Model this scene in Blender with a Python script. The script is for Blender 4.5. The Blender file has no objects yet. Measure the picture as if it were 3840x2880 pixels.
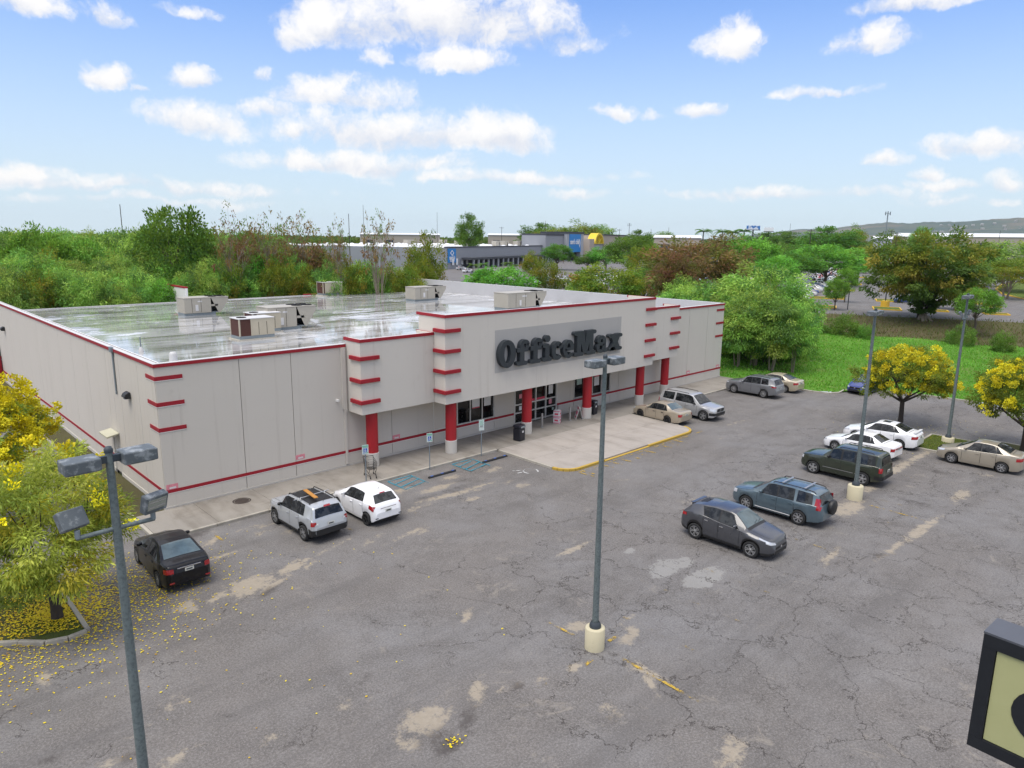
import bpy, bmesh, math, random
import numpy as np
from mathutils import Vector, Matrix

random.seed(7); RNG = np.random.default_rng(7)
SC = bpy.context.scene
COL = SC.collection
PI = math.pi

# ------------------------------------------------------------------ camera
CAM_P = np.array([-10.2869, -34.3063, 12.9828]); YAW, PITCH, ROLL, FPX = 0.7675, 0.2040, 0.0105, 2652.96
def cam_axes():
    cy, sy, cp, sp = math.cos(YAW), math.sin(YAW), math.cos(PITCH), math.sin(PITCH)
    fw = np.array([sy*cp, cy*cp, -sp]); r = np.array([cy, -sy, 0.0]); u = np.cross(r, fw)
    return math.cos(ROLL)*r + math.sin(ROLL)*u, -math.sin(ROLL)*r + math.cos(ROLL)*u, fw
AR, AU, AF = cam_axes()
cam = bpy.data.cameras.new('camera'); cam_o = bpy.data.objects.new('camera', cam); COL.objects.link(cam_o)
cam.sensor_width = 36; cam.sensor_fit = 'HORIZONTAL'; cam.lens = FPX*36/3840; cam.clip_start = 0.1; cam.clip_end = 20000
cam_o.matrix_world = Matrix(((AR[0], AU[0], -AF[0], CAM_P[0]), (AR[1], AU[1], -AF[1], CAM_P[1]), (AR[2], AU[2], -AF[2], CAM_P[2]), (0, 0, 0, 1)))
SC.camera = cam_o
# pixel of the photograph (3840 x 2880) -> direction / point
def ray(px, py): return AF + AR*(px-1920)/FPX - AU*(py-1440)/FPX
def G(px, py, z=0.0):
    d = ray(px, py); t = (z-CAM_P[2])/d[2]; return CAM_P + t*d
def PL(px, py, axis, val):
    d = ray(px, py); t = (val-CAM_P[axis])/d[axis]; return CAM_P + t*d
def at_range(px, rng):
    py = 891+(px-1920)*0.0105; d = ray(px, py); h = d[:2]/np.linalg.norm(d[:2]); return CAM_P[:2] + h*rng
def z_at(px, py, rng):
    d = ray(px, py); return CAM_P[2] + d[2]/np.linalg.norm(d[:2])*rng

# ------------------------------------------------------------------ world, sun, exposure
SUN_EL, SUN_AZ = math.radians(68), math.radians(262)     # azimuth from +y clockwise
W = bpy.data.worlds.new('World'); SC.world = W; W.use_nodes = True
nt = W.node_tree; nt.nodes.clear()
def wn(t, **k):
    n = nt.nodes.new(t)
    for a, b in k.items(): setattr(n, a, b)
    return n
def wmath(op, a, b=None, c=None, clamp=False):
    n = wn('ShaderNodeMath', operation=op, use_clamp=clamp)
    for i, v in enumerate((a, b, c)):
        if v is None: continue
        if isinstance(v, (int, float)): n.inputs[i].default_value = v
        else: nt.links.new(v, n.inputs[i])
    return n.outputs[0]
def wmix(f, a, b):
    n = wn('ShaderNodeMix', data_type='RGBA')
    for s, v in ((0, f), (6, a), (7, b)):
        if isinstance(v, (int, float)): n.inputs[s].default_value = v
        elif isinstance(v, tuple): n.inputs[s].default_value = (*v, 1)
        else: nt.links.new(v, n.inputs[s])
    return n.outputs[2]
def sstep(v, a, b):
    n = wn('ShaderNodeMapRange', interpolation_type='SMOOTHSTEP'); nt.links.new(v, n.inputs[0])
    n.inputs[1].default_value = a; n.inputs[2].default_value = b; return n.outputs[0]
tc = wn('ShaderNodeTexCoord'); DIR = tc.outputs['Generated']
sky = wn('ShaderNodeTexSky', sky_type='NISHITA', sun_disc=False)
sky.sun_elevation = SUN_EL; sky.sun_rotation = SUN_AZ; sky.air_density = 1.0; sky.dust_density = 0.6; sky.ozone_density = 1.6
def wnoise(vec, scale, detail, rough=0.55):
    n = wn('ShaderNodeTexNoise', noise_dimensions='3D'); n.inputs['Scale'].default_value = scale
    n.inputs['Detail'].default_value = detail; n.inputs['Roughness'].default_value = rough
    nt.links.new(vec, n.inputs['Vector']); return n
def vmath(op, a, b):
    n = wn('ShaderNodeVectorMath', operation=op)
    for i, v in enumerate((a, b)):
        if isinstance(v, (tuple, list, np.ndarray)): n.inputs[i].default_value = tuple(v)
        elif isinstance(v, (int, float)): n.inputs[i].default_value = (v, v, v)
        else: nt.links.new(v, n.inputs[i])
    return n
sepd = wn('ShaderNodeSeparateXYZ'); nt.links.new(DIR, sepd.inputs[0]); DZ = sepd.outputs[2]
# the layer flattens towards the horizon: stretch the lookup there
wob = wnoise(DIR, 7.0, 6.0, 0.62)
w1 = vmath('SUBTRACT', wob.outputs['Color'], 0.5); w2 = vmath('MULTIPLY', w1.outputs[0], (0.13, 0.13, 0.06))
WD = vmath('ADD', DIR, w2.outputs[0]).outputs[0]
CLOUDS = [  # centre x, y and half sizes in the photograph at 2212 x 1659, weight
 (950,45,300,70,1.15),(745,55,140,52,1.0),(1180,55,85,62,1.0),(1010,138,110,27,1.0),(640,78,48,30,.9),(1235,100,55,22,.7),
 (240,165,68,30,1.0),(420,172,50,27,1.0),(585,163,30,15,.9),(315,195,18,9,.8),(810,130,26,14,.55),
 (745,212,150,36,.95),(600,238,68,22,.8),(430,262,105,38,.95),(880,285,270,44,1.15),(1095,300,95,38,1.1),(640,285,34,18,.8),(780,350,215,27,1.1),
 (1120,385,220,15,.8),(1250,417,62,13,.65),(310,398,330,19,.8),(60,372,95,27,.9),(1580,92,52,42,.95),(1885,88,78,34,1.0),(1965,5,110,24,1.0),
 (1780,203,105,15,.9),(1330,242,38,20,.95),(1405,245,22,11,.55),(1510,236,50,18,.95),(2130,315,92,28,1.0),(1920,348,50,14,.8),(2010,375,36,13,.9),
 (2195,385,45,22,.9),(1700,420,300,14,.75),(2050,395,92,12,.7),(70,20,62,30,.95),(235,25,58,28,.95),(420,18,45,12,.5),(300,430,330,10,.6),(2080,430,150,10,.6),(1060,5,120,50,1.0)]
acc = None; accg = None
for cx, cy, rx, ry, wt in CLOUDS:
    k = 3840/2212; d = ray(cx*k, cy*k); L = np.linalg.norm(d); d /= L
    u = np.array([d[1], -d[0], 0]); u /= np.linalg.norm(u); v = np.cross(u, d)
    q = math.sqrt(wt); a = rx*k/FPX/L*1.16/q; b = ry*k/FPX/L*1.28/q; d = d/np.linalg.norm(d)
    dx = vmath('DOT_PRODUCT', WD, u/a).outputs['Value']; dy = vmath('DOT_PRODUCT', WD, v/b).outputs['Value']
    dn = wmath('MINIMUM', dy, 0.12)        # flat base
    fr = wmath('SUBTRACT', wt, wmath('MULTIPLY_ADD', dx, dx, wmath('MULTIPLY_ADD', dn, dn, wmath('MULTIPLY', dy, dy))))
    acc = fr if acc is None else wmath('SMOOTH_MAX', acc, fr, 0.25)
    g = wmath('MULTIPLY', wmath('MAXIMUM', fr, 0.0), dy)
    accg = g if accg is None else wmath('ADD', accg, g)
acc = wmath('MAXIMUM', acc, -1.4)
fine = wnoise(WD, 17.0, 9.0, 0.64).outputs['Fac']
dens = wmath('ADD', acc, wmath('MULTIPLY', wmath('SUBTRACT', fine, 0.53), 3.7))
ahead = sstep(vmath('DOT_PRODUCT', DIR, tuple(AF)).outputs['Value'], 0.60, 0.74)
m_in = wmath('MULTIPLY', sstep(dens, -0.22, 1.0), ahead)
# outside the view the same broken cloud goes on, closing overhead
pz = wmath('ADD', wmath('MAXIMUM', DZ, 0.0), 0.16)
pv = wn('ShaderNodeCombineXYZ'); nt.links.new(wmath('DIVIDE', sepd.outputs[0], pz), pv.inputs[0]); nt.links.new(wmath('DIVIDE', sepd.outputs[1], pz), pv.inputs[1])
gen = wnoise(pv.outputs[0], 1.1, 5.0, 0.58).outputs['Fac']
m_gen = wmath('MULTIPLY', sstep(gen, 0.36, 0.58), wmath('SUBTRACT', 1.0, ahead))
mask = wmath('MAXIMUM', m_in, m_gen)
mask = wmath('MULTIPLY', mask, sstep(DZ, 0.0, 0.05))
shade = sstep(wmath('ADD', wmath('MULTIPLY', accg, 1.1), wmath('MULTIPLY', wmath('SUBTRACT', fine, 0.5), 2.2)), -0.75, 0.45)
SKYK = 0.10
skyc = vmath('MULTIPLY', sky.outputs[0], (0.33, 0.60, 1.0)).outputs[0]
# thin haze whitens the lower sky
hz = wmath('MULTIPLY_ADD', sstep(DZ, 0.40, -0.01), 0.87, 0.05)
skyc = wmix(hz, skyc, (3.45, 4.0, 4.3))
cl = wmix(shade, (3.45, 3.6, 4.05), (4.95, 4.85, 4.75))
lift = wmath('MULTIPLY_ADD', sstep(DZ, 0.30, 0.85), 0.65, 1.0)      # cloud is brighter overhead than near the horizon
lv = wn('ShaderNodeVectorMath', operation='SCALE'); nt.links.new(cl, lv.inputs[0]); nt.links.new(lift, lv.inputs[3]); cl = lv.outputs[0]
fin = wmix(wmath('MULTIPLY', mask, 0.95), skyc, cl)
bg = wn('ShaderNodeBackground'); bg.inputs[1].default_value = SKYK; nt.links.new(fin, bg.inputs[0])
wo = wn('ShaderNodeOutputWorld'); nt.links.new(bg.outputs[0], wo.inputs[0])
W.cycles.sampling_method = 'MANUAL'; W.cycles.sample_map_resolution = 512

sun = bpy.data.lights.new('sun', 'SUN'); sun.energy = 1.5; sun.angle = math.radians(40); sun.color = (1.0, 0.93, 0.83)
sun_o = bpy.data.objects.new('sun', sun); COL.objects.link(sun_o)
sd = Vector((math.sin(SUN_AZ)*math.cos(SUN_EL), math.cos(SUN_AZ)*math.cos(SUN_EL), math.sin(SUN_EL)))
sun_o.rotation_euler = sd.to_track_quat('Z', 'Y').to_euler(); sun_o.location = (0, -20, 60)
SC.view_settings.view_transform = 'Standard'; SC.view_settings.look = 'None'; SC.view_settings.gamma = 1.0
SC.view_settings.use_curve_mapping = False; SC.view_settings.exposure = 1.10
SC.cycles.max_bounces = 6; SC.cycles.diffuse_bounces = 3; SC.cycles.glossy_bounces = 3; SC.cycles.transmission_bounces = 3
SC.cycles.transparent_max_bounces = 6; SC.cycles.caustics_reflective = False; SC.cycles.caustics_refractive = False

# ------------------------------------------------------------------ helpers
def link(o, parent=None):
    COL.objects.link(o)
    if parent is not None: o.parent = parent
    return o
def tag(o, label=None, cat=None, group=None, kind=None):
    if label: o['label'] = label
    if cat: o['category'] = cat
    if group: o['group'] = group
    if kind: o['kind'] = kind
    return o
def empty(name, loc=(0, 0, 0), rz=0.0, label=None, cat=None, group=None):
    o = bpy.data.objects.new(name, None); o.location = loc; o.rotation_euler = (0, 0, rz); o.empty_display_size = 0.2
    COL.objects.link(o); return tag(o, label, cat, group)
class MB:
    def __init__(s): s.v = []; s.f = []; s.m = []; s.sm = []
    def add(s, vs, fs, m=0, smooth=False):
        b = len(s.v); s.v += [tuple(p) for p in vs]
        for f in fs: s.f.append(tuple(i+b for i in f)); s.m.append(m); s.sm.append(smooth)
        return s
    def box(s, x0, x1, y0, y1, z0, z1, m=0):
        vs = [(x, y, z) for z in (z0, z1) for y in (y0, y1) for x in (x0, x1)]
        return s.add(vs, [(0, 2, 3, 1), (4, 5, 7, 6), (0, 1, 5, 4), (2, 6, 7, 3), (0, 4, 6, 2), (1, 3, 7, 5)], m)
    def obox(s, c, d, rz=0, rx=0, ry=0, m=0):
        M = Matrix.Rotation(rz, 3, 'Z') @ Matrix.Rotation(ry, 3, 'Y') @ Matrix.Rotation(rx, 3, 'X')
        vs = [tuple(M @ Vector((x*d[0]/2, y*d[1]/2, z*d[2]/2)) + Vector(c)) for z in (-1, 1) for y in (-1, 1) for x in (-1, 1)]
        return s.add(vs, [(0, 2, 3, 1), (4, 5, 7, 6), (0, 1, 5, 4), (2, 6, 7, 3), (0, 4, 6, 2), (1, 3, 7, 5)], m)
    def tube(s, pts, rad, n=8, m=0, smooth=True, cap=True):
        pts = [Vector(p) for p in pts]; rad = list(rad) if hasattr(rad, '__len__') else [rad]*len(pts)
        vs = []; fs = []
        for i, p in enumerate(pts):
            t = (pts[min(i+1, len(pts)-1)] - pts[max(i-1, 0)]).normalized()
            a = t.orthogonal().normalized() if i == 0 else (a - t*a.dot(t)).normalized()
            b = t.cross(a)
            for k in range(n):
                w = 2*PI*k/n; vs.append(tuple(p + (a*math.cos(w) + b*math.sin(w))*rad[i]))
        for i in range(len(pts)-1):
            for k in range(n):
                k2 = (k+1) % n; fs.append((i*n+k, i*n+k2, (i+1)*n+k2, (i+1)*n+k))
        s.add(vs, fs, m, smooth)
        if cap: s.add(vs[:n], [tuple(range(n))[::-1]], m); s.add(vs[-n:], [tuple(range(n))], m)
        return s
    def cyl(s, c, r, z0, z1, n=16, m=0, r2=None):
        return s.tube([(c[0], c[1], z0), (c[0], c[1], z1)], [r, r if r2 is None else r2], n, m)
    def lathe(s, prof, n=20, c=(0, 0, 0), m=0, axis='z', closed=False):
        vs = []; fs = []
        for r, z in prof:
            for k in range(n):
                w = 2*PI*k/n; p = (r*math.cos(w), r*math.sin(w), z)
                if axis == 'y': p = (p[0], p[2], p[1])
                if axis == 'x': p = (p[2], p[0], p[1])
                vs.append((p[0]+c[0], p[1]+c[1], p[2]+c[2]))
        for i in range(len(prof)-1):
            for k in range(n):
                k2 = (k+1) % n; fs.append((i*n+k, i*n+k2, (i+1)*n+k2, (i+1)*n+k))
        return s.add(vs, fs, m, True)
    def prism(s, poly, z0, z1, m=0, top_m=None):
        n = len(poly); vs = [(p[0], p[1], z0) for p in poly] + [(p[0], p[1], z1) for p in poly]
        s.add(vs, [tuple(range(n))[::-1]] + [(i, (i+1) % n, n+(i+1) % n, n+i) for i in range(n)], m)
        b = len(s.v)-2*n; s.f.append(tuple(b+n+i for i in range(n))); s.m.append(m if top_m is None else top_m); s.sm.append(False)
        return s
    def mesh(s, name, mats):
        me = bpy.data.meshes.new(name); me.from_pydata(s.v, [], s.f)
        for m in (mats if isinstance(mats, (list, tuple)) else [mats]): me.materials.append(m)
        me.polygons.foreach_set('material_index', s.m); me.polygons.foreach_set('use_smooth', s.sm); me.update()
        return me
    def build(s, name, mats, parent=None, loc=None, rz=None, bevel=0, sharp=None):
        me = s.mesh(name, mats)
        if sharp: 
            me.polygons.foreach_set('use_smooth', [True]*len(me.polygons)); me.set_sharp_from_angle(angle=math.radians(sharp))
        o = bpy.data.objects.new(name, me); link(o, parent)
        if loc is not None: o.location = loc
        if rz is not None: o.rotation_euler = (0, 0, rz)
        if bevel:
            b = o.modifiers.new('bevel', 'BEVEL'); b.width = bevel; b.segments = 2; b.limit_method = 'ANGLE'; b.angle_limit = math.radians(40)
        return o
def np_mesh(name, verts, faces, mat, tint=None, smooth=False):
    """fast mesh from arrays, faces (n,4) or (n,3)"""
    me = bpy.data.meshes.new(name); verts = np.asarray(verts, np.float32); faces = np.asarray(faces, np.int32)
    nv, (nf, k) = len(verts), faces.shape
    me.vertices.add(nv); me.vertices.foreach_set('co', verts.ravel())
    me.loops.add(nf*k); me.loops.foreach_set('vertex_index', faces.ravel())
    me.polygons.add(nf); me.polygons.foreach_set('loop_start', np.arange(0, nf*k, k, dtype=np.int32))
    if smooth: me.polygons.foreach_set('use_smooth', np.ones(nf, bool))
    if tint is not None:
        at = me.attributes.new('tint', 'FLOAT_COLOR', 'POINT')
        c = np.ones((nv, 4), np.float32); c[:, :3] = tint; at.data.foreach_set('color', c.ravel())
    me.materials.append(mat); me.update(calc_edges=True); return me
def copy_tree(o, parent=None):
    c = o.copy(); COL.objects.link(c); c.parent = parent
    for ch in list(o.children): copy_tree(ch, c)
    return c

# ------------------------------------------------------------------ materials
class NT:
    def __init__(s, name):
        s.mat = bpy.data.materials.new(name); s.mat.use_nodes = True; s.t = s.mat.node_tree; s.t.nodes.clear()
        s.out = s.n('ShaderNodeOutputMaterial')
        s.geo = None
    def n(s, t, **k):
        x = s.t.nodes.new(t)
        for a, b in k.items(): setattr(x, a, b)
        return x
    def setin(s, sock, v):
        if v is None: return
        if isinstance(v, bpy.types.NodeSocket): s.t.links.new(v, sock)
        elif isinstance(v, (tuple, list)) and len(v) == 3 and sock.type == 'RGBA': sock.default_value = (*v, 1)
        else: sock.default_value = v
    def pos(s):
        if s.geo is None: s.geo = s.n('ShaderNodeNewGeometry')
        return s.geo.outputs['Position']
    def obj(s): return s.n('ShaderNodeTexCoord').outputs['Object']
    def noise(s, scale, detail=4, rough=.55, vec=None, dist=0, out='Fac'):
        x = s.n('ShaderNodeTexNoise'); s.setin(x.inputs['Vector'], vec if vec is not None else s.pos())
        x.inputs['Scale'].default_value = scale; x.inputs['Detail'].default_value = detail; x.inputs['Roughness'].default_value = rough
        x.inputs['Distortion'].default_value = dist; return x.outputs[out]
    def math(s, op, a, b=None, c=None, clamp=False):
        x = s.n('ShaderNodeMath', operation=op, use_clamp=clamp)
        for i, v in enumerate((a, b, c)): s.setin(x.inputs[i], v)
        return x.outputs[0]
    def step(s, v, a, b, lo=0., hi=1.):
        x = s.n('ShaderNodeMapRange', interpolation_type='SMOOTHSTEP'); s.setin(x.inputs[0], v)
        for i, q in enumerate((a, b, lo, hi)): x.inputs[i+1].default_value = q
        return x.outputs[0]
    def mix(s, f, a, b, mode='MIX'):
        x = s.n('ShaderNodeMix', data_type='RGBA', blend_type=mode)
        s.setin(x.inputs[0], f); s.setin(x.inputs[6], a); s.setin(x.inputs[7], b); return x.outputs[2]
    def scale(s, vec, v):
        x = s.n('ShaderNodeVectorMath', operation='MULTIPLY'); s.setin(x.inputs[0], vec); x.inputs[1].default_value = v; return x.outputs[0]
    def attr(s, name, out='Fac'):
        x = s.n('ShaderNodeAttribute', attribute_name=name); return x.outputs[out]
    def bump(s, h, strength=.3, dist=.02):
        x = s.n('ShaderNodeBump'); x.inputs['Strength'].default_value = strength; x.inputs['Distance'].default_value = dist
        s.setin(x.inputs['Height'], h); return x.outputs[0]
    def principled(s, col, rough=.6, metal=0, spec=.5, normal=None, coat=0, emis=None, estr=0, trans=0):
        b = s.n('ShaderNodeBsdfPrincipled'); s.setin(b.inputs['Base Color'], col); s.setin(b.inputs['Roughness'], rough)
        s.setin(b.inputs['Metallic'], metal); s.setin(b.inputs['Specular IOR Level'], spec); s.setin(b.inputs['Normal'], normal)
        b.inputs['Coat Weight'].default_value = coat; b.inputs['Coat Roughness'].default_value = .05
        if emis: b.inputs['Emission Color'].default_value = (*emis, 1); b.inputs['Emission Strength'].default_value = estr
        s.t.links.new(b.outputs[0], s.out.inputs[0]); return b
    def done(s): return s.mat
def C3(c, k): return tuple(min(1, x*k) for x in c)
def simple(name, col, rough=.6, metal=0, var=.12, vs=2.0, spec=.5, bump=0, bs=60, coat=0, fine=.0, fs=40, local=False):
    m = NT(name); vec = m.obj() if local else None
    c = m.mix(m.noise(vs, 5, .6, vec), C3(col, 1-var), C3(col, 1+var))
    if fine: c = m.mix(m.step(m.noise(fs, 3, .6, vec), .45, .62), c, m.mix(fine, c, C3(col, .45)))
    nrm = m.bump(m.noise(bs, 4, .6, vec), bump, .01) if bump else None
    m.principled(c, rough, metal, spec, nrm, coat); return m.done()
def streaked(name, col, dirt, amt=.35, rough=.8, bumpy=.15, scale=1.0):
    """painted wall with rain streaks and blotches"""
    m = NT(name); p = m.pos()
    big = m.noise(.45*scale, 5, .6); mid = m.noise(2.2*scale, 6, .65)
    st = m.noise(1.0, 6, .6, m.scale(p, (3.2*scale, 3.2*scale, .13)))
    c = m.mix(big, C3(col, .97), C3(col, 1.03))
    c = m.mix(m.math('MULTIPLY', m.step(st, .54, .82), amt*.5), c, dirt)
    c = m.mix(m.math('MULTIPLY', m.step(mid, .58, .82), amt*.4), c, C3(dirt, 1.1))
    m.principled(c, rough, 0, .35, m.bump(m.noise(28, 5, .65), bumpy, .01)); return m.done()
def paint(name, col, metal=.0, rough=.28, coat=.8):
    m = NT(name); vec = m.obj()
    dust = m.noise(6, 5, .65, vec)
    lum = .3*col[0]+.5*col[1]+.2*col[2]; c = m.mix(m.math('MULTIPLY', m.step(dust, .45, .8), .03+.12*min(1, lum*2)), col, (.32, .30, .27))
    r = m.math('MULTIPLY_ADD', dust, .16, rough-.06)
    m.principled(c, r, metal*.6, .5 if coat > .5 else .2, None, coat); return m.done()
def leaf_mat(name, trans=.42, hue_var=.12):
    m = NT(name); oi = m.n('ShaderNodeObjectInfo')
    t = m.attr('tint', 'Color')
    hs = m.n('ShaderNodeHueSaturation'); m.setin(hs.inputs['Color'], t)
    m.setin(hs.inputs['Value'], m.math('MULTIPLY_ADD', oi.outputs['Random'], .40, .92))
    m.setin(hs.inputs['Hue'], m.math('MULTIPLY_ADD', oi.outputs['Random'], hue_var*.25, .5-hue_var*.125))
    b = m.n('ShaderNodeBsdfPrincipled'); m.setin(b.inputs['Base Color'], hs.outputs[0]); b.inputs['Roughness'].default_value = .6; b.inputs['Specular IOR Level'].default_value = .25
    tr = m.n('ShaderNodeBsdfTranslucent'); m.setin(tr.inputs[0], m.mix(.35, hs.outputs[0], (.35, .5, .04)))
    mx = m.n('ShaderNodeMixShader'); mx.inputs[0].default_value = trans
    m.t.links.new(b.outputs[0], mx.inputs[1]); m.t.links.new(tr.outputs[0], mx.inputs[2]); m.t.links.new(mx.outputs[0], m.out.inputs[0])
    return m.done()
WALL = (.56, .52, .46); RED = (.30, .012, .022)
M = {}
M['wall'] = streaked('painted_wall', WALL, (.33, .285, .235), .75)
M['canopy'] = streaked('painted_canopy', (.59, .55, .49), (.32, .27, .21), .7)
M['wall_back'] = simple('joint_shadow', (.12, .11, .10), .9)
M['plinth'] = streaked('wall_plinth', (.52, .49, .44), (.26, .22, .18), .5)
M['red'] = streaked('red_paint', RED, (.15, .02, .02), .28, .55, .1)
M['redcol'] = streaked('red_column_paint', (.36, .016, .022), (.20, .02, .02), .3, .5, .3)
M['white'] = simple('white_paint', (.74, .73, .70), .55, var=.06)
M['colbase'] = streaked('column_base_paint', (.54, .51, .46), (.34, .29, .22), .45)
M['alu'] = simple('aluminium_frame', (.62, .61, .58), .4, .3, .06)
M['glass'] = (lambda m: (m.principled(m.mix(m.step(m.noise(1.4, 4, .6), .5, .75), (.004, .005, .006), (.030, .028, .027)), .08, 0, .28), m.done())[1])(NT('dark_window_glass'))
M['carglass'] = (lambda m: (m.principled(m.mix(m.step(m.noise(3.2, 3, .6, m.obj()), .42, .6), (.006, .008, .010), (.035, .038, .04)), .05, 0, .42), m.done())[1])(NT('car_glass'))
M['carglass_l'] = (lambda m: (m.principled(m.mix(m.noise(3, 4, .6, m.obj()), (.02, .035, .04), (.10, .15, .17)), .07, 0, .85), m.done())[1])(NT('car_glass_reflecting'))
M['black'] = simple('black_plastic', (.012, .012, .013), .5, 0, .2)
M['tyre'] = simple('tyre_rubber', (.016, .016, .016), .85, 0, .3, 12)
M['rim'] = simple('wheel_alloy', (.42, .42, .42), .35, .7, .1)
M['rimdark'] = simple('wheel_well', (.014, .014, .014), .8)
M['chrome'] = simple('chrome', (.65, .65, .66), .2, .9, .05)
M['tail'] = (lambda m: (m.principled((.30, .006, .010), .15, 0, .6, None, .6), m.done())[1])(NT('tail_lamp_red'))
M['lampc'] = (lambda m: (m.principled((.55, .57, .60), .12, .2, .6, None, .6), m.done())[1])(NT('head_lamp_clear'))
M['amber'] = simple('amber_lens', (.55, .16, .02), .2)
M['plate'] = simple('licence_plate', (.55, .55, .50), .4, 0, .25, 30, local=True)
M['galv'] = simple('galvanised_steel', (.25, .29, .31), .5, .45, .22, 5, bump=.1, bs=30)
M['conc'] = streaked('concrete_pale', (.46, .43, .36), (.22, .20, .16), .4, .85, .3)

# ------------------------------------------------------------------ ground materials
def asphalt(name, detail):
    m = NT(name); p = m.pos()
    big = m.noise(.12, 5, .6); mid = m.noise(.8, 6, .65); fn = m.noise(55, 3, .7); gr = m.noise(16, 5, .75)
    c = m.mix(m.step(big, .36, .64), (.136, .122, .111), (.160, .154, .152)); c = m.mix(m.math('MULTIPLY', m.step(m.noise(.33, 6, .7, dist=.8), .42, .70), .65), c, (.086, .077, .070)); c = m.mix(m.math('MULTIPLY', m.step(m.noise(.21, 5, .7, dist=.6), .52, .72), .55), c, (.19, .18, .172))
    c = m.mix(m.math('MULTIPLY', m.step(mid, .42, .72), .6), c, (.096, .087, .080))
    c = m.mix(m.math('MULTIPLY', m.step(fn, .38, .66), .7), c, m.mix(m.step(gr, .34, .66), (.062, .058, .055), (.32, .305, .29)))
    lane = m.noise(1.0, 5, .65, m.scale(p, (.05, .55, 1)))
    c = m.mix(m.math('MULTIPLY', m.step(lane, .48, .66), .35), c, (.088, .082, .079))
    h = m.math('MULTIPLY', fn, .6)
    rough = .82
    if detail:
        # crack network, warped; shows where the 'crack' weight is high
        wv = m.n('ShaderNodeVectorMath', operation='ADD'); m.setin(wv.inputs[0], p)
        wn2 = m.n('ShaderNodeVectorMath', operation='SCALE'); m.setin(wn2.inputs[0], m.noise(.9, 5, .65, out='Color')); wn2.inputs[3].default_value = 2.6
        m.setin(wv.inputs[1], wn2.outputs[0])
        def vor(sc):
            v = m.n('ShaderNodeTexVoronoi', feature='DISTANCE_TO_EDGE', voronoi_dimensions='2D'); m.setin(v.inputs['Vector'], wv.outputs[0]); v.inputs['Scale'].default_value = sc
            return v.outputs['Distance']
        ck = m.attr('crack')
        gate = m.step(m.math('ADD', m.noise(.5, 4, .65), m.math('MULTIPLY', ck, .22)), .50, .60)
        e1 = m.math('MULTIPLY', m.step(vor(.30), .0095, .0025), gate)
        gate2 = m.step(m.math('ADD', m.noise(.55, 3, .6), m.math('MULTIPLY', ck, .16)), .58, .68)
        e2 = m.math('MULTIPLY', m.step(vor(.8), .014, .003), gate2)
        cr = m.math('MAXIMUM', e1, m.math('MULTIPLY', e2, .8))
        sd_ = m.attr('sand'); dk = m.attr('stain'); pale = m.attr('pale')
        ns = m.math('ADD', m.noise(2.6, 6, .7), m.math('MULTIPLY', m.noise(14, 4, .7), .35))
        sand = m.step(m.math('ADD', sd_, m.math('MULTIPLY', m.math('SUBTRACT', ns, .68), 2.0)), .34, .78)
        c = m.mix(m.math('MULTIPLY', sand, .78), c, m.mix(m.noise(6, 4, .7), (.25, .205, .145), (.38, .335, .265)))
        sc = m.step(m.math('ADD', m.noise(1.1, 7, .75, dist=1.2), m.math('MULTIPLY', m.noise(.17, 3, .6), .35)), .76, .90)
        c = m.mix(m.math('MULTIPLY', sc, .5), c, (.27, .24, .20))
        ps = m.step(m.math('ADD', pale, m.math('MULTIPLY', m.math('SUBTRACT', ns, .68), 1.0)), .42, .58)
        c = m.mix(m.math('MULTIPLY', ps, .62), c, (.27, .265, .25))
        ds = m.step(m.math('ADD', dk, m.math('MULTIPLY', m.math('SUBTRACT', ns, .68), 1.9)), .28, .95)
        c = m.mix(m.math('MULTIPLY', ds, .66), c, (.050, .042, .038))
        c = m.mix(m.math('MULTIPLY', cr, .85), c, (.045, .038, .034))
        h = m.math('SUBTRACT', h, m.math('MULTIPLY', cr, 2.0))
    m.principled(c, rough, 0, .3, m.bump(h, .45, .012)); return m.done()
M['asphalt'] = asphalt('asphalt_worn', True); M['asphalt_far'] = asphalt('asphalt_far', False)
def concrete(name, a, b, dirt):
    m = NT(name); p = m.pos()
    c = m.mix(m.noise(.5, 6, .65), a, b)
    c = m.mix(m.math('MULTIPLY', m.step(m.noise(.7, 7, .65, dist=.4), .46, .74), .5), c, dirt)
    st = m.noise(1.0, 5, .6, m.scale(p, (1.1, .22, 1.0)))
    c = m.mix(m.math('MULTIPLY', m.step(st, .46, .74), .5), c, C3(dirt, .85))
    c = m.mix(m.math('MULTIPLY', m.step(m.noise(30, 3, .7), .5, .8), .3), c, C3(dirt, .6))
    m.principled(c, .85, 0, .3, m.bump(m.noise(40, 5, .7), .25, .01)); return m.done()
M['walk'] = concrete('sidewalk_concrete', (.23, .213, .188), (.30, .275, .24), (.14, .12, .095))
M['apron'] = concrete('apron_concrete', (.31, .282, .255), (.375, .338, .30), (.22, .195, .165))
M['kerb'] = concrete('kerb_concrete', (.34, .315, .27), (.44, .41, .35), (.15, .13, .105))
def worn(name, col, keep_lo, keep_hi, under=(.12, .115, .11)):
    m = NT(name); n1 = m.math('ADD', m.math('MULTIPLY', m.noise(1.6, 5, .7), .6), m.math('MULTIPLY', m.noise(11, 5, .75), .4))
    b = m.principled(m.mix(m.noise(7, 4, .7), C3(col, .75), col), .75)
    tr = m.n('ShaderNodeBsdfTransparent'); mx = m.n('ShaderNodeMixShader')
    m.setin(mx.inputs[0], m.step(n1, keep_lo, keep_hi)); m.t.links.new(tr.outputs[0], mx.inputs[1]); m.t.links.new(b.outputs[0], mx.inputs[2])
    m.t.links.new(mx.outputs[0], m.out.inputs[0]); return m.done()
M['yline'] = worn('worn_yellow_line', (.50, .33, .04), .47, .58)
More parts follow.
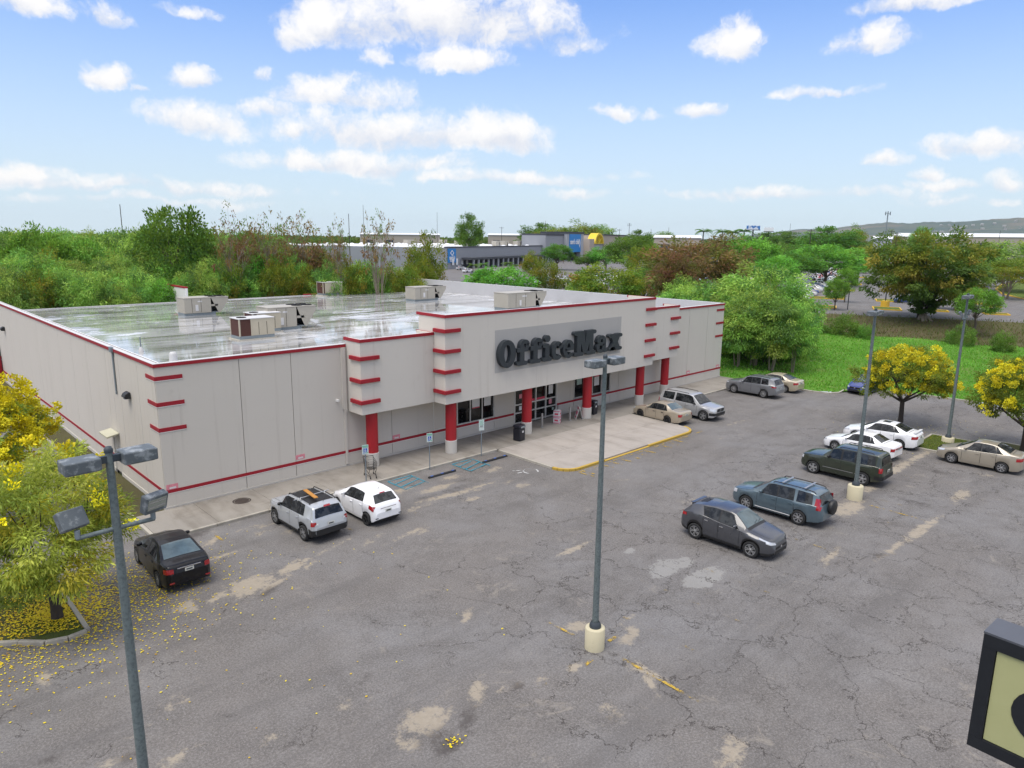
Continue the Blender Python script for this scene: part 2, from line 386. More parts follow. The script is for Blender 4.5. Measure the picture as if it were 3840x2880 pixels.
M['yline_faint'] = worn('faint_yellow_line', (.42, .30, .10), .54, .66)
M['bline'] = worn('worn_blue_line', (.03, .26, .36), .36, .54)
M['wline'] = worn('worn_white_line', (.55, .55, .54), .42, .56)
M['ykerb'] = streaked('yellow_kerb_paint', (.44, .29, .05), (.30, .24, .15), .55, .8)
def grass_ground(name, a, b, dirt, amt):
    m = NT(name)
    c = m.mix(m.step(m.noise(.22, 5, .65), .3, .7), a, b)
    c = m.mix(m.math('MULTIPLY', m.noise(5, 5, .75), .55), c, C3(a, .55))
    c = m.mix(m.math('MULTIPLY', m.step(m.noise(.35, 6, .65, dist=.5), .5, .7), amt), c, dirt)
    m.principled(c, .9, 0, .15, m.bump(m.noise(9, 6, .75), .9, .12)); return m.done()
M['lawn'] = grass_ground('lawn_ground', (.085, .22, .02), (.125, .28, .035), (.19, .20, .07), .6)
M['isl'] = grass_ground('island_ground', (.075, .10, .022), (.10, .125, .03), (.12, .10, .06), .7)
M['bank'] = grass_ground('ditch_bank', (.105, .095, .045), (.12, .115, .05), (.12, .085, .06), .8)
M['field'] = grass_ground('far_ground', (.045, .085, .025), (.06, .11, .03), (.10, .10, .06), .4)

# ------------------------------------------------------------------ ground, lots, lawn, ditch
R = 9000; GZ = -.12
mb = MB(); hole = [(50.7, -60), (154.2, -60), (103.8, 60), (50.7, 60)]; outer = [(-R, -R), (R, -R), (R, R), (-R, R)]
mb.add([(x, y, GZ) for x, y in hole+outer], [(4, 5, 1, 0), (5, 6, 2, 1), (6, 7, 3, 2), (7, 4, 0, 3)])
tag(mb.build('ground', M['field']), kind='structure')

# near parking lot as a fine grid with wear weights
SANDS = [  # pixel of the photo, half sizes in metres (along x, along y), angle deg, weight
 (940,2195,1.0,.75,20,1.0),(1080,2130,.9,.25,35,.9),(700,2275,.45,.45,0,.9),(810,2240,.7,.3,20,.7),(170,2545,.22,.45,0,.95),(630,2640,.7,.3,30,.55),
 (1600,2700,.75,.6,0,.95),(1790,2590,.55,.25,40,.95),(1530,2790,.4,.4,0,.7),(1750,2310,.5,.2,30,.8),(2170,2345,.45,.35,0,.95),(2360,2380,.7,.35,20,.8),
 (2150,2500,.38,.2,0,.9),(2420,2520,.2,.75,15,.85),(2290,2665,.55,.4,0,.6),(2740,2810,.8,.25,40,.8),(2020,2555,.3,.2,0,.6),(1300,2650,.5,.3,0,.45),(1010,2750,.4,.3,0,.55),
 (3330,2050,.45,.35,0,.35),(3180,1905,1.6,.6,0,.95),(3260,1830,.9,.4,0,.85),
 (3610,1850,.5,.5,0,.6),(3690,1780,.4,.5,0,.6),(2900,1850,1.2,.6,0,.5),(3130,2080,.8,.5,0,.45),(2590,1880,.9,.5,0,.45),(2700,1640,.8,.4,0,.45),(2750,1900,.9,.3,0,.5),
 (1350,1885,.6,.25,20,.8),(1500,1840,.8,.35,10,.8),(1640,1830,1.3,.35,0,.9),(1770,1870,.6,.3,0,.75),(1690,1790,.6,.35,0,.8),(1850,1760,.7,.35,0,.75),(1900,1810,.8,.3,0,.5),(1590,1990,.6,.2,20,.7),
 (1400,2025,.9,.25,15,.6),(1100,1990,.5,.3,0,.7),(790,2030,.5,.25,30,.9),(980,2000,.5,.3,0,.6),(1000,1970,.8,.25,0,.5),(1160,2120,.5,.2,30,.7),(1560,1900,.9,.2,5,.5),(2010,1990,.7,.4,0,.35),
 (1960,1820,.5,.3,0,.75),(2330,1800,.7,.4,0,.4),(2060,1830,1.0,.3,0,.3),(660,2850,.6,.3,30,.7),(400,2870,.5,.25,0,.7),(3060,1560,1.2,.6,0,.3),(3180,1550,1.0,.4,0,.4),(3650,1660,1.5,.6,0,.35)]
STREAKS = [((3300,2095),(3400,2020),.22,.75),((3390,2030),(3520,1940),.26,1.0),((3320,1785),(3420,1725),.30,1.0),((3400,1735),(3500,1685),.25,.9),((3580,1880),(3625,1835),.35,.9),((1330,1900),(1450,1865),.16,.9),((960,2235),(1095,2150),.16,.9),((1070,2150),(1160,2090),.2,1.0),
 ((1160,2095),(1330,2010),.14,.6),((1460,2035),(1610,1965),.18,.7),((1560,1885),(1800,1830),.28,.9),((1700,1850),(1870,1800),.2,.7),((1500,1930),(1640,1880),.16,.6),((2090,2085),(2210,2030),.2,.85),((2300,2360),(2400,2290),.14,.5),((1830,2600),(2010,2540),.14,.6),((2390,2480),(2460,2600),.16,.9),((640,2650),(790,2590),.2,.5),
 ((2560,1900),(2700,1850),.3,.6),((2850,1835),(2960,1800),.3,.6),((2700,1600),(2820,1570),.3,.5),((3080,2120),(3150,2050),.25,.7),((2430,1640),(2560,1610),.2,.5),((760,2110),(900,2060),.18,.8),((860,2000),(1010,1960),.2,.6),((1270,2300),(1400,2240),.14,.45),((2700,2870),(2790,2780),.25,.9)]
for p0, p1, wd_, wt_ in STREAKS:
    a_, b_ = G(*p0), G(*p1); SANDS.append(((p0[0]+p1[0])/2, (p0[1]+p1[1])/2, max(.3, np.linalg.norm(b_-a_)*.55), wd_, math.degrees(math.atan2(b_[1]-a_[1], b_[0]-a_[0])), wt_))
PALES = [(2490,2130,1.0,.55,10,1.0),(2640,2165,1.15,.55,0,1.1),(2560,2110,.7,.4,0,.9),(2360,2065,.5,.3,0,.7),(3330,1725,.7,.25,-24,.8),(3460,1690,1.0,.25,-10,.5)]
STAINS = [(735,2005,.75,.35,10,1.0),(365,2140,.8,.4,20,.9),(600,2230,.9,.5,0,.55),(1010,2215,.6,.25,20,.9),(1680,2790,.45,.3,0,1.1),(1750,2700,.6,.3,40,.9),(1640,2760,.7,.35,0,.7),
 (3420,1880,.5,1.2,0,.7),(3330,1960,.5,.9,0,.6),(3520,1770,.5,1.0,0,.7),(3370,1840,.4,.9,0,.5),(2980,1950,1.4,.7,0,.6),(3120,1800,1.5,.6,0,.6),(1940,2570,.25,.25,0,.9),(3300,2080,.6,.25,-35,.8),
 (1720,1830,1.2,.4,0,.6),(1600,1865,1.2,.35,0,.5),(1740,1800,.8,.4,0,.6),(1130,1950,.8,.5,0,.5),(2700,2000,1.3,.9,0,.45),(170,2850,.3,.2,0,.8),(480,2840,.4,.3,0,.7),(1380,2540,.5,.25,0,.6),(2270,2700,.5,.3,0,.55),
 (2600,1680,.8,.3,0,.5),(1800,1905,.6,.2,0,.4),(3130,2110,.5,.3,0,.5)]
def wear(X, Y, items):
    out = np.zeros_like(X)
    for px, py, a, b, ang, w in items:
        c = G(px, py); t = math.radians(ang); dx = X-c[0]; dy = Y-c[1]
        u = (dx*math.cos(t)+dy*math.sin(t))/a; v = (-dx*math.sin(t)+dy*math.cos(t))/b
        out = np.maximum(out, w*np.exp(-(u*u+v*v)*.75))
    return out
st_ = .16; xs = np.arange(-26, 57.01, st_); ys = np.arange(-36, -3.2, st_)
X, Y = np.meshgrid(xs, ys, indexing='ij'); nx, ny = X.shape
Z = .012*np.sin(X*.7)*np.sin(Y*.9) - .006
c0 = G(1700, 2780); Z -= .05*np.exp(-(((X-c0[0])/.45)**2+((Y-c0[1])/.3)**2))          # pothole
Z = Z*np.clip((-3.6-Y)/1.0, 0, 1)
idx = np.arange(nx*ny).reshape(nx, ny)
F = np.stack([idx[:-1, :-1], idx[1:, :-1], idx[1:, 1:], idx[:-1, 1:]], -1).reshape(-1, 4)
keep = (X[:-1, :-1].ravel() < 51.5) | (Y[:-1, :-1].ravel() < -10.2)
me = np_mesh('parking_lot', np.stack([X, Y, Z], -1).reshape(-1, 3), F[keep], M['asphalt'], smooth=True)
for nm, arr in (('sand', wear(X, Y, SANDS)), ('pale', wear(X, Y, PALES)), ('stain', wear(X, Y, STAINS)), ('crack', np.clip((X-1)/7, 0, 1)*np.clip((-12-Y)/5, 0, 1))):
    a = me.attributes.new(nm, 'FLOAT', 'POINT'); a.data.foreach_set('value', arr.astype(np.float32).ravel())
tag(link(bpy.data.objects.new('parking_lot', me)), kind='structure')
mb = MB(); mb.add([(-70, -3.36, -.004), (-1.5, -3.36, -.004), (-1.5, 75, -.004), (-70, 75, -.004)], [(0, 1, 2, 3)])
mb.add([(-70, -60, -.01), (-26, -60, -.01), (-26, -3.36, -.01), (-70, -3.36, -.01)], [(0, 1, 2, 3)])
mb.add([(-26, -60, -.008), (75, -60, -.008), (75, -36, -.008), (-26, -36, -.008)], [(0, 1, 2, 3)])
mb.add([(57, -36, -.008), (75, -36, -.008), (75, -25, -.008), (57, -25, -.008)], [(0, 1, 2, 3)])
tag(mb.build('service_drive', M['asphalt_far']), kind='structure')

# lawn with its kerb, falling into the ditch
def lawn_kerb():
    pts = [(50.9, -3.4), (50.75, -9.0), (51.1, -10.3), (52.0, -10.75), (53.6, -10.6), (55.3, -12.0), (56.6, -16.5), (57.0, -20.0), (57.0, -36.0), (57.0, -60)]
    return pts
LK = lawn_kerb()
def lawn_x(y): return float(np.interp(-y, [3.4, 9, 10.3, 10.75, 12, 16.5, 20, 60], [50.9, 50.75, 51.1, 52.6, 55.3, 56.6, 57.0, 57.0]))
# cross section of lawn / ditch / far bank measured along the line from the kerb to the far road
def far_edge(y): return 121.0 + (19.0-y)*.42          # near edge of the far road
def lawn_edge(y): return 93.0 + (0-y)*.27
NX, NY = 90, 80
yy = np.concatenate([np.linspace(-60, -3.3, 40), np.linspace(-2.4, 60, 40)]); vs = []; 
for y in yy:
    xa = (lawn_x(y)+.10) if y < -3 else 50.72
    xb = lawn_edge(y); xc = far_edge(y)
    xr = np.concatenate([np.linspace(xa, xb, 50), np.linspace(xb, xc, 41)[1:]])
    for i, x in enumerate(xr):
        if x <= xb: z = .10 + .25*math.sin(x*.21+y*.13)*min(1, (x-xa)/12) + .12*math.sin(x*.6-y*.4)*min(1, (x-xa)/6)
        else:
            t = (x-xb)/(xc-xb); z = .10*(1-t) - 2.3*math.sin(PI*min(1, t*1.02))**.8 + .15*math.sin(x*.9+y)*math.sin(PI*t)
            if t > .999: z = -.02
        vs.append((x, y, z))
nr = 90; idx = np.arange(len(vs)).reshape(len(yy), nr)
F = np.stack([idx[:-1, :-1], idx[:-1, 1:], idx[1:, 1:], idx[1:, :-1]], -1)
lawn_v = np.array(vs).reshape(len(yy), nr, 3)
for nm, sl, mt in (('lawn', slice(0, 49), 'lawn'), ('ditch_bank', slice(49, 89), 'bank')):
    f = F[:, sl].reshape(-1, 4); u = np.unique(f); rm = -np.ones(len(vs), int); rm[u] = np.arange(len(u))
    me = np_mesh(nm, np.array(vs)[u], rm[f], M[mt], smooth=True); tag(link(bpy.data.objects.new(nm, me)), kind='structure')
def ribbon_kerb(name, pts, w, h, mat, z0=-.05):
    """kerb stones along a polyline: one child per stone"""
    root = None
    P = [Vector((p[0], p[1], 0)) for p in pts]; mbk = MB(); out = []
    for a, b in zip(P[:-1], P[1:]):
        L = (b-a).length; n = max(1, round(L/2.4)); d = (b-a)/n; ang = math.atan2(d.y, d.x)
        for i in range(n):
            c = a + d*(i+.5); out.append((c, d.length-.012, ang))
    return out
def build_kerb(root, stones, w, h, mat, z0=-.05, name='kerb_stone', bevel=.02):
    for c, L, ang in stones:
        m = MB(); m.obox((0, 0, (h+z0)/2), (L, w, h-z0)); o = m.build(name, mat, root, (c.x, c.y, 0), ang, bevel=bevel)
kr = tag(empty('lawn_kerb', (52, -10, 0)), kind='structure'); kr['label'] = 'pale concrete kerb edging the green lawn'; kr.location = (0, 0, 0)
build_kerb(kr, ribbon_kerb('k', LK[:8], .15, .13, None), .15, .13, M['kerb'])

# sidewalk along the shop front: slabs
wk = tag(empty('sidewalk'), kind='structure')
j = [-1.4, 1.2, 4.15, 7.1, 10.05, 13.0, 15.95, 18.4, 21.9, 25.2, 28.5, 31.9, 34.9, 37.9, 40.9, 43.9, 46.9, 50.6]
for a, b in zip(j[:-1], j[1:]):
    MB().box(a+.006, b-.006, -3.405 if 18 < a < 31 else -3.24, -.07, -.1, .13).build('slab', M['walk'], wk, bevel=.008)
build_kerb(wk, ribbon_kerb('k', [(-1.4, -3.32), (18.35, -3.32)], .15, .13, None), .152, .134, M['kerb'])
build_kerb(wk, ribbon_kerb('k', [(32.0, -3.32), (50.6, -3.32)], .15, .13, None), .152, .134, M['kerb'])
build_kerb(wk, ribbon_kerb('k', [(-1.48, -.3), (-1.48, -3.2)], .15, .13, None), .15, .134, M['kerb'])
# strip of bare earth beside the left wall, with its kerb
ss = tag(MB().box(-1.35, -.06, .05, 48, -.1, .05).build('planting_strip', M['bank']), kind='structure')
ks = tag(empty('side_kerb'), kind='structure'); build_kerb(ks, ribbon_kerb('k', [(-1.45, .2), (-1.45, 46)], .15, .12, None), .15, .12, M['kerb'])
# loading apron in front of the doors
ap = tag(empty('entrance_apron'), kind='structure')
def arc(cx, cy, r, a0, a1, n=8): return [(cx+r*math.cos(math.radians(a0+(a1-a0)*i/n)), cy+r*math.sin(math.radians(a0+(a1-a0)*i/n))) for i in range(n+1)]
out = [(18.42, -3.42), (31.9, -3.42)]; front = -9.05
xj = [18.45, 21.8, 25.1, 28.5, 31.85]; yj = [front, -6.2, -3.415]
for i in range(4):
    for k in range(2):
        x0, x1, y0, y1 = xj[i]+.006, xj[i+1]-.006, yj[k]+.006, yj[k+1]-.006
        poly = [(x0, y0), (x1, y0), (x1, y1), (x0, y1)]
        if k == 0 and i == 0: poly = arc(x0+1.0, y0+1.0, 1.0, 180, 270)[0:] + [(x1, y0), (x1, y1), (x0, y1)]
        if k == 0 and i == 3: poly = [(x0, y0)] + arc(x1-1.2, y0+1.2, 1.2, 270, 360) + [(x1, y1), (x0, y1)]
        MB().prism(poly, -.1, .13).build('slab', M['apron'], ap, bevel=.008)
yk = [( 19.5, front-.08)] + [(31.85-1.2, front-.08)]
pts = [(p[0], p[1]) for p in arc(19.45, front+1.0, 1.08, 180, 270, 5)] + [p for p in arc(30.65, front+1.2, 1.28, 270, 350, 5)]
for a, b in zip(pts[:-1], pts[1:]):
    stones = ribbon_kerb('k', [a, b], .15, .13, None)
    for c, L, ang in stones:
        dip = .05 if 22.6 < c.x < 26.6 else .135
        build_kerb(ap, [(c, L+.012, ang)], .16, dip, M['ykerb'], bevel=.02)
build_kerb(ap, ribbon_kerb('k', [(18.37, -8.0), (18.37, -3.5)], .15, .13, None), .14, .134, M['kerb'])
build_kerb(ap, ribbon_kerb('k', [(31.93, -7.6), (31.93, -3.5)], .15, .13, None), .14, .134, M['kerb'])

# left planting island
isl = tag(empty('tree_island'), kind='structure')
poly = [(-5.62, -3.6), (-5.62, -9.15)] + [(-6.1, -9.25), (-6.7, -9.05), (-7.3, -8.45), (-8.0, -7.95), (-9.0, -7.4), (-11, -6.6), (-16, -5.0), (-16, -3.6)]
MB().prism(poly, -.1, .09).build('soil', M['isl'], isl)
build_kerb(isl, ribbon_kerb('k', [(-5.55, -3.6), (-5.55, -9.2)], .15, .13, None), .15, .13, M['kerb'])
ip = [(-5.6, -9.25), (-6.15, -9.33), (-6.75, -9.13), (-7.35, -8.52), (-8.05, -8.02), (-9.05, -7.47), (-11, -6.67), (-16, -5.07)]
build_kerb(isl, ribbon_kerb('k', ip, .15, .13, None), .15, .13, M['kerb'])
wl = tag(empty('side_walk'), kind='structure')
for a in range(6): MB().box(-5.5+a*.0-1.7*a-1.69, -5.5-1.7*a, -3.3, -1.9, -.1, .12).build('slab', M['walk'], wl, bevel=.008)
# right island with grass
ri = tag(empty('grass_island'), kind='structure')
poly = [(38.75, -23.2), (42.9, -23.2), (42.9, -20.7), (38.75, -20.7)]
MB().prism(poly, -.1, .10).build('soil', M['isl'], ri)
build_kerb(ri, ribbon_kerb('k', [(38.68, -23.3), (42.98, -23.3), (42.98, -20.6), (38.68, -20.6), (38.68, -23.2)], .14, .13, None), .14, .13, M['kerb'])
ri2 = tag(empty('grass_island'), kind='structure')
MB().prism([(41.2, -27.5), (44.2, -27.5), (44.2, -24.2), (41.2, -24.2)], -.1, .1).build('soil', M['isl'], ri2)
build_kerb(ri2, ribbon_kerb('k', [(41.13, -27.57), (44.27, -27.57), (44.27, -24.13), (41.13, -24.13), (41.13, -27.57)], .14, .13, None), .14, .13, M['kerb'])

# painted marks
pm = tag(empty('painted_markings'), kind='structure')
def strip(a, b, w, mat, z=.022, name='painted_line'):
    a = Vector((a[0], a[1], 0)); b = Vector((b[0], b[1], 0)); d = (b-a).normalized(); n = Vector((-d.y, d.x, 0))*w/2
    k = max(1, int((b-a).length/.5)); m = MB(); vs = []; fs = []
    for i in range(k+1):
        p = a.lerp(b, i/k); zz = z; vs += [tuple(p+n+Vector((0, 0, zz))), tuple(p-n+Vector((0, 0, zz)))]
        if i: fs.append((2*i-2, 2*i-1, 2*i+1, 2*i))
    return m.add(vs, fs).build(name, mat, pm)
for x in (8.3, 11.0, 13.7, 19.2, 24.3, 27.2, 32.3, 36.2):
    strip((x, -19.3), (x, -24.4), .10, M['yline_faint'])
strip((6.25, -22.2), (6.15, -25.2), .11, M['yline']); strip((6.1, -19.2), (6.15, -20.6), .1, M['yline'])
strip((3.0, -21.6), (5.3, -21.45), .1, M['yline_faint']); strip((5.0, -21.75), (5.5, -21.7), .12, M['yline']); strip((6.7, -21.4), (7.2, -21.4), .12, M['yline'])
strip((26.0, -22.6), (25.9, -25.2), .10, M['yline']); strip((38.2, -25.6), (35.6, -25.7), .1, M['yline_faint'])
for x in (.6, 5.3): strip((x, -4.0), (x, -5.1 if x < 1 else -8.2), .11, M['yline'] if x < 1 else M['yline_faint'])
for x in (8.6, 34.0, 37.2, 40.4, 43.6, 47.5): strip((x, -3.8), (x, -8.2), .1, M['yline_faint'])
strip((19.0, -9.45), (32.2, -9.45), .10, M['yline'])
for x in np.arange(19.3, 29, .85): strip((x, -9.55), (x+.15, -10.25), .14, M['yline'])
strip((19.0, -9.45), (19.1, -10.5), .10, M['yline'])
for x0 in (10.15, 14.6):                              # blue hatched access aisles
    x1 = x0+1.5
    for a, b in (((x0, -3.55), (x1, -3.55)), ((x0, -3.55), (x0, -5.2)), ((x1, -3.55), (x1, -5.2)), ((x0, -4.2), (x1, -3.75)), ((x0, -4.75), (x1, -4.3)), ((x0, -5.2), (x1, -4.85))):
        strip(a, b, .085, M['bline'])
def ring(c, r, a0, a1, w, mat, z=.024):
    m = MB(); vs = []; fs = []; n = 14
    for i in range(n+1):
        t = math.radians(a0+(a1-a0)*i/n)
        vs += [(c[0]+(r-w/2)*math.cos(t), c[1]+(r-w/2)*math.sin(t), z), (c[0]+(r+w/2)*math.cos(t), c[1]+(r+w/2)*math.sin(t), z)]
        if i: fs.append((2*i-2, 2*i-1, 2*i+1, 2*i))
    return m.add(vs, fs).build('painted_line', mat, pm)
wc = G(1990, 1768); ring(wc, .42, -60, 215, .09, M['wline']); strip((wc[0]-.35, wc[1]+.45), (wc[0]-.75, wc[1]+.75), .09, M['wline']); strip((wc[0]-.5, wc[1]+.2), (wc[0]-.8, wc[1]+.25), .09, M['wline'])

# ------------------------------------------------------------------ the store
H = 7.13; BW, BD = 50.6, 48.9
B = empty('store_building', (0, 0, .13), 0, 'beige concrete retail store with red trim and black OfficeMax letters', 'store'); B.location = (0, 0, 0)
def part(mbx, name, mat, parent=B, **k): return mbx.build(name, mat, parent, **k)
GAP = .028
# core behind the panels (joints read as dark recesses)
m = MB(); m.box(.125, BW-.125, .125, .3, -.3, 6.95); m.box(.125, .3, .32, BD-.1, -.3, 6.95); m.box(BW-.3, BW-.06, .32, BD-.1, -.3, 6.95); m.box(.32, BW-.32, BD-.3, BD-.06, -.3, 5.45)
part(m, 'wall_core', M['wall_back'])
def fpanel(x0, x1, z0, z1, mat='wall'): part(MB().box(x0+GAP/2, x1-GAP/2, 0, .055, z0, z1), 'wall_panel', M[mat], bevel=.006)
def spanel(y0, y1, z0, z1, mat='wall', x=0.0): part(MB().box(x, x+.055, y0+GAP/2, y1-GAP/2, z0, z1), 'wall_panel', M[mat], bevel=.006)
fj = [0.0, 3.95, 6.7, 9.75, 12.9, 16.0, 17.9, 21.2, 23.05, 27.4, 29.3, 33.7, 34.75, 37.75, 40.85, 44.7, 47.75, BW]
for a, b in zip(fj[:-1], fj[1:]):
    top = 6.99
    if (a, b) == (17.9, 21.2) or (a, b) == (29.3, 33.7): fpanel(a, b, .22, .845); fpanel(a, b, 3.05, top)
    elif (a, b) == (23.05, 27.4): fpanel(a, b, 2.72, top)
    else: fpanel(a, b, 1.03, top); fpanel(a, b, .22, .845)
sj = [0.058, 2.58, 5.65, 6.95, 7.95, 11.8, 15.25, 18.55, 21.8, 25.0, 28.4, 31.8, 35.2, 38.6, 42.0, 45.4, BD]
for a, b in zip(sj[:-1], sj[1:]):
    if a == 6.95: spanel(a, b, 2.35, 6.99); continue
    spanel(a, b, 1.03, 6.99); spanel(a, b, .22, .845)
for a, b in zip(np.arange(0, 48, 3.26), np.arange(3.26, 49, 3.26)): spanel(a+.058 if a == 0 else a, b, .22, 6.99, x=BW-.056)
# rear wall
part(MB().box(.06, BW-.06, BD-.05, BD, -.2, 5.4), 'rear_wall', M['wall'])
# plinth
for a, b in ((-.035, 23.0), (27.45, BW+.03)): part(MB().box(a, b, -.035, .05, -.1, .214), 'plinth', M['plinth'], bevel=.006)
part(MB().box(-.035, .05, .056, 6.9, -.1, .214), 'plinth', M['plinth'], bevel=.006); part(MB().box(-.035, .05, 8.0, BD, -.1, .214), 'plinth', M['plinth'], bevel=.006)
# red stripe, white line below it
for a, b in ((-.022, 17.85), (17.85, 23.0), (27.45, 33.8), (33.8, BW+.02)):
    part(MB().box(a, b, -.020, .05, .875, 1.03), 'red_stripe', M['red']); part(MB().box(a, b, -.016, .045, .845, .873), 'stripe_edge', M['white'])
for a, b in ((.052, 6.9), (8.0, BD)):
    part(MB().box(-.020, .05, a, b, .875, 1.03), 'red_stripe', M['red']); part(MB().box(-.016, .045, a, b, .845, .873), 'stripe_edge', M['white'])
# coping
M['coping'] = simple('white_coping', (.56, .55, .54), .5, 0, .08)
for a, b in ((-.05, 9.96), (40.8, BW+.04)):
    part(MB().box(a, b, -.05, .05, 6.97, 7.13), 'coping_fascia', M['red'], bevel=.006); part(MB().box(a+.01, b-.01, -.045, .16, 7.133, 7.15), 'coping_cap', M['coping'])
part(MB().box(-.05, .045, .055, BD, 6.97, 7.13), 'coping_fascia', M['red'], bevel=.006); part(MB().box(-.045, .18, .165, BD, 7.133, 7.15), 'coping_cap', M['coping'])
part(MB().box(BW-.05, BW+.04, .055, BD, 6.97, 7.13), 'coping_fascia', M['red']); part(MB().box(BW-.36, BW+.035, .345, BD, 7.133, 7.155), 'coping_cap', M['alu'])
for y in np.arange(4, 48, 4.0): part(MB().box(BW-.39, BW-.2, y, y+.12, 7.157, 7.2), 'coping_clip', M['alu'])
M['slate'] = simple('parapet_grey_white', (.46, .455, .46), .7, 0, .06)
# inside faces of the parapets
part(MB().box(BW-.37, BW-.31, .34, BD-.06, 5.2, 7.13), 'parapet', M['slate']); part(MB().box(.31, .36, .34, BD-.06, 5.2, 7.13), 'parapet', M['white']); part(MB().box(.37, BW-.38, .31, .36, 5.2, 7.13), 'parapet', M['white'])
# roof membrane, falling to the back; wet
def roof_mat():
    m = NT('wet_roof_membrane'); p = m.pos()
    big = m.noise(.10, 4, .6, dist=.6); mid = m.noise(.45, 6, .65); st = m.noise(1.0, 5, .65, m.scale(p, (.10, .55, 1)))
    c = m.mix(m.step(mid, .35, .7), (.46, .46, .46), (.66, .66, .67))
    c = m.mix(m.math('MULTIPLY', m.step(st, .46, .62), .72), c, (.11, .108, .085))
    sx = m.n('ShaderNodeSeparateXYZ'); m.setin(sx.inputs[0], p)
    seam = m.math('PINGPONG', m.math('ADD', sx.outputs[1], m.math('MULTIPLY', m.noise(.8, 2), .1)), .95)
    sl = m.step(seam, .05, .012)
    c = m.mix(m.math('MULTIPLY', sl, .85), c, (.07, .07, .068))
    seam2 = m.step(m.math('PINGPONG', m.math('ADD', sx.outputs[0], 1.3), 6.1), .05, .015)
    c = m.mix(m.math('MULTIPLY', seam2, .4), c, (.10, .10, .09))
    wet = m.step(m.math('ADD', big, m.math('MULTIPLY', m.math('SUBTRACT', m.noise(.7, 6, .7), .5), .45)), .36, .46)
    c = m.mix(m.math('MULTIPLY', wet, .22), c, (.16, .16, .15))
    rough = m.math('MULTIPLY_ADD', wet, -.30, .325)
    rip = m.noise(2.6, 3, .6, m.scale(p, (1.0, 2.2, 1)))
    h = m.math('ADD', m.math('MULTIPLY', rip, .35), m.math('MULTIPLY', m.math('SUBTRACT', 1.0, wet), m.math('MULTIPLY', m.noise(9, 5, .7), .4)))
    h = m.math('ADD', h, m.math('MULTIPLY', sl, .3))
    m.principled(c, rough, 0, .9, m.bump(h, .055, .05)); return m.done()
M['roof'] = roof_mat()
def roof_z(y): return 6.05 - .0115*y
part(MB().add([(.34, .34, roof_z(.34)), (BW-.34, .34, roof_z(.34)), (BW-.34, BD, roof_z(BD)), (.34, BD, roof_z(BD))], [(0, 1, 2, 3)]), 'roof_membrane', M['roof'])
part(MB().box(.3, BW-.3, BD-.1, BD+.12, roof_z(BD)-.22, roof_z(BD)+.07), 'roof_edge', M['coping'])
# rear wing parapet that rises above the roof edge
part(MB().box(18.8, 19.05, BD+.13, BD+9, 3, 7.0), 'rear_parapet', M['white']); part(MB().box(18.76, 19.09, BD+.13, BD+9, 7.003, 7.16), 'coping_fascia', M['red'])
part(MB().box(33.2, 35.6, BD-.02, BD+.3, roof_z(BD)+.075, roof_z(BD)+.2), 'coping_fascia', M['red'])
# corner accent bars (front-left and front-right corners)
BZ = (6.35, 5.12, 3.9)
for z in BZ:
    part(MB().box(-.03, 1.22, -.03, .05, z, z+.19), 'accent_bar', M['red']); part(MB().box(-.03, .05, .052, 1.24, z, z+.19), 'accent_bar', M['red'])
    part(MB().box(-.024, 1.21, -.024, .05, z-.035, z-.002), 'accent_edge', M['white']); part(MB().box(-.024, .05, .052, 1.23, z-.035, z-.002), 'accent_edge', M['white'])
    part(MB().box(BW-1.35, BW+.03, -.03, .05, z+.1, z+.29), 'accent_bar', M['red'])
# canopies
def canopy(name, x0, x1, y0, z0, z1):
    zi = min(z1-.45, 6.9) if z1 < 8 else z1-.9
    c = part(MB().box(x0, x1, y0, -.022, z0, zi).box(x0, x1, y0, y0+.2, zi+.001, z1).box(x0, x0+.2, y0+.201, -.022, zi+.001, z1).box(x1-.2, x1, y0+.201, -.022, zi+.001, z1), name, M['canopy'])
    part(MB().box(x0-.035, x1+.035, y0-.035, y0+.05, z1-.155, z1+.012), 'coping_fascia', M['red'], c); part(MB().box(x0-.035, x0+.05, y0+.052, 0.2, z1-.155, z1+.012), 'coping_fascia', M['red'], c)
    part(MB().box(x1-.05, x1+.035, y0+.052, .2, z1-.155, z1+.012), 'coping_fascia', M['red'], c)
    part(MB().box(x0+.052, x1-.052, y0+.052, y0+.21, z1+.002, z1+.014), 'coping_cap', M['coping'], c)
    part(MB().box(x0+.21, x1-.21, .13, .3, 6.96, z1-.35), 'canopy_back', M['canopy'], c)
    return c
cl_ = canopy('side_canopy', 10.0, 14.985, -1.45, 3.32, 7.5); cc_ = canopy('entrance_canopy', 15.0, 35.72, -2.5, 3.32, 8.58); cr_ = canopy('side_canopy', 35.735, 40.75, -1.45, 3.32, 7.62)
def wrap_bar(c, x, y, z, sx, ly, lx):
    """bar wrapped round a canopy corner"""
    if sx > 0:
        part(MB().box(x-.13, x+lx, y-.13, y-.002, z, z+.21), 'accent_bar', M['red'], c, bevel=.008); part(MB().box(x-.13, x-.002, y, y+ly, z, z+.21), 'accent_bar', M['red'], c, bevel=.008)
    else:
        part(MB().box(x-lx, x+.13, y-.13, y-.002, z, z+.21), 'accent_bar', M['red'], c, bevel=.008); part(MB().box(x+.002, x+.13, y, y+ly, z, z+.21), 'accent_bar', M['red'], c, bevel=.008)
for z in (6.36, 5.11, 3.92): wrap_bar(cl_, 10.0, -1.45, z, 1, 1.0, 1.15)
for z in (7.56, 6.36, 5.15, 3.94): wrap_bar(cc_, 15.0, -2.5, z, 1, 1.0, 1.1); wrap_bar(cc_, 35.72, -2.5, z+.05, -1, .95, 1.2)
for z in (6.48, 5.24, 4.0): wrap_bar(cr_, 40.75, -1.45, z, -1, 1.0, 1.25)
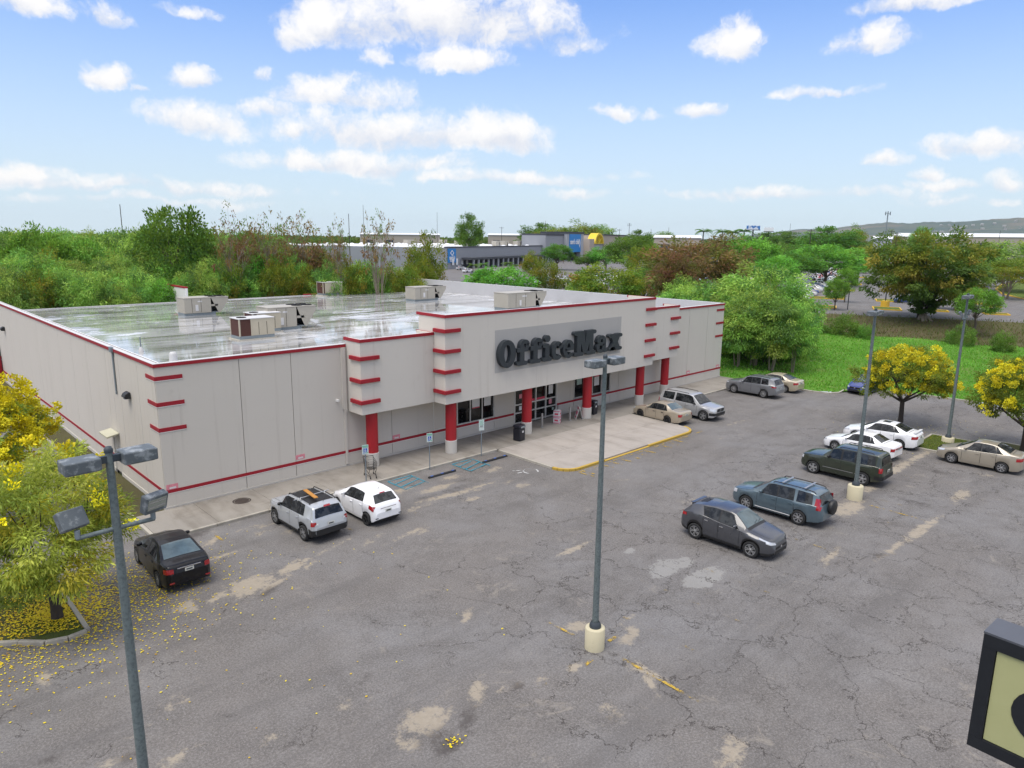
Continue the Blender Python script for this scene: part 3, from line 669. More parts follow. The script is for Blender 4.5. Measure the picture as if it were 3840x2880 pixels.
# columns
for x, y in ((10.92, -.93), (15.85, -1.93), (22.35, -1.93), (28.55, -1.93), (34.95, -1.93), (39.85, -.93)):
    m = MB(); m.cyl((x, y), .335, .9, 3.318, 28); c = m.build('column', M['redcol'], B)
    MB().cyl((x, y), .36, .135, .9, 28).build('column_base', M['colbase'], c); MB().cyl((x, y), .362, .9, .925, 28).build('column_ring', M['white'], c)
# windows and doors
def window(x0, x1, z0, z1, muls, posters):
    w = part(MB().box(x0, x1, .085, .10, z0, z1), 'window', M['glass'])
    for a, b, c, d in ((x0-.05, x1+.05, z0-.07, z0), (x0-.05, x1+.05, z1, z1+.07)): MB().box(a, b, -.01, .12, c, d).build('frame_rail', M['alu'], w)
    for x in [x0-.025, x1+.025] + list(muls): MB().box(x-.03, x+.03, -.008, .118, z0+.001, z1-.001).build('mullion', M['alu'], w)
    for a, b, c, d, mm in posters: MB().box(a, b, .06, .068, c, d).build('poster', M[mm], w)
    return w
M['poster_w'] = simple('paper_white', (.62, .61, .60), .6, 0, .15, 9); M['poster_p'] = simple('paper_pink', (.62, .22, .26), .6, 0, .5, 7); M['poster_r'] = simple('paper_red', (.55, .05, .09), .6, 0, .2, 9)
M['poster_g'] = simple('paper_green', (.30, .40, .36), .6, 0, .2, 9)
window(17.97, 21.12, 1.11, 3.0, (19.05, 20.1), ((19.25, 19.9, 2.0, 2.95, 'poster_w'), (20.3, 20.9, 2.55, 3.0, 'poster_r'), (20.3, 20.9, 1.95, 2.54, 'poster_w'), (19.25, 19.9, 1.93, 1.99, 'poster_r')))
window(16.05, 17.8, 1.11, 3.0, (), ())
window(29.37, 33.62, 1.15, 3.0, (30.45, 31.5, 32.6), ((29.7, 30.25, 2.1, 2.7, 'poster_g'), (31.75, 32.35, 2.45, 3.0, 'poster_r'), (31.75, 32.35, 1.75, 2.44, 'poster_w')))
for a, b in ((17.9, 21.2), (29.3, 33.7)): part(MB().box(a+.01, b-.01, -.0, .05, 1.032, 1.038), 'sill', M['alu'])
d = part(MB().box(23.12, 27.34, .09, .10, .15, 2.62), 'entrance_door', M['glass'])
f = MB(); f.box(23.05, 27.41, -.02, .12, 2.6, 2.75); f.box(23.05, 23.14, -.02, .12, .14, 2.6); f.box(27.32, 27.41, -.02, .12, .14, 2.6); f.build('door_frame', M['alu'], d)
for x in (24.15, 25.2, 26.25): MB().box(x-.045, x+.045, -.015, .115, .15, 2.598).build('mullion', M['alu'], d)
for z in (.22, .95, 1.55):
    for a, b in ((23.15, 24.1), (24.2, 25.15), (25.25, 26.2), (26.3, 27.31)): MB().box(a, b, -.005, .10, z-.04, z+.04).build('door_rail', M['alu'], d)
for a, b, z0, z1, mm in ((24.2, 25.15, 1.6, 1.75, 'poster_r'), (25.25, 26.2, 1.6, 1.75, 'poster_r'), (26.6, 27.05, 1.85, 2.5, 'poster_w'), (26.65, 26.95, 1.1, 1.45, 'poster_p'), (23.6, 23.9, 1.95, 2.25, 'poster_p'), (23.6, 23.9, 1.1, 1.4, 'poster_w'), (27.0, 27.2, .6, .78, 'poster_g')):
    MB().box(a, b, .075, .085, z0, z1).build('poster', M[mm], d)
MB().box(25.4, 25.75, -.06, -.021, 2.63, 2.72).build('door_sensor', M['black'], d)
# left wall: door with hood
d = part(MB().box(.03, .05, 6.98, 7.92, .14, 2.3), 'side_door', M['wall']); MB().box(-.01, .058, 6.93, 6.975, .14, 2.34).build('door_frame', M['alu'], d); MB().box(-.01, .058, 7.925, 7.97, .14, 2.34).build('door_frame', M['alu'], d)
m = MB(); m.add([(-.02, 6.7, 2.48), (-.02, 8.2, 2.48), (-.62, 6.7, 2.36), (-.62, 8.2, 2.36), (-.02, 6.7, 2.42), (-.02, 8.2, 2.42), (-.62, 6.7, 2.27), (-.62, 8.2, 2.27)], [(0, 1, 3, 2), (4, 6, 7, 5), (0, 2, 6, 4), (1, 5, 7, 3), (2, 3, 7, 6)])
M['cream'] = simple('cream_metal', (.48, .46, .34), .5, 0, .15); part(m, 'door_hood', M['cream'])
# wall-pack lamps, downspouts, camera, conduit
for y, z in ((4.15, 4.85), (37.8, 4.9)):
    m = MB(); n = 8; prof = [(-.04, .0), (-.26, .02), (-.33, .10), (-.26, .25), (-.12, .33), (-.04, .34)]
    vs = [(a, y-.26, z+b) for a, b in prof] + [(a, y+.26, z+b) for a, b in prof]
    m.add(vs, [tuple(range(6)), tuple(range(11, 5, -1))] + [(i, 6+i, 6+(i+1) % 6, (i+1) % 6) for i in range(6)]); w = part(m, 'wall_lamp', M['black'], bevel=.02)
    MB().box(-.28, -.08, y-.2, y+.2, z-.012, -.002+z).build('lamp_lens', M['lampc'], w)
    MB().box(-.045, -.003, y-.15, y+.15, z+.05, z+.3).build('back_plate', M['galv'], w)
part(MB().tube([(-.05, 6.27, 4.7), (-.05, 6.27, 6.95)], .045, 8), 'downspout', M['galv']); part(MB().box(-.16, -.021, 6.1, 6.45, 6.95, 7.22), 'scupper', M['galv'])
part(MB().box(9.72, 9.84, -.10, -.002, .25, 3.3).box(9.70, 9.86, -.14, -.001, 3.302, 3.46), 'downspout', M['wall']); part(MB().box(9.62, 9.86, -.12, -.003, 3.47, 6.95), 'conduit', M['wall'])
c = PL(1266, 1502, 1, -.1); part(MB().obox((c[0], -.10, c[2]), (.12, .19, .12), .3), 'security_camera', M['white'])
# pink notices pasted on the wall
for px, py in ((646, 1825), (1126, 1713), (1486, 1638), (2580, 1395), (2690, 1372)):
    c = PL(px, py, 1, 0); pn = part(MB().box(c[0]-.27, c[0]+.27, -.006, -.002, c[2]-.13, c[2]+.13), 'pink_notice', M['poster_p']); MB().box(c[0]-.13, c[0]+.17, -.009, -.0065, c[2]-.09, c[2]-.01).build('notice_text', M['poster_w'], pn)
c = PL(483, 1735, 0, 0); part(MB().box(-.006, -.002, c[1]-.2, c[1]+.2, c[2]-.13, c[2]+.13), 'pink_notice', M['poster_p'])
# ------------------------------------------------------------------ sign letters
M['letter'] = simple('sign_letter_face', (.026, .032, .038), .5, 0, .25, 4); 
M['signpanel'] = streaked('sign_field_paint', (.40, .385, .365), (.24, .215, .19), .45)
sp = part(MB().box(18.9, 31.5, -2.512, -2.502, 4.72, 7.40), 'sign_field', M['signpanel'], cc_)
def cap(p, q, r, n=7):
    """capsule polygon"""
    a = math.atan2(q[1]-p[1], q[0]-p[0]); o = []
    for i in range(n+1): t = a+PI/2+PI*i/n; o.append((p[0]+r*math.cos(t), p[1]+r*math.sin(t)))
    for i in range(n+1): t = a-PI/2+PI*i/n; o.append((q[0]+r*math.cos(t), q[1]+r*math.sin(t)))
    return o
def bar(x0, x1, y0, y1): return [(x0, y0), (x1, y0), (x1, y1), (x0, y1)]
def sector(cx, cy, ro, ri, a0, a1, n=16):
    """list of quads of an elliptic ring part; ro, ri are (rx, ry)"""
    o = []; T = [math.radians(a0+(a1-a0)*i/n) for i in range(n+1)]
    for t, u in zip(T[:-1], T[1:]):
        o.append([(cx+ri[0]*math.cos(t), cy+ri[1]*math.sin(t)), (cx+ro[0]*math.cos(t), cy+ro[1]*math.sin(t)), (cx+ro[0]*math.cos(u), cy+ro[1]*math.sin(u)), (cx+ri[0]*math.cos(u), cy+ri[1]*math.sin(u))])
    return o
def disc(cx, cy, r, n=16): return [(cx+r*math.cos(2*PI*i/n), cy+r*math.sin(2*PI*i/n)) for i in range(n)]
CAPH, XH = 1.72, 1.22
GL = {
 'O': (1.42, sector(.71, .86, (.71, .88), (.27, .60), 0, 360, 30)),
 'f': (1.02, [bar(.26, .62, .1, 1.25), bar(.02, .94, .86, 1.12), cap((.14, .13), (.76, .13), .135)] + sector(.66, 1.24, (.40, .40), (.10, .14), 12, 180, 10) + [disc(.86, 1.22, .165)]),
 'i': (.80, [bar(.24, .60, .1, 1.1), cap((.14, .13), (.70, .13), .135), cap((.14, 1.04), (.48, 1.04), .13), disc(.44, 1.50, .23)]),
 'c': (.98, sector(.52, .61, (.52, .63), (.16, .36), 42, 318, 20) + [disc(.80, .90, .19)]),
 'e': (.98, sector(.52, .61, (.52, .63), (.16, .40), -2, 325, 22) + [bar(.18, .98, .50, .70)]),
 'M': (2.0, [bar(.26, .62, .1, 1.6), bar(1.38, 1.74, .1, 1.6), cap((.15, .13), (.72, .13), .14), cap((1.28, .13), (1.85, .13), .14), cap((.13, 1.58), (.52, 1.58), .14), cap((1.48, 1.58), (1.87, 1.58), .14), [(.38, 1.715), (.86, 1.715), (1.12, .12), (.84, .12)], [(1.14, 1.715), (1.62, 1.715), (1.16, .12), (.88, .12)]]),
 'a': (1.08, [bar(.58, .92, .1, .86), cap((.78, .13), (.96, .13), .13)] + sector(.50, .82, (.42, .42), (.10, .17), 0, 170, 10) + [disc(.24, .84, .17)] + sector(.44, .37, (.43, .38), (.14, .16), 0, 360, 22)),
 'x': (1.20, [cap((.14, .13), (.44, .13), .13), cap((.78, .13), (1.06, .13), .13), cap((.14, 1.09), (.44, 1.09), .13), cap((.78, 1.09), (1.06, 1.09), .13), [(.14, 1.19), (.55, 1.19), (1.06, .04), (.65, .04)], [(.65, 1.19), (1.06, 1.19), (.55, .04), (.14, .04)]]),
}
LX = [('O', 18.98), ('f', 20.52), ('f', 21.72), ('i', 22.86), ('c', 23.74), ('e', 24.86), ('M', 25.98), ('a', 28.36), ('x', 29.72)]
LE = [20.42, 21.62, 22.84, 23.72, 24.80, 25.92, 28.30, 29.62, 31.32]
def letter(ch, x, x1, z, y0, depth, parent, mat, k=1.0, zk=1.0):
    w, polys = GL[ch]; s = (x1-x)/w; mbx = MB()
    for i, pl in enumerate(polys):
        a = sum(p[0]*q[1]-q[0]*p[1] for p, q in zip(pl, pl[1:]+pl[:1]))
        if a < 0: pl = pl[::-1]
        n = len(pl); yf = y0-depth-.0016*(i % 5); vs = [(x+p[0]*s, yf, z+p[1]*zk) for p in pl] + [(x+p[0]*s, y0, z+p[1]*zk) for p in pl]
        mbx.add(vs, [tuple(range(n))] + [(i2, n+i2, n+(i2+1) % n, (i2+1) % n) for i2 in range(n)])
    return mbx.build('letter', mat, parent)
for (ch, x), xe in zip(LX, LE): letter(ch, x, xe, 5.02, -2.513, .30, sp, M['letter'])

# ------------------------------------------------------------------ roof plant
M['ac'] = simple('ac_sheet_metal', (.40, .37, .31), .5, .1, .10, 1.2); M['ac2'] = simple('ac_sheet_metal_old', (.46, .41, .31), .5, .1, .14, 1.2)
M['coil'] = simple('rusty_coil', (.075, .028, .020), .85, 0, .3, 14); M['dark'] = simple('dark_void', (.006, .006, .006), .8)
def ac_v(pfl, pfr, ptr, h, w, label):
    """packaged unit, V condenser at the +x end. pixels: front-left foot, front-right foot of the box, tip top right"""
    zr = 5.75
    a = G(pfl[0], pfl[1], zr+.22); zr = roof_z(a[1]); a = G(pfl[0], pfl[1], zr+.22); b = PL(pfr[0], pfr[1], 1, a[1]); c = PL(ptr[0], ptr[1], 1, a[1])
    Lb, Lt = b[0]-a[0], c[0]-a[0]; z0 = .22
    o = empty('rooftop_unit', (a[0], a[1], zr), 0, label, 'air conditioner', 'rooftop air conditioners')
    MB().box(-.0, Lb*1.18, .1, w-.1, -.10, z0-.003).build('curb', M['galv'], o)
    MB().box(0, Lb, 0, w, z0, z0+h).build('cabinet', M['ac'], o, bevel=.02)
    MB().box(-.03, Lt+.02, -.03, w+.03, z0+h+.002, z0+h+.05).build('top_panel', M['ac'], o)
    for x in (Lb*.28, Lb*.62): MB().box(x-.012, x+.012, -.012, -.001, z0+.05, z0+h-.05).build('panel_seam', M['dark'], o)
    for i, x in enumerate((Lb*.4,)): MB().box(x, x+.26, -.05, -.002, z0+.2, z0+.75).build('control_box', M['poster_w'], o)
    MB().box(Lb*.5, Lb*.66, -.006, -.001, z0+h*.74, z0+h*.82).build('name_plate', M['poster_w'], o)
    xm = Lb+(Lt-Lb)*.42; tip = .14
    for y0, y1 in ((0, .05), (w-.05, w)):
        m = MB(); P = [(Lb+.03, z0+h), (Lt, z0+h), (Lt, z0+h*.78), (xm+tip, z0), (xm-tip*.3, z0)]
        m.add([(p[0], y0, p[1]) for p in P]+[(p[0], y1, p[1]) for p in P], [tuple(range(5)), tuple(range(9, 4, -1))]+[(i, 5+i, 5+(i+1) % 5, (i+1) % 5) for i in range(5)]); m.build('condenser_side', M['ac'], o)
    m = MB(); m.add([(Lb+.05, .06, z0+h-.01), (Lt-.02, .06, z0+h-.01), (Lt-.02, .06, z0+h*.78), (xm, .06, z0+.02), (Lb+.05, w-.06, z0+h-.01), (Lt-.02, w-.06, z0+h-.01), (Lt-.02, w-.06, z0+h*.78), (xm, w-.06, z0+.02)], [(0, 4, 7, 3), (1, 2, 6, 5), (2, 3, 7, 6)]); m.build('coil', M['dark'], o)
    MB().box(Lb+.002, Lb+.02, .03, w-.03, z0, z0+h-.03).build('coil_back', M['dark'], o)
    MB().box(Lb+.02, xm-.05, .0, .04, z0+h*.42, z0+h*.54).build('brace', M['ac'], o)
    MB().box(Lb*1.0+.021, xm+.2, .05, w-.05, z0-.002, z0+.04).build('base_rail', M['galv'], o)
    for fx in (Lb+(Lt-Lb)*.12, Lb+(Lt-Lb)*.62):
        for fy in (w*.28, w*.72): MB().lathe([(0, .0), (w*.2, .0), (w*.2, .03), (w*.17, .03)], 16, (fx+.15, fy, z0+h+.055)).build('fan', M['dark'], o)
    return o
ac_v((694, 1177), (794, 1173), (855, 1111), 1.35, 1.9, 'beige rooftop air conditioner nearest the left rear of the roof, in front of red-topped wall')
ac_v((1557, 1124), (1632, 1120), (1672, 1073), 1.35, 1.9, 'beige rooftop air conditioner by the far end of the right parapet')
ac_v((1905, 1157), (2009, 1152), (2049, 1093), 1.45, 2.1, 'beige rooftop air conditioner right behind the sign canopy')
ac_v((1010, 1232), (1115, 1226), (1183, 1150), 1.5, 2.1, 'long beige rooftop air conditioner with V end behind the brown-coil unit')
def ac_box(pfl, pfr, h, w, label, coil=.35):
    zr = 5.85; a = G(pfl[0], pfl[1], zr+.3); zr = roof_z(a[1]); a = G(pfl[0], pfl[1], zr+.3); b = PL(pfr[0], pfr[1], 1, a[1]); L = b[0]-a[0]; z0 = .3
    o = empty('rooftop_unit', (a[0], a[1], zr), 0, label, 'air conditioner', 'rooftop air conditioners')
    MB().box(-.12, L+.1, -.1, w+.1, -.10, .08).build('curb', M['conc'], o); MB().box(.02, L-.02, .03, w-.03, .083, z0-.003).build('base_rail', M['galv'], o)
    MB().box(L*coil+.03, L, 0, w, z0, z0+h).build('cabinet', M['ac2'], o, bevel=.015)
    MB().box(.03, L*coil, .03, w-.03, z0, z0+h-.01).build('coil', M['coil'], o)
    for x, y in ((0, 0), (0, w-.09), (L*coil-.06, 0)): MB().box(x, x+.09, y-.005, y+.085, z0, z0+h-.002).build('corner_post', M['ac2'], o)
    MB().box(-.02, L+.03, -.03, w+.03, z0+h+.002, z0+h+.05).build('top_panel', M['coping'], o)
    MB().lathe([(0, .0), (w*.22, .0), (w*.22, .03), (w*.19, .03)], 18, (L*.2, w*.5, z0+h+.055)).build('fan', M['dark'], o)
    for x in (L*.55, L*.78): MB().box(x-.01, x+.01, -.012, -.001, z0+.05, z0+h*.8).build('panel_seam', M['dark'], o)
    return o
ac_box((899, 1263), (1031, 1252), 1.15, 1.5, 'old rooftop unit with brown coil at its left end, nearest the front parapet')
ac_box((950, 1238), (1056, 1238), 1.15, 1.5, 'old tan rooftop unit tucked between the brown-coil unit and the long V-ended one', .18)
ac_box((1212, 1101), (1285, 1101), 1.35, 1.6, 'small boxy rooftop unit at the rear edge of the roof', .12)
# roof vents
def vent(x, y, label):
    z = roof_z(y); o = empty('roof_vent', (x, y, z), 0, label, 'vent')
    MB().box(-.3, .3, -.3, .3, -.05, .12).build('curb', M['coping'], o); MB().lathe([(.22, .125), (.22, .35), (.42, .36), (.44, .5), (.3, .56), (.28, .75), (.2, .82), (0, .82)], 18).build('cowl', M['coping'], o); return o
vv = vent(1.25, 1.1, 'white mushroom roof vent at the front left corner of the roof'); vv.scale = (.62, .62, 1.72)
g = G(529, 1313, 6.0); o = empty('roof_pipe', (g[0], g[1], roof_z(g[1])), 0, 'thin vent pipe with pale flashing on the wet roof', 'pipe'); MB().tube([(0, 0, -.05), (0, 0, .9)], .04).build('pipe', M['galv'], o); MB().lathe([(.16, -.04), (.13, .12), (.05, .3)], 12).build('flashing', M['coping'], o)

# ------------------------------------------------------------------ lamp posts
M['pole'] = simple('pole_paint_grey_green', (.135, .165, .165), .55, .1, .22, 3, fine=.5, fs=16); M['poledark'] = simple('pole_paint_dark', (.035, .045, .055), .6, 0, .2)
def lamp_mat():
    m = NT('lamp_housing_worn'); n = m.noise(5, 6, .7, m.obj())
    m.principled(m.mix(m.step(n, .47, .64), (.10, .115, .125), (.26, .28, .29)), .55, .1, .4, m.bump(m.noise(30, 4, .7, m.obj()), .2, .01)); return m.done()
M['lamphead'] = lamp_mat()
M['lamplens'] = (lambda m: (m.principled((.30, .31, .26), .08, 0, .6), m.done())[1])(NT('flood_lens'))
def pedestal(o, h, r): MB().lathe([(r, -.12), (r, h-.03), (r-.03, h), (0, h)], 28).build('pedestal', M['ped'], o)
M['ped'] = streaked('pedestal_concrete', (.50, .45, .31), (.24, .21, .14), .5, .85, .3)
def lamp_post(x, y, top, label, ped, rz, floods=0, flood_z=8.3, spread=.55):
    o = empty('lamp_post', (x, y, 0), rz, label, 'lamp post', 'parking lot lamp posts')
    if ped: pedestal(o, ped, .32 if x < 10 else .37)
    b = ped or 0
    MB().lathe([(.19, b-.0), (.19, b+.08), (.15, b+.16), (.125, b+.2)], 20).build('base_collar', M['poledark'], o)
    MB().tube([(0, 0, b+.05), (0, 0, b+.5), (0, 0, top-.1)], [.108, .103, .062], 18).build('pole', M['pole'], o); MB().lathe([(.068, top-.1), (.072, top-.05), (.05, top), (0, top+.01)], 16).build('pole_cap', M['poledark'], o)
    for s in (-1, 1):
        MB().box(min(s*.04, s*.2), max(s*.04, s*.2), -.045, .045, top-.27, top-.15).build('arm', M['poledark'], o)
        m = MB(); x0, x1 = sorted((s*.17, s*(.17+spread)))
        hd = m.box(x0, x1, -.21, .21, top-.33, top-.12).build('lamp_head', M['lamphead'], o, bevel=.022)
        MB().box(x0+.05, x1-.05, -.17, .17, top-.342, top-.331).build('lamp_lens', M['lamplens'], hd)
    if floods:
        MB().tube([(-.62, 0, flood_z), (.62, 0, flood_z)], .04, 10).build('cross_arm', M['pole'], o)
        for s, yaw, tilt in ((-1, PI+.25, .55), (1, .3, .28)):
            st = MB().tube([(s*.6, 0, flood_z), (s*.6, 0, flood_z+.14)], .045, 8).build('flood_bracket', M['galv'], o)
            h = MB().obox((0, 0, .24), (.44, .16, .34)).build('flood_lamp', M['lamphead'], o, loc=(s*.6, 0, flood_z+.1), bevel=.02); h.rotation_euler = (tilt, 0, yaw)
            MB().obox((0, -.083, .25), (.36, .006, .20)).build('lamp_lens', M['lamplens'], h)
            for q in (-.05, .05): MB().obox((0, -.088, .25+q), (.34, .006, .015)).build('lens_bar', M['chrome'], h)
    return o
lamp_post(6.1, -21.3, 9.62, 'grey lamp post on round cream pedestal standing alone in the middle of the lot', .74, 0)
lamp_post(26.4, -21.75, 9.8, 'grey lamp post on cream pedestal beside the dark green four-wheel drive', .75, math.radians(4))
lamp_post(41.7, -21.9, 9.83, 'dark-footed lamp post with extra floodlights on the grass island', .4, math.radians(3), 1, 8.25)
lamp_post(-7.22, -21.3, 9.45, 'nearest lamp post with two tilted floodlights below its twin heads', .74, math.radians(2), 1, 7.98)

# ------------------------------------------------------------------ pylon sign at the lower right
M['signface'] = (lambda m: (m.principled(m.mix(m.noise(2, 4, .6), (.36, .36, .17), (.42, .42, .21)), .45), m.done())[1])(NT('sign_face_yellow'))
zt = 7.6; a = G(3692, 2372, zt); hgt = 1.78
o = empty('pylon_sign', (a[0], a[1], 0), math.radians(-4), 'black framed pylon sign cabinet with pale yellow face at lower right', 'sign')
M['signblk'] = simple('sign_frame_black', (.012, .014, .018), .5, .2, .3, 5); M['signgrey'] = simple('sign_top_grey', (.10, .105, .12), .5, .3, .15)
WID = 3.2; T = .55
MB().box(.04, T, -WID, 0, zt-hgt, zt-.012).build('cabinet', M['signblk'], o)
MB().box(.0, T+.02, -WID-.01, .01, zt-.01, zt+.02).build('top_trim', M['signgrey'], o)
for y0, y1, z0, z1 in ((-WID, 0, zt-.2, zt-.011), (-WID, 0, zt-hgt-.01, zt-hgt+.17), (-.17, 0, zt-hgt+.172, zt-.202), (-WID, -WID+.17, zt-hgt+.172, zt-.202)): MB().box(-.01, .038, y0, y1, z0, z1).build('frame', M['signblk'], o)
MB().box(.018, .036, -WID+.18, -.18, zt-hgt+.18, zt-.21).build('sign_face', M['signface'], o)
d = G(3775, 2700, zt-.9)
m = MB(); n = 28; cy, cz, ry, rz_ = -1.10, zt-hgt*.5-.05, .66, .50
m.add([(.008, cy+ry*math.cos(2*PI*i/n), cz+rz_*math.sin(2*PI*i/n)) for i in range(n)]+[(.016, cy+ry*math.cos(2*PI*i/n), cz+rz_*math.sin(2*PI*i/n)) for i in range(n)], [tuple(range(n))]+[(i, (i+1) % n, n+(i+1) % n, n+i) for i in range(n)]); m.build('emblem', M['signblk'], o)
MB().box(T*.3, T*.7, -WID*.6, -WID*.4, -.1, zt-hgt).build('post', M['signblk'], o)

# ------------------------------------------------------------------ things on the sidewalk
M['signplate'] = simple('sign_plate_pale', (.58, .66, .62), .4, .1, .06, 8); M['signgreen'] = simple('sign_green', (.16, .42, .30), .4, 0, .1); M['signblue'] = simple('sign_blue', (.01, .08, .42), .4, 0, .1); M['post'] = simple('sign_post_steel', (.22, .26, .29), .5, .4, .15)
def disabled_sign(px, py, ztop, label, kind):
    g = G(px, py, 0); o = empty('disabled_parking_sign', (g[0], -3.5, 0), math.radians(-22), label, 'parking sign')
    MB().tube([(0, .03, -.1), (0, .03, ztop)], .028, 8).build('post', M['post'], o)
    z1 = ztop-.02
    if kind == 0:
        p = MB().box(-.165, .165, -.012, -.002, z1-.52, z1).build('sign_plate', M['signplate'], o, bevel=.004)
        MB().box(-.15, .15, -.016, -.0125, z1-.10, z1-.03).build('sign_text', M['signgreen'], p); MB().box(-.13, .13, -.016, -.0125, z1-.155, z1-.12).build('sign_text', M['signgreen'], p)
        MB().box(-.095, .095, -.018, -.0125, z1-.38, z1-.19).build('symbol_field', M['signblue'], p)
        m = MB(); cz = z1-.31
        for i, pl in enumerate([disc(-.01, cz+.095, .018, 8)] + [cap((-.012, cz+.07), (-.008, cz+.015), .012, 4), cap((-.008, cz+.015), (.032, cz+.012), .011, 4), cap((.032, cz+.012), (.048, cz-.03), .011, 4)] + sector(-.004, cz-.008, (.05, .05), (.033, .033), 110, 335, 10)):
            if sum(p[0]*q[1]-q[0]*p[1] for p, q in zip(pl, pl[1:]+pl[:1])) < 0: pl = pl[::-1]
            m.add([(p[0], -.0205-.0004*(i % 4), p[1]) for p in pl], [tuple(range(len(pl)))])
        m.build('wheelchair_symbol', M['white'], p)
        MB().box(-.12, .03, -.016, -.0125, z1-.45, z1-.42).build('sign_text', M['signblue'], p); MB().box(.05, .13, -.016, -.0125, z1-.46, z1-.40).build('sign_text', M['signgreen'], p)
    else:
        p = MB().box(-.165, .165, -.012, -.002, z1-.46, z1).build('sign_plate', M['signplate'], o, bevel=.004)
        for i in range(5): MB().box(-.12, .12-.03*(i % 2), -.016, -.0125, z1-.08-.06*i, z1-.055-.06*i).build('sign_text', M['signgreen'], p)
        MB().box(-.09, .09, -.016, -.0125, z1-.41, z1-.37).build('sign_text', M['black'], p)
        MB().box(-.165, .165, -.012, -.002, z1-.66, z1-.48).build('lower_plate', M['signplate'], o, bevel=.004)
    return o
disabled_sign(1363, 1822, 2.35, 'disabled parking sign beside the shopping cart and first red column', 0)
disabled_sign(1610, 1762, 2.2, 'disabled parking sign between the two blue hatched aisles, left of second column', 0)
disabled_sign(1797, 1708, 2.3, 'two-plate parking notice on a post in front of the shop window', 1)
# wheel stops
M['stop'] = simple('rubber_wheel_stop', (.022, .022, .024), .8, 0, .25, 6); M['stopblue'] = simple('wheel_stop_blue', (.02, .10, .38), .6)
def wheel_stop(x0, x1, y, label):
    o = empty('wheel_stop', ((x0+x1)/2, y, 0), 0, label, 'wheel stop', 'rubber wheel stops'); L = x1-x0
    P = [(-.075, 0), (.075, 0), (.05, .1), (-.05, .1)]; m = MB()
    vs = [(-L/2, p[0], p[1]) for p in P]+[(L/2, p[0], p[1]) for p in P]; m.add(vs, [(0, 3, 2, 1), (4, 5, 6, 7)]+[(i, (i+1) % 4, 4+(i+1) % 4, 4+i) for i in range(4)]); m.build('block', M['stop'], o, bevel=.015)
    for f in (-.38, 0, .4): MB().box(L*f-.09, L*f+.09, -.045, .045, .101, .105).build('blue_patch', M['stopblue'], o)
wheel_stop(12.1, 14.0, -4.6, 'black rubber wheel stop in the disabled bay between the blue aisles'); wheel_stop(16.1, 18.05, -4.55, 'black rubber wheel stop nearest the entrance apron'); wheel_stop(7.2, 9.0, -4.65, 'black rubber wheel stop half hidden by the small white hatchback')
# rubbish bins
def bin_(x, y, label):
    o = empty('litter_bin', (x, y, .13), math.radians(8), label, 'litter bin', 'black litter bins by the columns')
    MB().box(-.29, .29, -.29, .29, .0, .82).build('body', M['binblk'], o, bevel=.06); MB().box(-.31, .31, -.31, .31, .822, 1.05).build('lid', M['binblk'], o, bevel=.08)
    MB().box(-.2, .2, -.314, -.308, .87, .99).build('flap', M['galv'], o); MB().box(-.05, .10, -.296, -.291, .55, .68).build('label', M['poster_w'], o)
M['binblk'] = simple('bin_plastic_black', (.012, .013, .020), .35, 0, .2)
bin_(20.75, -2.85, 'black litter bin to the left of the third red column'); bin_(29.75, -1.5, 'black litter bin to the right of the fourth red column')
# bollards
def bollard(x, y, h, mat, label, r=.075, grp=None):
    o = empty('bollard', (x, y, .1), 0, label, 'bollard', grp); MB().lathe([(r, -.1), (r, h-.03), (r*.7, h), (0, h+.01)], 16).build('post', mat, o); MB().lathe([(r+.03, -.05), (r+.03, .035), (r, .04)], 16).build('foot', M['galv'], o)
M['bollsteel'] = simple('bollard_steel', (.30, .28, .255), .5, .4, .12)
for x, y, l in ((24.2, -1.6, 'grey steel bollard left of the stacked pink boxes'), (26.75, -.75, 'grey steel bollard behind the stacked pink boxes, by the glass doors'), (27.05, -1.65, 'grey steel bollard between the pink boxes and the tilted board')): bollard(x, y, 1.02, M['bollsteel'], l, .075, 'steel bollards outside the doors')
M['bollyel'] = streaked('bollard_yellow', (.48, .25, .03), (.2, .12, .05), .4)
for x, y, l in ((-1.75, 6.6, 'yellow bollard beside the side door, the nearer of two'), (-1.75, 8.4, 'yellow bollard beside the side door, the farther of two')): bollard(x, y, 1.1, M['bollyel'], l, .11, 'yellow bollards by the side door')
# stacked promo boxes
o = empty('promo_box_stack', (25.85, -1.5, .13), math.radians(28), 'stacked white and pink promotional cubes before the glass doors', 'display')
M['promo'] = simple('promo_print_pink', (.60, .12, .20), .6, 0, .3, 8)
for i in range(2):
    c = MB().box(-.23, .23, -.23, .23, i*.46, i*.46+.456).build('cube', M['poster_w'], o, bevel=.006)
    for r, (dx, dy) in enumerate(((0, -1), (-1, 0))):
        for z0, z1, w in ((.02, .07, .22), (.39, .44, .22), (.16, .29, .13)):
            z0 += i*.46; z1 += i*.46
            if dy: MB().box(-w, w, -.236, -.2315, z0, z1).build('print', M['promo'] if w > .2 else M['poster_r'], c)
            else: MB().box(-.236, -.2315, -w, w, z0, z1).build('print', M['promo'] if w > .2 else M['poster_r'], c)
# A-frame board
o = empty('sandwich_board', (27.9, -1.75, .13), math.radians(55), 'white and pink sandwich board leaning open beside the fourth red column', 'sign')
for s in (-1, 1):
    q = MB().obox((0, 0, .47), (.52, .02, .96)).build('panel', M['poster_w'], o, loc=(0, s*.26, 0)); q.rotation_euler = (s*.27, 0, 0)
    for z0, z1 in ((.75, .9), (.35, .6), (.1, .22)): MB().obox((0, s*.013, (z0+z1)/2), (.4, .004, z1-z0)).build('print', M['promo'], q)
    for x in (-.25, .25): MB().obox((x, 0, .46), (.03, .03, 1.0)).build('leg', M['alu'], q)
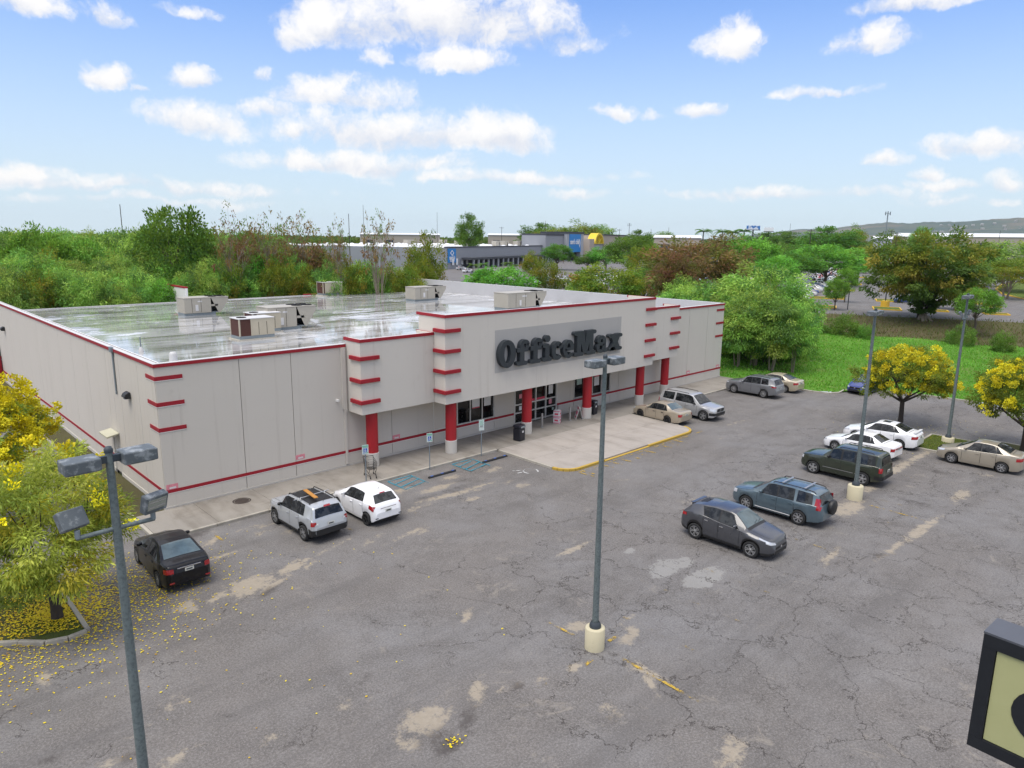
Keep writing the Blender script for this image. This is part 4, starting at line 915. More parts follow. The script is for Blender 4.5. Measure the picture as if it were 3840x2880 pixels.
# shopping cart
def cart(x, y, rz):
    o = empty('shopping_cart', (x, y, .13), rz, 'black wire shopping cart parked against the first red column', 'shopping cart')
    bk = MB(); r = .006
    def quad(a, b, c, d, n, k):
        for i in range(n+1): bk.tube([Vector(a).lerp(Vector(b), i/n), Vector(d).lerp(Vector(c), i/n)], r, 4, cap=False)
        for i in range(k+1): bk.tube([Vector(a).lerp(Vector(d), i/k), Vector(b).lerp(Vector(c), i/k)], r, 4, cap=False)
    bt = [(-.38, -.2, .52), (.32, -.24, .46), (.32, .24, .46), (-.38, .2, .52)]; tp = [(-.42, -.23, .92), (.42, -.29, .98), (.42, .29, .98), (-.42, .23, .92)]
    quad(*bt, 8, 6)
    for i in range(4): j2 = (i+1) % 4; quad(bt[i], bt[j2], tp[j2], tp[i], 8, 4)
    bk.build('basket', M['black'], o)
    fr = MB()
    for s in (-1, 1):
        fr.tube([(.46, s*.28, 1.04), (.36, s*.27, .75), (.30, s*.25, .42), (.42, s*.26, .12)], .013, 6); fr.tube([(.30, s*.25, .42), (-.1, s*.2, .3), (-.42, s*.16, .14)], .013, 6); fr.tube([(-.40, s*.2, .53), (-.2, s*.18, .28)], .011, 6)
        fr.tube([(.42, s*.26, .12), (-.42, s*.16, .14)], .012, 6)
    fr.build('frame', M['black'], o); MB().tube([(.47, -.3, 1.04), (.47, .3, 1.04)], .018, 8).build('handle', M['black'], o)
    for cx, cy in ((.40, .26), (.40, -.26), (-.40, .16), (-.40, -.16)): MB().lathe([(0, -.014), (.058, -.014), (.06, 0), (.058, .014), (0, .014)], 14, (cx, cy, .06), axis='y').build('wheel', M['rimdark'], o)
cart(9.75, -2.55, math.radians(75))
# manhole covers
M['iron'] = simple('rusty_iron', (.05, .038, .032), .85, .2, .4, 9)
g = G(910, 1880, .13); o = empty('manhole_cover', (g[0], -1.35, .131), 0, 'rusty round access cover set in the stained sidewalk', 'manhole cover'); MB().lathe([(0, .008), (.33, .008), (.35, 0)], 24).build('lid', M['iron'], o); MB().lathe([(.37, .0), (.37, .006), (.43, .004), (.44, 0)], 24).build('ring', M['iron'], o)
# red enclosure at the far end of the left wall
o = empty('red_enclosure', (-2.6, 41.2, 0), 0, 'red slatted enclosure against the far end of the left wall', 'enclosure')
for i in range(8): MB().box(i*.32, i*.32+.29, 0, .05, 0, 2.3).build('board', M['red'], o)
for i in range(6): MB().box(2.58, 2.63, .1+i*.5, .55+i*.5, 0, 2.3).build('board', M['red'], o)
MB().box(-.1, 2.6, .055, .12, 1.9, 2.05).build('rail', M['galv'], o)
for x in (-.08, 2.5): MB().box(x-.05, x+.07, .056, .18, -.02, 3.3).build('post', M['poledark'], o)

# ------------------------------------------------------------------ cars
def lin(pts, x): return np.interp(x, [p[0] for p in pts], [p[1] for p in pts])
class Car:
    """lofted body; x measured from the nose, local +X is forward, origin on the ground midway between the axles"""
    def __init__(s, sp, coarse=False):
        s.sp = sp; L, Wd = sp['L'], sp['W']; s.L, s.hw = L, Wd/2; s.xf = sp['fo']; s.xr = sp['fo']+sp['wb']; s.mid = (s.xf+s.xr)/2
        R = sp['wr']+sp.get('gap', .055); s.R = R; s.zw = sp['wr']
        base = np.linspace(0, L, 26 if coarse else 90)
        ex = [p[0] for p in sp['top']] if not coarse else [p[0] for p in sp['top']]
        arch = [xc+R*math.cos(t) for xc in (s.xf, s.xr) for t in np.linspace(0, PI, 7 if coarse else 19)]
        xs = np.unique(np.round(np.concatenate([base, ex, arch, [x+e for x in (s.xf-R, s.xf+R, s.xr-R, s.xr+R) for e in (-.004, .004)]]), 3))
        s.xs = xs[(xs >= 0) & (xs <= L)]
        sm = .03
        s.grid = np.linspace(0, L, int(L/.01)+1)
        def smooth(pts, sig):
            v = lin(pts, s.grid); k = np.exp(-np.arange(-25, 26)**2/(2*(sig/.01)**2)); k /= k.sum()
            vp = np.concatenate([np.full(25, v[0]), v, np.full(25, v[-1])]); return np.convolve(vp, k, 'valid')
        s.gt = smooth(sp['top'], .035); s.gb = smooth(sp['belt'], .04); s.gbot = smooth(sp['bot'], .03)
        r = sp.get('round', 1.0)
        s.gw = smooth([(0, .60*r), (.05, .70*r), (.16, .84), (.42, .94), (.9, .99), (1.3, 1), (L-1.3, 1), (L-.8, .985), (L-.36, .94), (L-.12, .86*r), (L-.03, .76*r), (L, .70*r)], .03)*s.hw
    def top(s, x): return np.interp(x, s.grid, s.gt)
    def belt(s, x): return min(np.interp(x, s.grid, s.gb), s.top(x)-.012)
    def w(s, x):
        v = np.interp(x, s.grid, s.gw)
        for xc in (s.xf, s.xr): v *= 1+s.sp.get('flare', .012)*math.exp(-((x-xc)/(s.R*1.1))**4)
        return v
    def bot(s, x):
        b = np.interp(x, s.grid, s.gbot)
        for xc in (s.xf, s.xr):
            if abs(x-xc) < s.R: b = max(b, s.zw+math.sqrt(s.R**2-(x-xc)**2))
        return b
    def sec(s, x):
        w, t, b, bo = s.w(x), s.top(x), s.belt(x), s.bot(x)
        bo = min(bo, b-.08); h = b-bo; tum = s.sp.get('tum', .40); g = max(0.0, t-b); gf = min(1, g/.25)
        yb = w*.955; yt = max(yb-tum*max(0, g-.03)-.02-.02*gf, w*.35)
        lo = s.sp.get('lo', .10)
        return [(w*.50, bo+.01), (w*.955, bo), (w*.985, bo+min(lo, h*.3)), (w*1.0, bo+h*.52), (w*.985, bo+h*.82), (yb, b), (yb-.018, b+.012*gf+.004), (yt, t-.055*gf-.006), (yt-.05, t-.02*gf-.003), (yt*.55, t+.0), (0, t+.012)]
    def P(s, x, y, z): return (s.mid-x, y, z)
    def body(s, name, mats, parent, clad=None):
        S = [s.sec(x) for x in s.xs]; n = len(S[0]); vs = []; fs = []; ms = []
        ring = n*2-1
        for x, q in zip(s.xs, S):
            vs += [s.P(x, y, z) for y, z in q] + [s.P(x, -y, z) for y, z in q[-2::-1]]
        for i in range(len(S)-1):
            for k in range(ring):
                k2 = (k+1) % ring; fs.append((i*ring+k, i*ring+k2, (i+1)*ring+k2, (i+1)*ring+k))
                j = min(k, ring-2-k) if k < ring-1 else -1
                ms.append(1 if j <= 0 else (1 if (j == 1 and clad) else 0))
        fs += [tuple(range(ring)), tuple(range((len(S)-1)*ring, len(S)*ring))[::-1]]; ms += [0, 0]
        m = MB(); m.v = vs; m.f = fs; m.m = ms; m.sm = [True]*len(fs)
        return m.build(name, mats, parent, sharp=30)
    def side_pt(s, x, t, sgn, off=.008):
        q = s.sec(x); a, b = q[6], q[7]; y = a[0]+(b[0]-a[0])*t; z = a[1]+(b[1]-a[1])*t
        n = np.array([b[1]-a[1], a[0]-b[0]]); n = n/(np.linalg.norm(n)+1e-9)
        return s.P(x, sgn*(y+n[0]*off), z+n[1]*off)
    def side_window(s, c, sgn, mat, parent, name='window', t0=.05, t1=.96, off=.009):
        xb0, xb1, xt0, xt1 = c; m = MB(); nu, nv = 10, 5; vs = []
        for j in range(nv+1):
            f = j/nv; t = t0+(t1-t0)*f
            for i in range(nu+1): u = i/nu; x = (xb0+(xt0-xb0)*f)*(1-u)+(xb1+(xt1-xb1)*f)*u; vs.append(s.side_pt(x, t, sgn, off))
        m.add(vs, [(j*(nu+1)+i, j*(nu+1)+i+1, (j+1)*(nu+1)+i+1, (j+1)*(nu+1)+i) for j in range(nv) for i in range(nu)], 0, True); return m.build(name, mat, parent)
    def top_pt(s, x, f, off):
        q = s.sec(x); pts = [(-a, b) for a, b in q[8:]]+[(a, b) for a, b in q[8:][::-1]][1:]; ys = [p[0] for p in pts]; y = f*q[8][0]; z = np.interp(y, ys, [p[1] for p in pts])
        dx = .02; sl = (s.top(min(x+dx, s.L))-s.top(max(x-dx, 0)))/(2*dx); nn = math.hypot(1, sl)
        return s.P(x-sl*off/nn*1.0, y, z+off/nn) if True else None
    def top_patch(s, x0, x1, f0, f1, mat, parent, name, off=.010, nu=12, nv=10):
        vs = []
        for i in range(nu+1):
            x = x0+(x1-x0)*i/nu; w_ = f0+(f1-f0)*i/nu
            for j in range(nv+1): vs.append(s.top_pt(x, -w_+2*w_*j/nv, off))
        return MB().add(vs, [(i*(nv+1)+j, i*(nv+1)+j+1, (i+1)*(nv+1)+j+1, (i+1)*(nv+1)+j) for i in range(nu) for j in range(nv)], 0, True).build(name, mat, parent)
    def long_gap(s, x0, x1, f, parent, name, hw=.012):
        vs = []
        for i in range(11):
            x = x0+(x1-x0)*i/10; vs += [s.top_pt(x, f-hw, .004), s.top_pt(x, f+hw, .004)]
        return MB().add(vs, [(2*i, 2*i+1, 2*i+3, 2*i+2) for i in range(10)]).build(name, M['black'], parent)
    def skin_pt(s, x, z, sgn, off):
        q = s.sec(x)[1:9]; zs = [p[1] for p in q]; y = np.interp(z, zs, [p[0] for p in q])
        dx = .02; sl = (s.w(min(x+dx, s.L))-s.w(max(x-dx, 0)))/(2*dx); nn = math.hypot(1, sl)
        return s.P(x-sl*off/nn, sgn*(y+off/nn), z)
    def skin_patch(s, x0, x1, z0a, z1a, z0b, z1b, sgn, mat, parent, name, off=.008, nu=8, nv=4):
        vs = []
        for i in range(nu+1):
            u = i/nu; x = x0+(x1-x0)*u
            for j in range(nv+1): f = j/nv; z = (z0a+(z0b-z0a)*u)*(1-f)+(z1a+(z1b-z1a)*u)*f; vs.append(s.skin_pt(x, z, sgn, off))
        return MB().add(vs, [(i*(nv+1)+j, i*(nv+1)+j+1, (i+1)*(nv+1)+j+1, (i+1)*(nv+1)+j) for i in range(nu) for j in range(nv)], 0, True).build(name, mat, parent)
    def end_patch(s, rear, y0, y1, z0, z1, mat, parent, name, th=.012):
        x = s.L if rear else 0; m = MB(); a, b = sorted((s.mid-x, s.mid-x+(-th if rear else th))); return m.box(a-.002 if rear else a+.002, b if rear else b+.002, y0, y1, z0, z1).build(name, mat, parent, bevel=.003)
WHEEL = {}
def wheel_mesh(r, w, style):
    k = (round(r, 3), w, style)
    if k in WHEEL: return WHEEL[k]
    t = MB().lathe([(r*.66, -w/2+.015), (r*.72, -w/2), (r*.93, -w/2), (r*.985, -w/2+.02), (r, -w/4), (r, w/4), (r*.985, w/2-.02), (r*.93, w/2), (r*.72, w/2), (r*.66, w/2-.015), (r*.66, -w/2+.015)], 28, axis='y').mesh('tyre', M['tyre'])
    rr = r*.67; m = MB(); m.lathe([(0, w*.12), (rr, w*.12)], 24, axis='y', m=1)
    m.lathe([(rr*.90, w/2-.025), (rr*1.0, w/2-.012), (rr, w*.1)], 24, axis='y'); m.lathe([(0, w/2-.02), (rr*.2, w/2-.02), (rr*.24, w/2-.04)], 12, axis='y')
    n, wd = {'5': (5, .30), '7': (7, .18), '10': (10, .13), '5d': (10, .10), 'cap': (9, .24), 'steel': (5, .1)}[style]
    for i in range(n):
        a = 2*PI*(i+.35)/n + (0 if style != '5d' else (.10 if i % 2 else -.10)); c, s_ = math.cos(a), math.sin(a)
        p = lambda rad, tan, y: (c*rad-s_*tan, y, s_*rad+c*tan)
        y0, y1 = w*.14, w/2-.03; h0, h1 = rr*wd*.5, rr*wd*.85
        m.add([p(rr*.15, -h0, y1+.008), p(rr*.15, h0, y1+.008), p(rr*.95, h1, y1), p(rr*.95, -h1, y1), p(rr*.15, -h0, y0), p(rr*.15, h0, y0), p(rr*.95, h1, y0), p(rr*.95, -h1, y0)], [(0, 1, 2, 3), (0, 4, 5, 1), (1, 5, 6, 2), (3, 2, 6, 7), (0, 3, 7, 4)])
    rm = m.mesh('rim', [M['rim'] if style != 'steel' else M['rimdark'], M['rimdark']]); WHEEL[k] = (t, rm); return WHEEL[k]
def add_wheels(c, root, style):
    t, rm = wheel_mesh(c.sp['wr'], c.sp.get('ww', .21), style)
    for x in (c.xf, c.xr):
        for sgn in (1, -1):
            o = link(bpy.data.objects.new('wheel', t), root); o.location = (c.mid-x, sgn*(c.hw-.105), c.zw)
            if sgn < 0: o.rotation_euler = (0, 0, PI)
            link(bpy.data.objects.new('rim', rm), o)
def make_car(name, sp, col, loc, heading, label, cat, style='7', glass='carglass', clad=False, metal=.0, extras=None, grp='cars parked near the store'):
    c = Car(sp); root = empty(name, (loc[0], loc[1], .004), heading, label, cat, grp)
    pm_ = paint(name+'_paint', col, metal, .28, .8 if max(col) > .02 else .3); c.pm = pm_
    b = c.body('body', [pm_, M['black']], root, clad)
    add_wheels(c, root, style)
    MB().box(c.mid-c.xr-.5, c.mid-c.xf+.5, -c.hw*.55, c.hw*.55, .22, .5).build('underbody', M['black'], root)
    for sg in (1, -1):
        ww = sp['win']; c.side_window((ww[0][0]-.05, ww[1][1]+.03, ww[0][2]-.03, ww[1][3]+.03), sg, M['black'], root, 'window_trim', .0, 1.0, .004)
        for wdw in ww[2:]: c.side_window((wdw[0]-.02, wdw[1]+.02, wdw[2]-.02, wdw[3]+.02), sg, M['black'], root, 'window_trim', .02, .99, .005)
        for wdw in ww: c.side_window(wdw, sg, M['carglass'], root)
        c.long_gap(.22, sp['ws'][0]-.12, .84*sg, root, 'hood_gap')
        for x0, x1 in sp['doors']:
            d = c.skin_patch(x0+.012, x1-.012, sp['sill'], c.belt(x0)-.02, sp['sill'], c.belt(x1)-.02, sg, pm_, root, 'door', .006, 8, 6)
            hx = x1-.16; hz = c.belt(hx)-.13; p = c.skin_pt(hx, hz, sg, .02); MB().obox(p, (.17, .03, .035)).build('handle', sp.get('hm') or pm_, d)
            for xe in (x0, x1):
                g = MB()
                vs = []
                for i in range(7): z = sp['sill']+(c.belt(xe)-.01-sp['sill'])*i/6; vs += [c.skin_pt(xe-.009, z, sg, .003), c.skin_pt(xe+.009, z, sg, .003)]
                g.add(vs, [(2*i, 2*i+1, 2*i+3, 2*i+2) for i in range(6)])
                g.build('door_gap', M['black'], root)
        mx = sp['mirror']; p = c.side_pt(mx, .05, sg, .09)
        m = MB(); m.lathe([(0, -.10), (.06, -.085), (.085, -.02), (.085, .05), (.06, .085), (0, .09)], 12, axis='y'); mo = m.build('mirror', sp.get('mm') or pm_, root, loc=(p[0], p[1], p[2]+.05)); mo.scale = (.75, 1.15, .85)
        for q in sp.get('tail', ()): c.skin_patch(*q, sg, M['tail'], root, 'tail_light', .010)
        for q in sp.get('head', ()): c.skin_patch(*q, sg, M['lampc'], root, 'headlight', .010)
    x0, x1 = sp['ws']; c.top_patch(x0, x1, .965, .93, M[glass], root, 'windshield'); x0, x1 = sp['rw']; c.top_patch(x0, x1, sp.get('rwf', (.9, .92))[0], sp.get('rwf', (.9, .92))[1], M[glass if glass != 'carglass' else sp.get('rg', 'carglass')], root, 'rear_window')
    c.top_patch(sp['ws'][0]-.12, sp['ws'][0]-.005, .95, .96, M['black'], root, 'cowl', .006, 3, 8)
    if sp['L']-sp['rw'][1] > .5: c.top_patch(sp['rw'][1]+.10, sp['rw'][1]+.122, .86, .86, M['black'], root, 'trunk_gap', .004, 1, 8)
    for yy in (-.05, .38): MB().tube([c.top_pt(sp['ws'][0]+.02, yy, .03), c.top_pt(sp['ws'][0]+.10, yy+.42, .025)], .009, 5).build('wiper', M['black'], root)
    zt = sp['plate']; c.end_patch(True, -.16, .16, zt, zt+.13, M['plate'], root, 'license_plate'); c.end_patch(True, -.11, .11, zt+.035, zt+.09, M['poledark'], root, 'plate_print', .0155)
    if sp.get('chromez'): c.end_patch(True, -.42, .42, sp['chromez'], sp['chromez']+.035, M['chrome'], root, 'trim_strip')
    gz = sp['grille']; c.end_patch(False, -.45, .45, gz[0], gz[1], M['black'], root, 'grille'); c.end_patch(False, -.5, .5, gz[0]-.22, gz[0]-.08, M['black'], root, 'lower_grille')
    c.end_patch(False, -.06, .06, (gz[0]+gz[1])/2-.04, (gz[0]+gz[1])/2+.04, M['chrome'], root, 'emblem', .02)
    if extras: extras(c, root, pm_)
    return root
def rails(xa, xb, mat='black', bars=0):
    def f(c, root, pm_):
        for sg in (1, -1):
            y = c.sec((xa+xb)/2)[8][0]*.96; z = lambda x: c.top(x)-.015
            pts = [c.P(x, sg*y, z(x)+.06) for x in np.linspace(xa+.08, xb-.08, 6)]
            MB().tube([c.P(xa, sg*y, z(xa))]+pts+[c.P(xb, sg*y, z(xb))], .022, 8).build('roof_rail', M[mat], root)
        for i in range(bars):
            x = xa+(xb-xa)*(.22+.52*i); y = c.sec(x)[8][0]*.97; MB().obox(c.P(x, 0, c.top(x)+.075), (.09, 2*y, .035)).build('roof_bar', M['rim'], root, bevel=.01)
    return f
HALF = PI/2
E_ = lambda *f: (lambda c, r, p: [g(c, r, p) for g in f])
def antenna(x, h=.2): return lambda c, r, p: MB().tube([c.P(x, 0, c.top(x)), c.P(x+h*.7, 0, c.top(x)+h)], [.012, .006], 6).build('antenna', M['black'], r)
def top_strip(x0, x1, f, mat, name): return lambda c, r, p: c.top_patch(x0, x1, f, f, M[mat], r, name, .008)
def high_brake(x, f=.25): return lambda c, r, p: c.top_patch(x, x+.05, f, f, M['tail'], r, 'brake_light', .016, 2, 4)
def fog(y0, y1, z0, z1, mat='tail', rear=True): return lambda c, r, p: [c.end_patch(rear, s*y0 if s > 0 else -y1, s*y1 if s > 0 else -y0, z0, z1, M[mat], r, 'reflector') for s in (1, -1)]
def bumper_strip(z0, z1, mat='black', rear=True):
    def f(c, r, p):
        for s in (1, -1):
            xa, xb = (c.L-.42, c.L) if rear else (0, .42)
            c.skin_patch(xa, xb, z0, z1, z0, z1, s, M[mat], r, 'bumper', .012)
        c.end_patch(rear, -c.w(c.L if rear else 0)*.97, c.w(c.L if rear else 0)*.97, z0, z1, M[mat], r, 'bumper', .02)
    return f
# --- shapes
SEDAN = dict(L=4.42, W=1.70, fo=.88, wb=2.46, wr=.295, sill=.33, tum=.42,
  top=[(0, .50), (.03, .62), (.12, .69), (.45, .78), (1.12, .92), (1.22, .945), (1.93, 1.335), (2.15, 1.375), (2.75, 1.385), (3.05, 1.35), (3.62, 1.06), (3.74, 1.03), (4.22, .99), (4.36, .94), (4.42, .70)],
  belt=[(0, .46), (.12, .60), (1.1, .84), (2.6, .90), (3.7, .94), (4.25, .93), (4.36, .88), (4.42, .62)], bot=[(0, .30), (.12, .20), (.6, .19), (3.9, .19), (4.25, .23), (4.42, .34)],
  ws=(1.27, 1.93), rw=(3.03, 3.62), win=[(1.50, 2.28, 1.86, 2.28), (2.36, 3.02, 2.36, 2.90), (3.06, 3.30, 2.98, 3.06)], doors=[(1.38, 2.32), (2.32, 3.05)], mirror=1.55,
  tail=[(4.22, 4.415, .66, .84, .66, .84)], head=[(.012, .30, .55, .655, .60, .70)], plate=.70, grille=(.50, .60))
def variant(b, **k):
    d = dict(b); d.update(k); return d
def stretch(b, L, W, Hs, **k):
    fx = L/b['L']; d = dict(b); sx = lambda p: [(x*fx, z*Hs) for x, z in p]
    d.update(L=L, W=W, fo=b['fo']*fx, wb=b['wb']*fx, sill=b['sill'], top=sx(b['top']), belt=sx(b['belt']), bot=[(x*fx, z) for x, z in b['bot']], ws=tuple(x*fx for x in b['ws']), rw=tuple(x*fx for x in b['rw']),
      win=[tuple(x*fx for x in w) for w in b['win']], doors=[tuple(x*fx for x in w) for w in b['doors']], mirror=b['mirror']*fx,
      tail=[(q[0]*fx, q[1]*fx)+tuple(z*Hs for z in q[2:]) for q in b['tail']], head=[(q[0]*fx, q[1]*fx)+tuple(z*Hs for z in q[2:]) for q in b['head']], plate=b['plate']*Hs, grille=tuple(z*Hs for z in b['grille'])); d.update(k); return d
SEDAN_M = dict(L=4.62, W=1.77, fo=.92, wb=2.70, wr=.315, sill=.35, tum=.42, round=1.03,
  top=[(0, .52), (.03, .66), (.14, .74), (.5, .83), (1.02, .965), (1.12, .99), (2.02, 1.43), (2.3, 1.475), (2.85, 1.48), (3.2, 1.44), (3.92, 1.15), (4.05, 1.12), (4.42, 1.09), (4.55, 1.03), (4.62, .74)],
  belt=[(0, .48), (.14, .64), (1.1, .90), (2.6, .97), (3.9, 1.04), (4.42, 1.02), (4.55, .96), (4.62, .66)], bot=[(0, .30), (.12, .21), (.6, .19), (4.1, .19), (4.45, .24), (4.62, .36)],
  ws=(1.18, 2.03), rw=(3.18, 3.93), win=[(1.52, 2.42, 2.02, 2.42), (2.50, 3.25, 2.50, 3.10), (3.29, 3.62, 3.18, 3.26)], doors=[(1.45, 2.46), (2.46, 3.28)], mirror=1.62,
  tail=[(4.30, 4.615, .76, .94, .80, .98)], head=[(.012, .48, .60, .70, .68, .79)], plate=.80, grille=(.55, .68), chromez=.955)
HATCH = dict(L=3.90, W=1.695, fo=.76, wb=2.51, wr=.30, sill=.35, tum=.36, round=1.06,
  top=[(0, .50), (.03, .66), (.14, .76), (.5, .88), (.82, 1.00), (.92, 1.04), (1.72, 1.455), (2.0, 1.505), (2.7, 1.51), (3.2, 1.46), (3.42, 1.40), (3.70, 1.08), (3.76, 1.02), (3.84, .88), (3.90, .62)],
  belt=[(0, .46), (.14, .66), (.9, .92), (2.4, 1.0), (3.3, 1.06), (3.66, 1.03), (3.76, .95), (3.84, .80), (3.90, .55)], bot=[(0, .30), (.12, .21), (.6, .19), (3.5, .2), (3.75, .26), (3.90, .38)],
  ws=(.98, 1.72), rw=(3.41, 3.70), rwf=(.86, .90), win=[(1.30, 2.18, 1.74, 2.18), (2.26, 2.98, 2.26, 2.92)], doors=[(1.25, 2.22), (2.22, 3.02)], mirror=1.42,
  tail=[(3.50, 3.80, .86, 1.03, .76, .98)], head=[(.012, .45, .60, .68, .72, .82)], plate=.66, grille=(.52, .62), chromez=.86)
BOXSUV = dict(L=4.24, W=1.81, fo=.80, wb=2.57, wr=.345, sill=.45, tum=.26, round=1.14, lo=.13, flare=.02,
  top=[(0, .62), (.02, .86), (.10, .98), (.4, 1.04), (1.02, 1.10), (1.12, 1.13), (1.66, 1.60), (1.85, 1.655), (2.8, 1.67), (3.6, 1.64), (3.92, 1.58), (4.12, 1.14), (4.16, 1.06), (4.20, .95), (4.24, .66)],
  belt=[(0, .58), (.1, .90), (1.1, 1.04), (2.4, 1.08), (3.7, 1.12), (4.1, 1.06), (4.16, .98), (4.20, .86), (4.24, .58)], bot=[(0, .42), (.12, .30), (.6, .25), (3.6, .25), (4.0, .32), (4.24, .42)],
  ws=(1.16, 1.66), rw=(3.94, 4.11), rwf=(.93, .93), win=[(1.34, 2.20, 1.62, 2.20), (2.27, 3.02, 2.27, 3.02), (3.08, 3.40, 3.08, 3.34)], doors=[(1.28, 2.24), (2.24, 3.06)], mirror=1.45,
  tail=[(4.05, 4.19, .84, 1.02, .84, 1.02)], head=[(.012, .2, .74, .90, .74, .90)], plate=.78, grille=(.74, .92))
SUV_L = dict(L=4.90, W=1.87, fo=.88, wb=2.89, wr=.375, sill=.48, tum=.24, round=1.10, lo=.13, flare=.02,
  top=[(0, .62), (.02, .86), (.12, .98), (.5, 1.05), (1.18, 1.13), (1.28, 1.16), (1.92, 1.68), (2.15, 1.74), (3.4, 1.77), (4.3, 1.74), (4.58, 1.68), (4.76, 1.22), (4.80, 1.10), (4.84, .92), (4.90, .66)],
  belt=[(0, .58), (.12, .90), (1.2, 1.06), (2.6, 1.10), (4.4, 1.14), (4.72, 1.12), (4.80, 1.02), (4.84, .84), (4.90, .58)], bot=[(0, .44), (.12, .32), (.6, .27), (4.2, .28), (4.6, .36), (4.90, .46)],
  ws=(1.32, 1.92), rw=(4.60, 4.75), rwf=(.92, .92), win=[(1.52, 2.36, 1.92, 2.36), (2.44, 3.28, 2.44, 3.24), (3.46, 4.42, 3.44, 4.36)], doors=[(1.44, 2.40), (2.40, 3.32)], mirror=1.66,
  tail=[(4.70, 4.83, .86, 1.14, .86, 1.14)], head=[(.012, .38, .74, .93, .78, .95)], plate=.82, grille=(.72, .95))
CRV = variant(SUV_L, L=4.56, W=1.785, fo=.87, wb=2.62, wr=.345, sill=.42, tum=.30, round=1.08,
  top=[(0, .58), (.02, .80), (.12, .92), (.5, 1.0), (1.05, 1.10), (1.15, 1.13), (1.86, 1.60), (2.1, 1.655), (3.1, 1.68), (3.95, 1.65), (4.22, 1.58), (4.46, 1.10), (4.49, 1.02), (4.52, .86), (4.56, .62)],
  belt=[(0, .54), (.12, .84), (1.1, 1.02), (2.5, 1.05), (4.0, 1.09), (4.40, 1.06), (4.49, .95), (4.52, .78), (4.56, .55)], bot=[(0, .40), (.12, .28), (.6, .24), (3.9, .25), (4.3, .32), (4.56, .42)],
  ws=(1.20, 1.86), rw=(4.24, 4.44), win=[(1.50, 2.36, 1.90, 2.36), (2.44, 3.18, 2.44, 3.14), (3.34, 4.04, 3.34, 3.98)], doors=[(1.42, 2.40), (2.40, 3.24)], mirror=1.62, tail=[(4.26, 4.46, .92, 1.10, .92, 1.10), (4.16, 4.40, 1.10, 1.42, 1.10, 1.42)], head=[(.012, .34, .70, .88, .74, .90)], grille=(.66, .80), plate=.72)
LIB = variant(BOXSUV, L=4.49, W=1.84, fo=.80, wb=2.69, wr=.365, sill=.48, tum=.22, round=1.12, flare=.035, lo=.15,
  top=[(0, .62), (.02, .90), (.08, 1.02), (.4, 1.08), (1.22, 1.16), (1.32, 1.19), (1.80, 1.70), (2.0, 1.76), (3.2, 1.79), (4.1, 1.76), (4.26, 1.70), (4.38, 1.18), (4.41, 1.08), (4.44, .92), (4.49, .66)],
  belt=[(0, .58), (.1, .94), (1.2, 1.10), (2.6, 1.13), (4.0, 1.16), (4.36, 1.12), (4.41, 1.0), (4.44, .84), (4.49, .58)], bot=[(0, .46), (.12, .34), (.6, .28), (3.9, .28), (4.25, .36), (4.49, .46)],
  ws=(1.36, 1.80), rw=(4.27, 4.37), win=[(1.54, 2.26, 1.80, 2.26), (2.36, 3.10, 2.36, 3.10), (3.22, 4.04, 3.22, 3.98)], doors=[(1.46, 2.31), (2.31, 3.16)], mirror=1.64, tail=[(4.28, 4.43, .86, 1.12, .86, 1.12)], head=[(.012, .2, .80, .96, .80, .96)], plate=.82)
CHR = dict(L=4.39, W=1.795, fo=.90, wb=2.64, wr=.352, sill=.40, tum=.44, round=1.02, lo=.12, flare=.035,
  top=[(0, .56), (.03, .80), (.14, .92), (.5, 1.0), (1.02, 1.10), (1.12, 1.13), (1.80, 1.58), (2.05, 1.635), (2.8, 1.65), (3.4, 1.60), (3.86, 1.50), (4.14, 1.20), (4.22, 1.14), (4.32, 1.02), (4.39, .74)],
  belt=[(0, .52), (.14, .80), (1.1, 1.0), (2.4, 1.08), (3.2, 1.18), (3.7, 1.20), (4.1, 1.10), (4.25, 1.04), (4.33, .92), (4.39, .66)], bot=[(0, .34), (.12, .24), (.6, .22), (3.8, .23), (4.2, .32), (4.39, .42)],
  ws=(1.18, 1.82), rw=(3.86, 4.13), rwf=(.84, .8), win=[(1.52, 2.40, 1.90, 2.40), (2.47, 3.12, 2.47, 3.26)], doors=[(1.44, 2.43), (2.43, 3.16)], mirror=1.64,
  tail=[(4.02, 4.37, .96, 1.08, .92, 1.05)], head=[(.05, .58, .78, .83, .91, .96), (.02, .30, .72, .78, .78, .85)], plate=.72, grille=(.52, .62))
OUTL = variant(SUV_L, L=4.71, W=1.86, fo=.93, wb=2.71, wr=.365, sill=.44, tum=.30, round=1.10,
  top=[(0, .60), (.02, .84), (.12, .98), (.5, 1.06), (1.15, 1.14), (1.25, 1.17), (1.98, 1.62), (2.25, 1.69), (3.2, 1.72), (4.05, 1.67), (4.34, 1.58), (4.58, 1.16), (4.62, 1.06), (4.66, .88), (4.71, .64)],
  belt=[(0, .56), (.12, .90), (1.2, 1.06), (2.6, 1.10), (4.2, 1.14), (4.54, 1.10), (4.62, .98), (4.66, .80), (4.71, .56)], bot=[(0, .42), (.12, .28), (.6, .25), (4.0, .26), (4.4, .34), (4.71, .44)],
  ws=(1.30, 1.98), rw=(4.34, 4.57), win=[(1.60, 2.46, 2.02, 2.46), (2.54, 3.30, 2.54, 3.26), (3.38, 4.0, 3.38, 3.9)], doors=[(1.52, 2.50), (2.50, 3.36)], mirror=1.74, tail=[(4.30, 4.64, .98, 1.08, .96, 1.06)], head=[(.012, .4, .84, .92, .88, .96)], grille=(.66, .86), plate=.80)

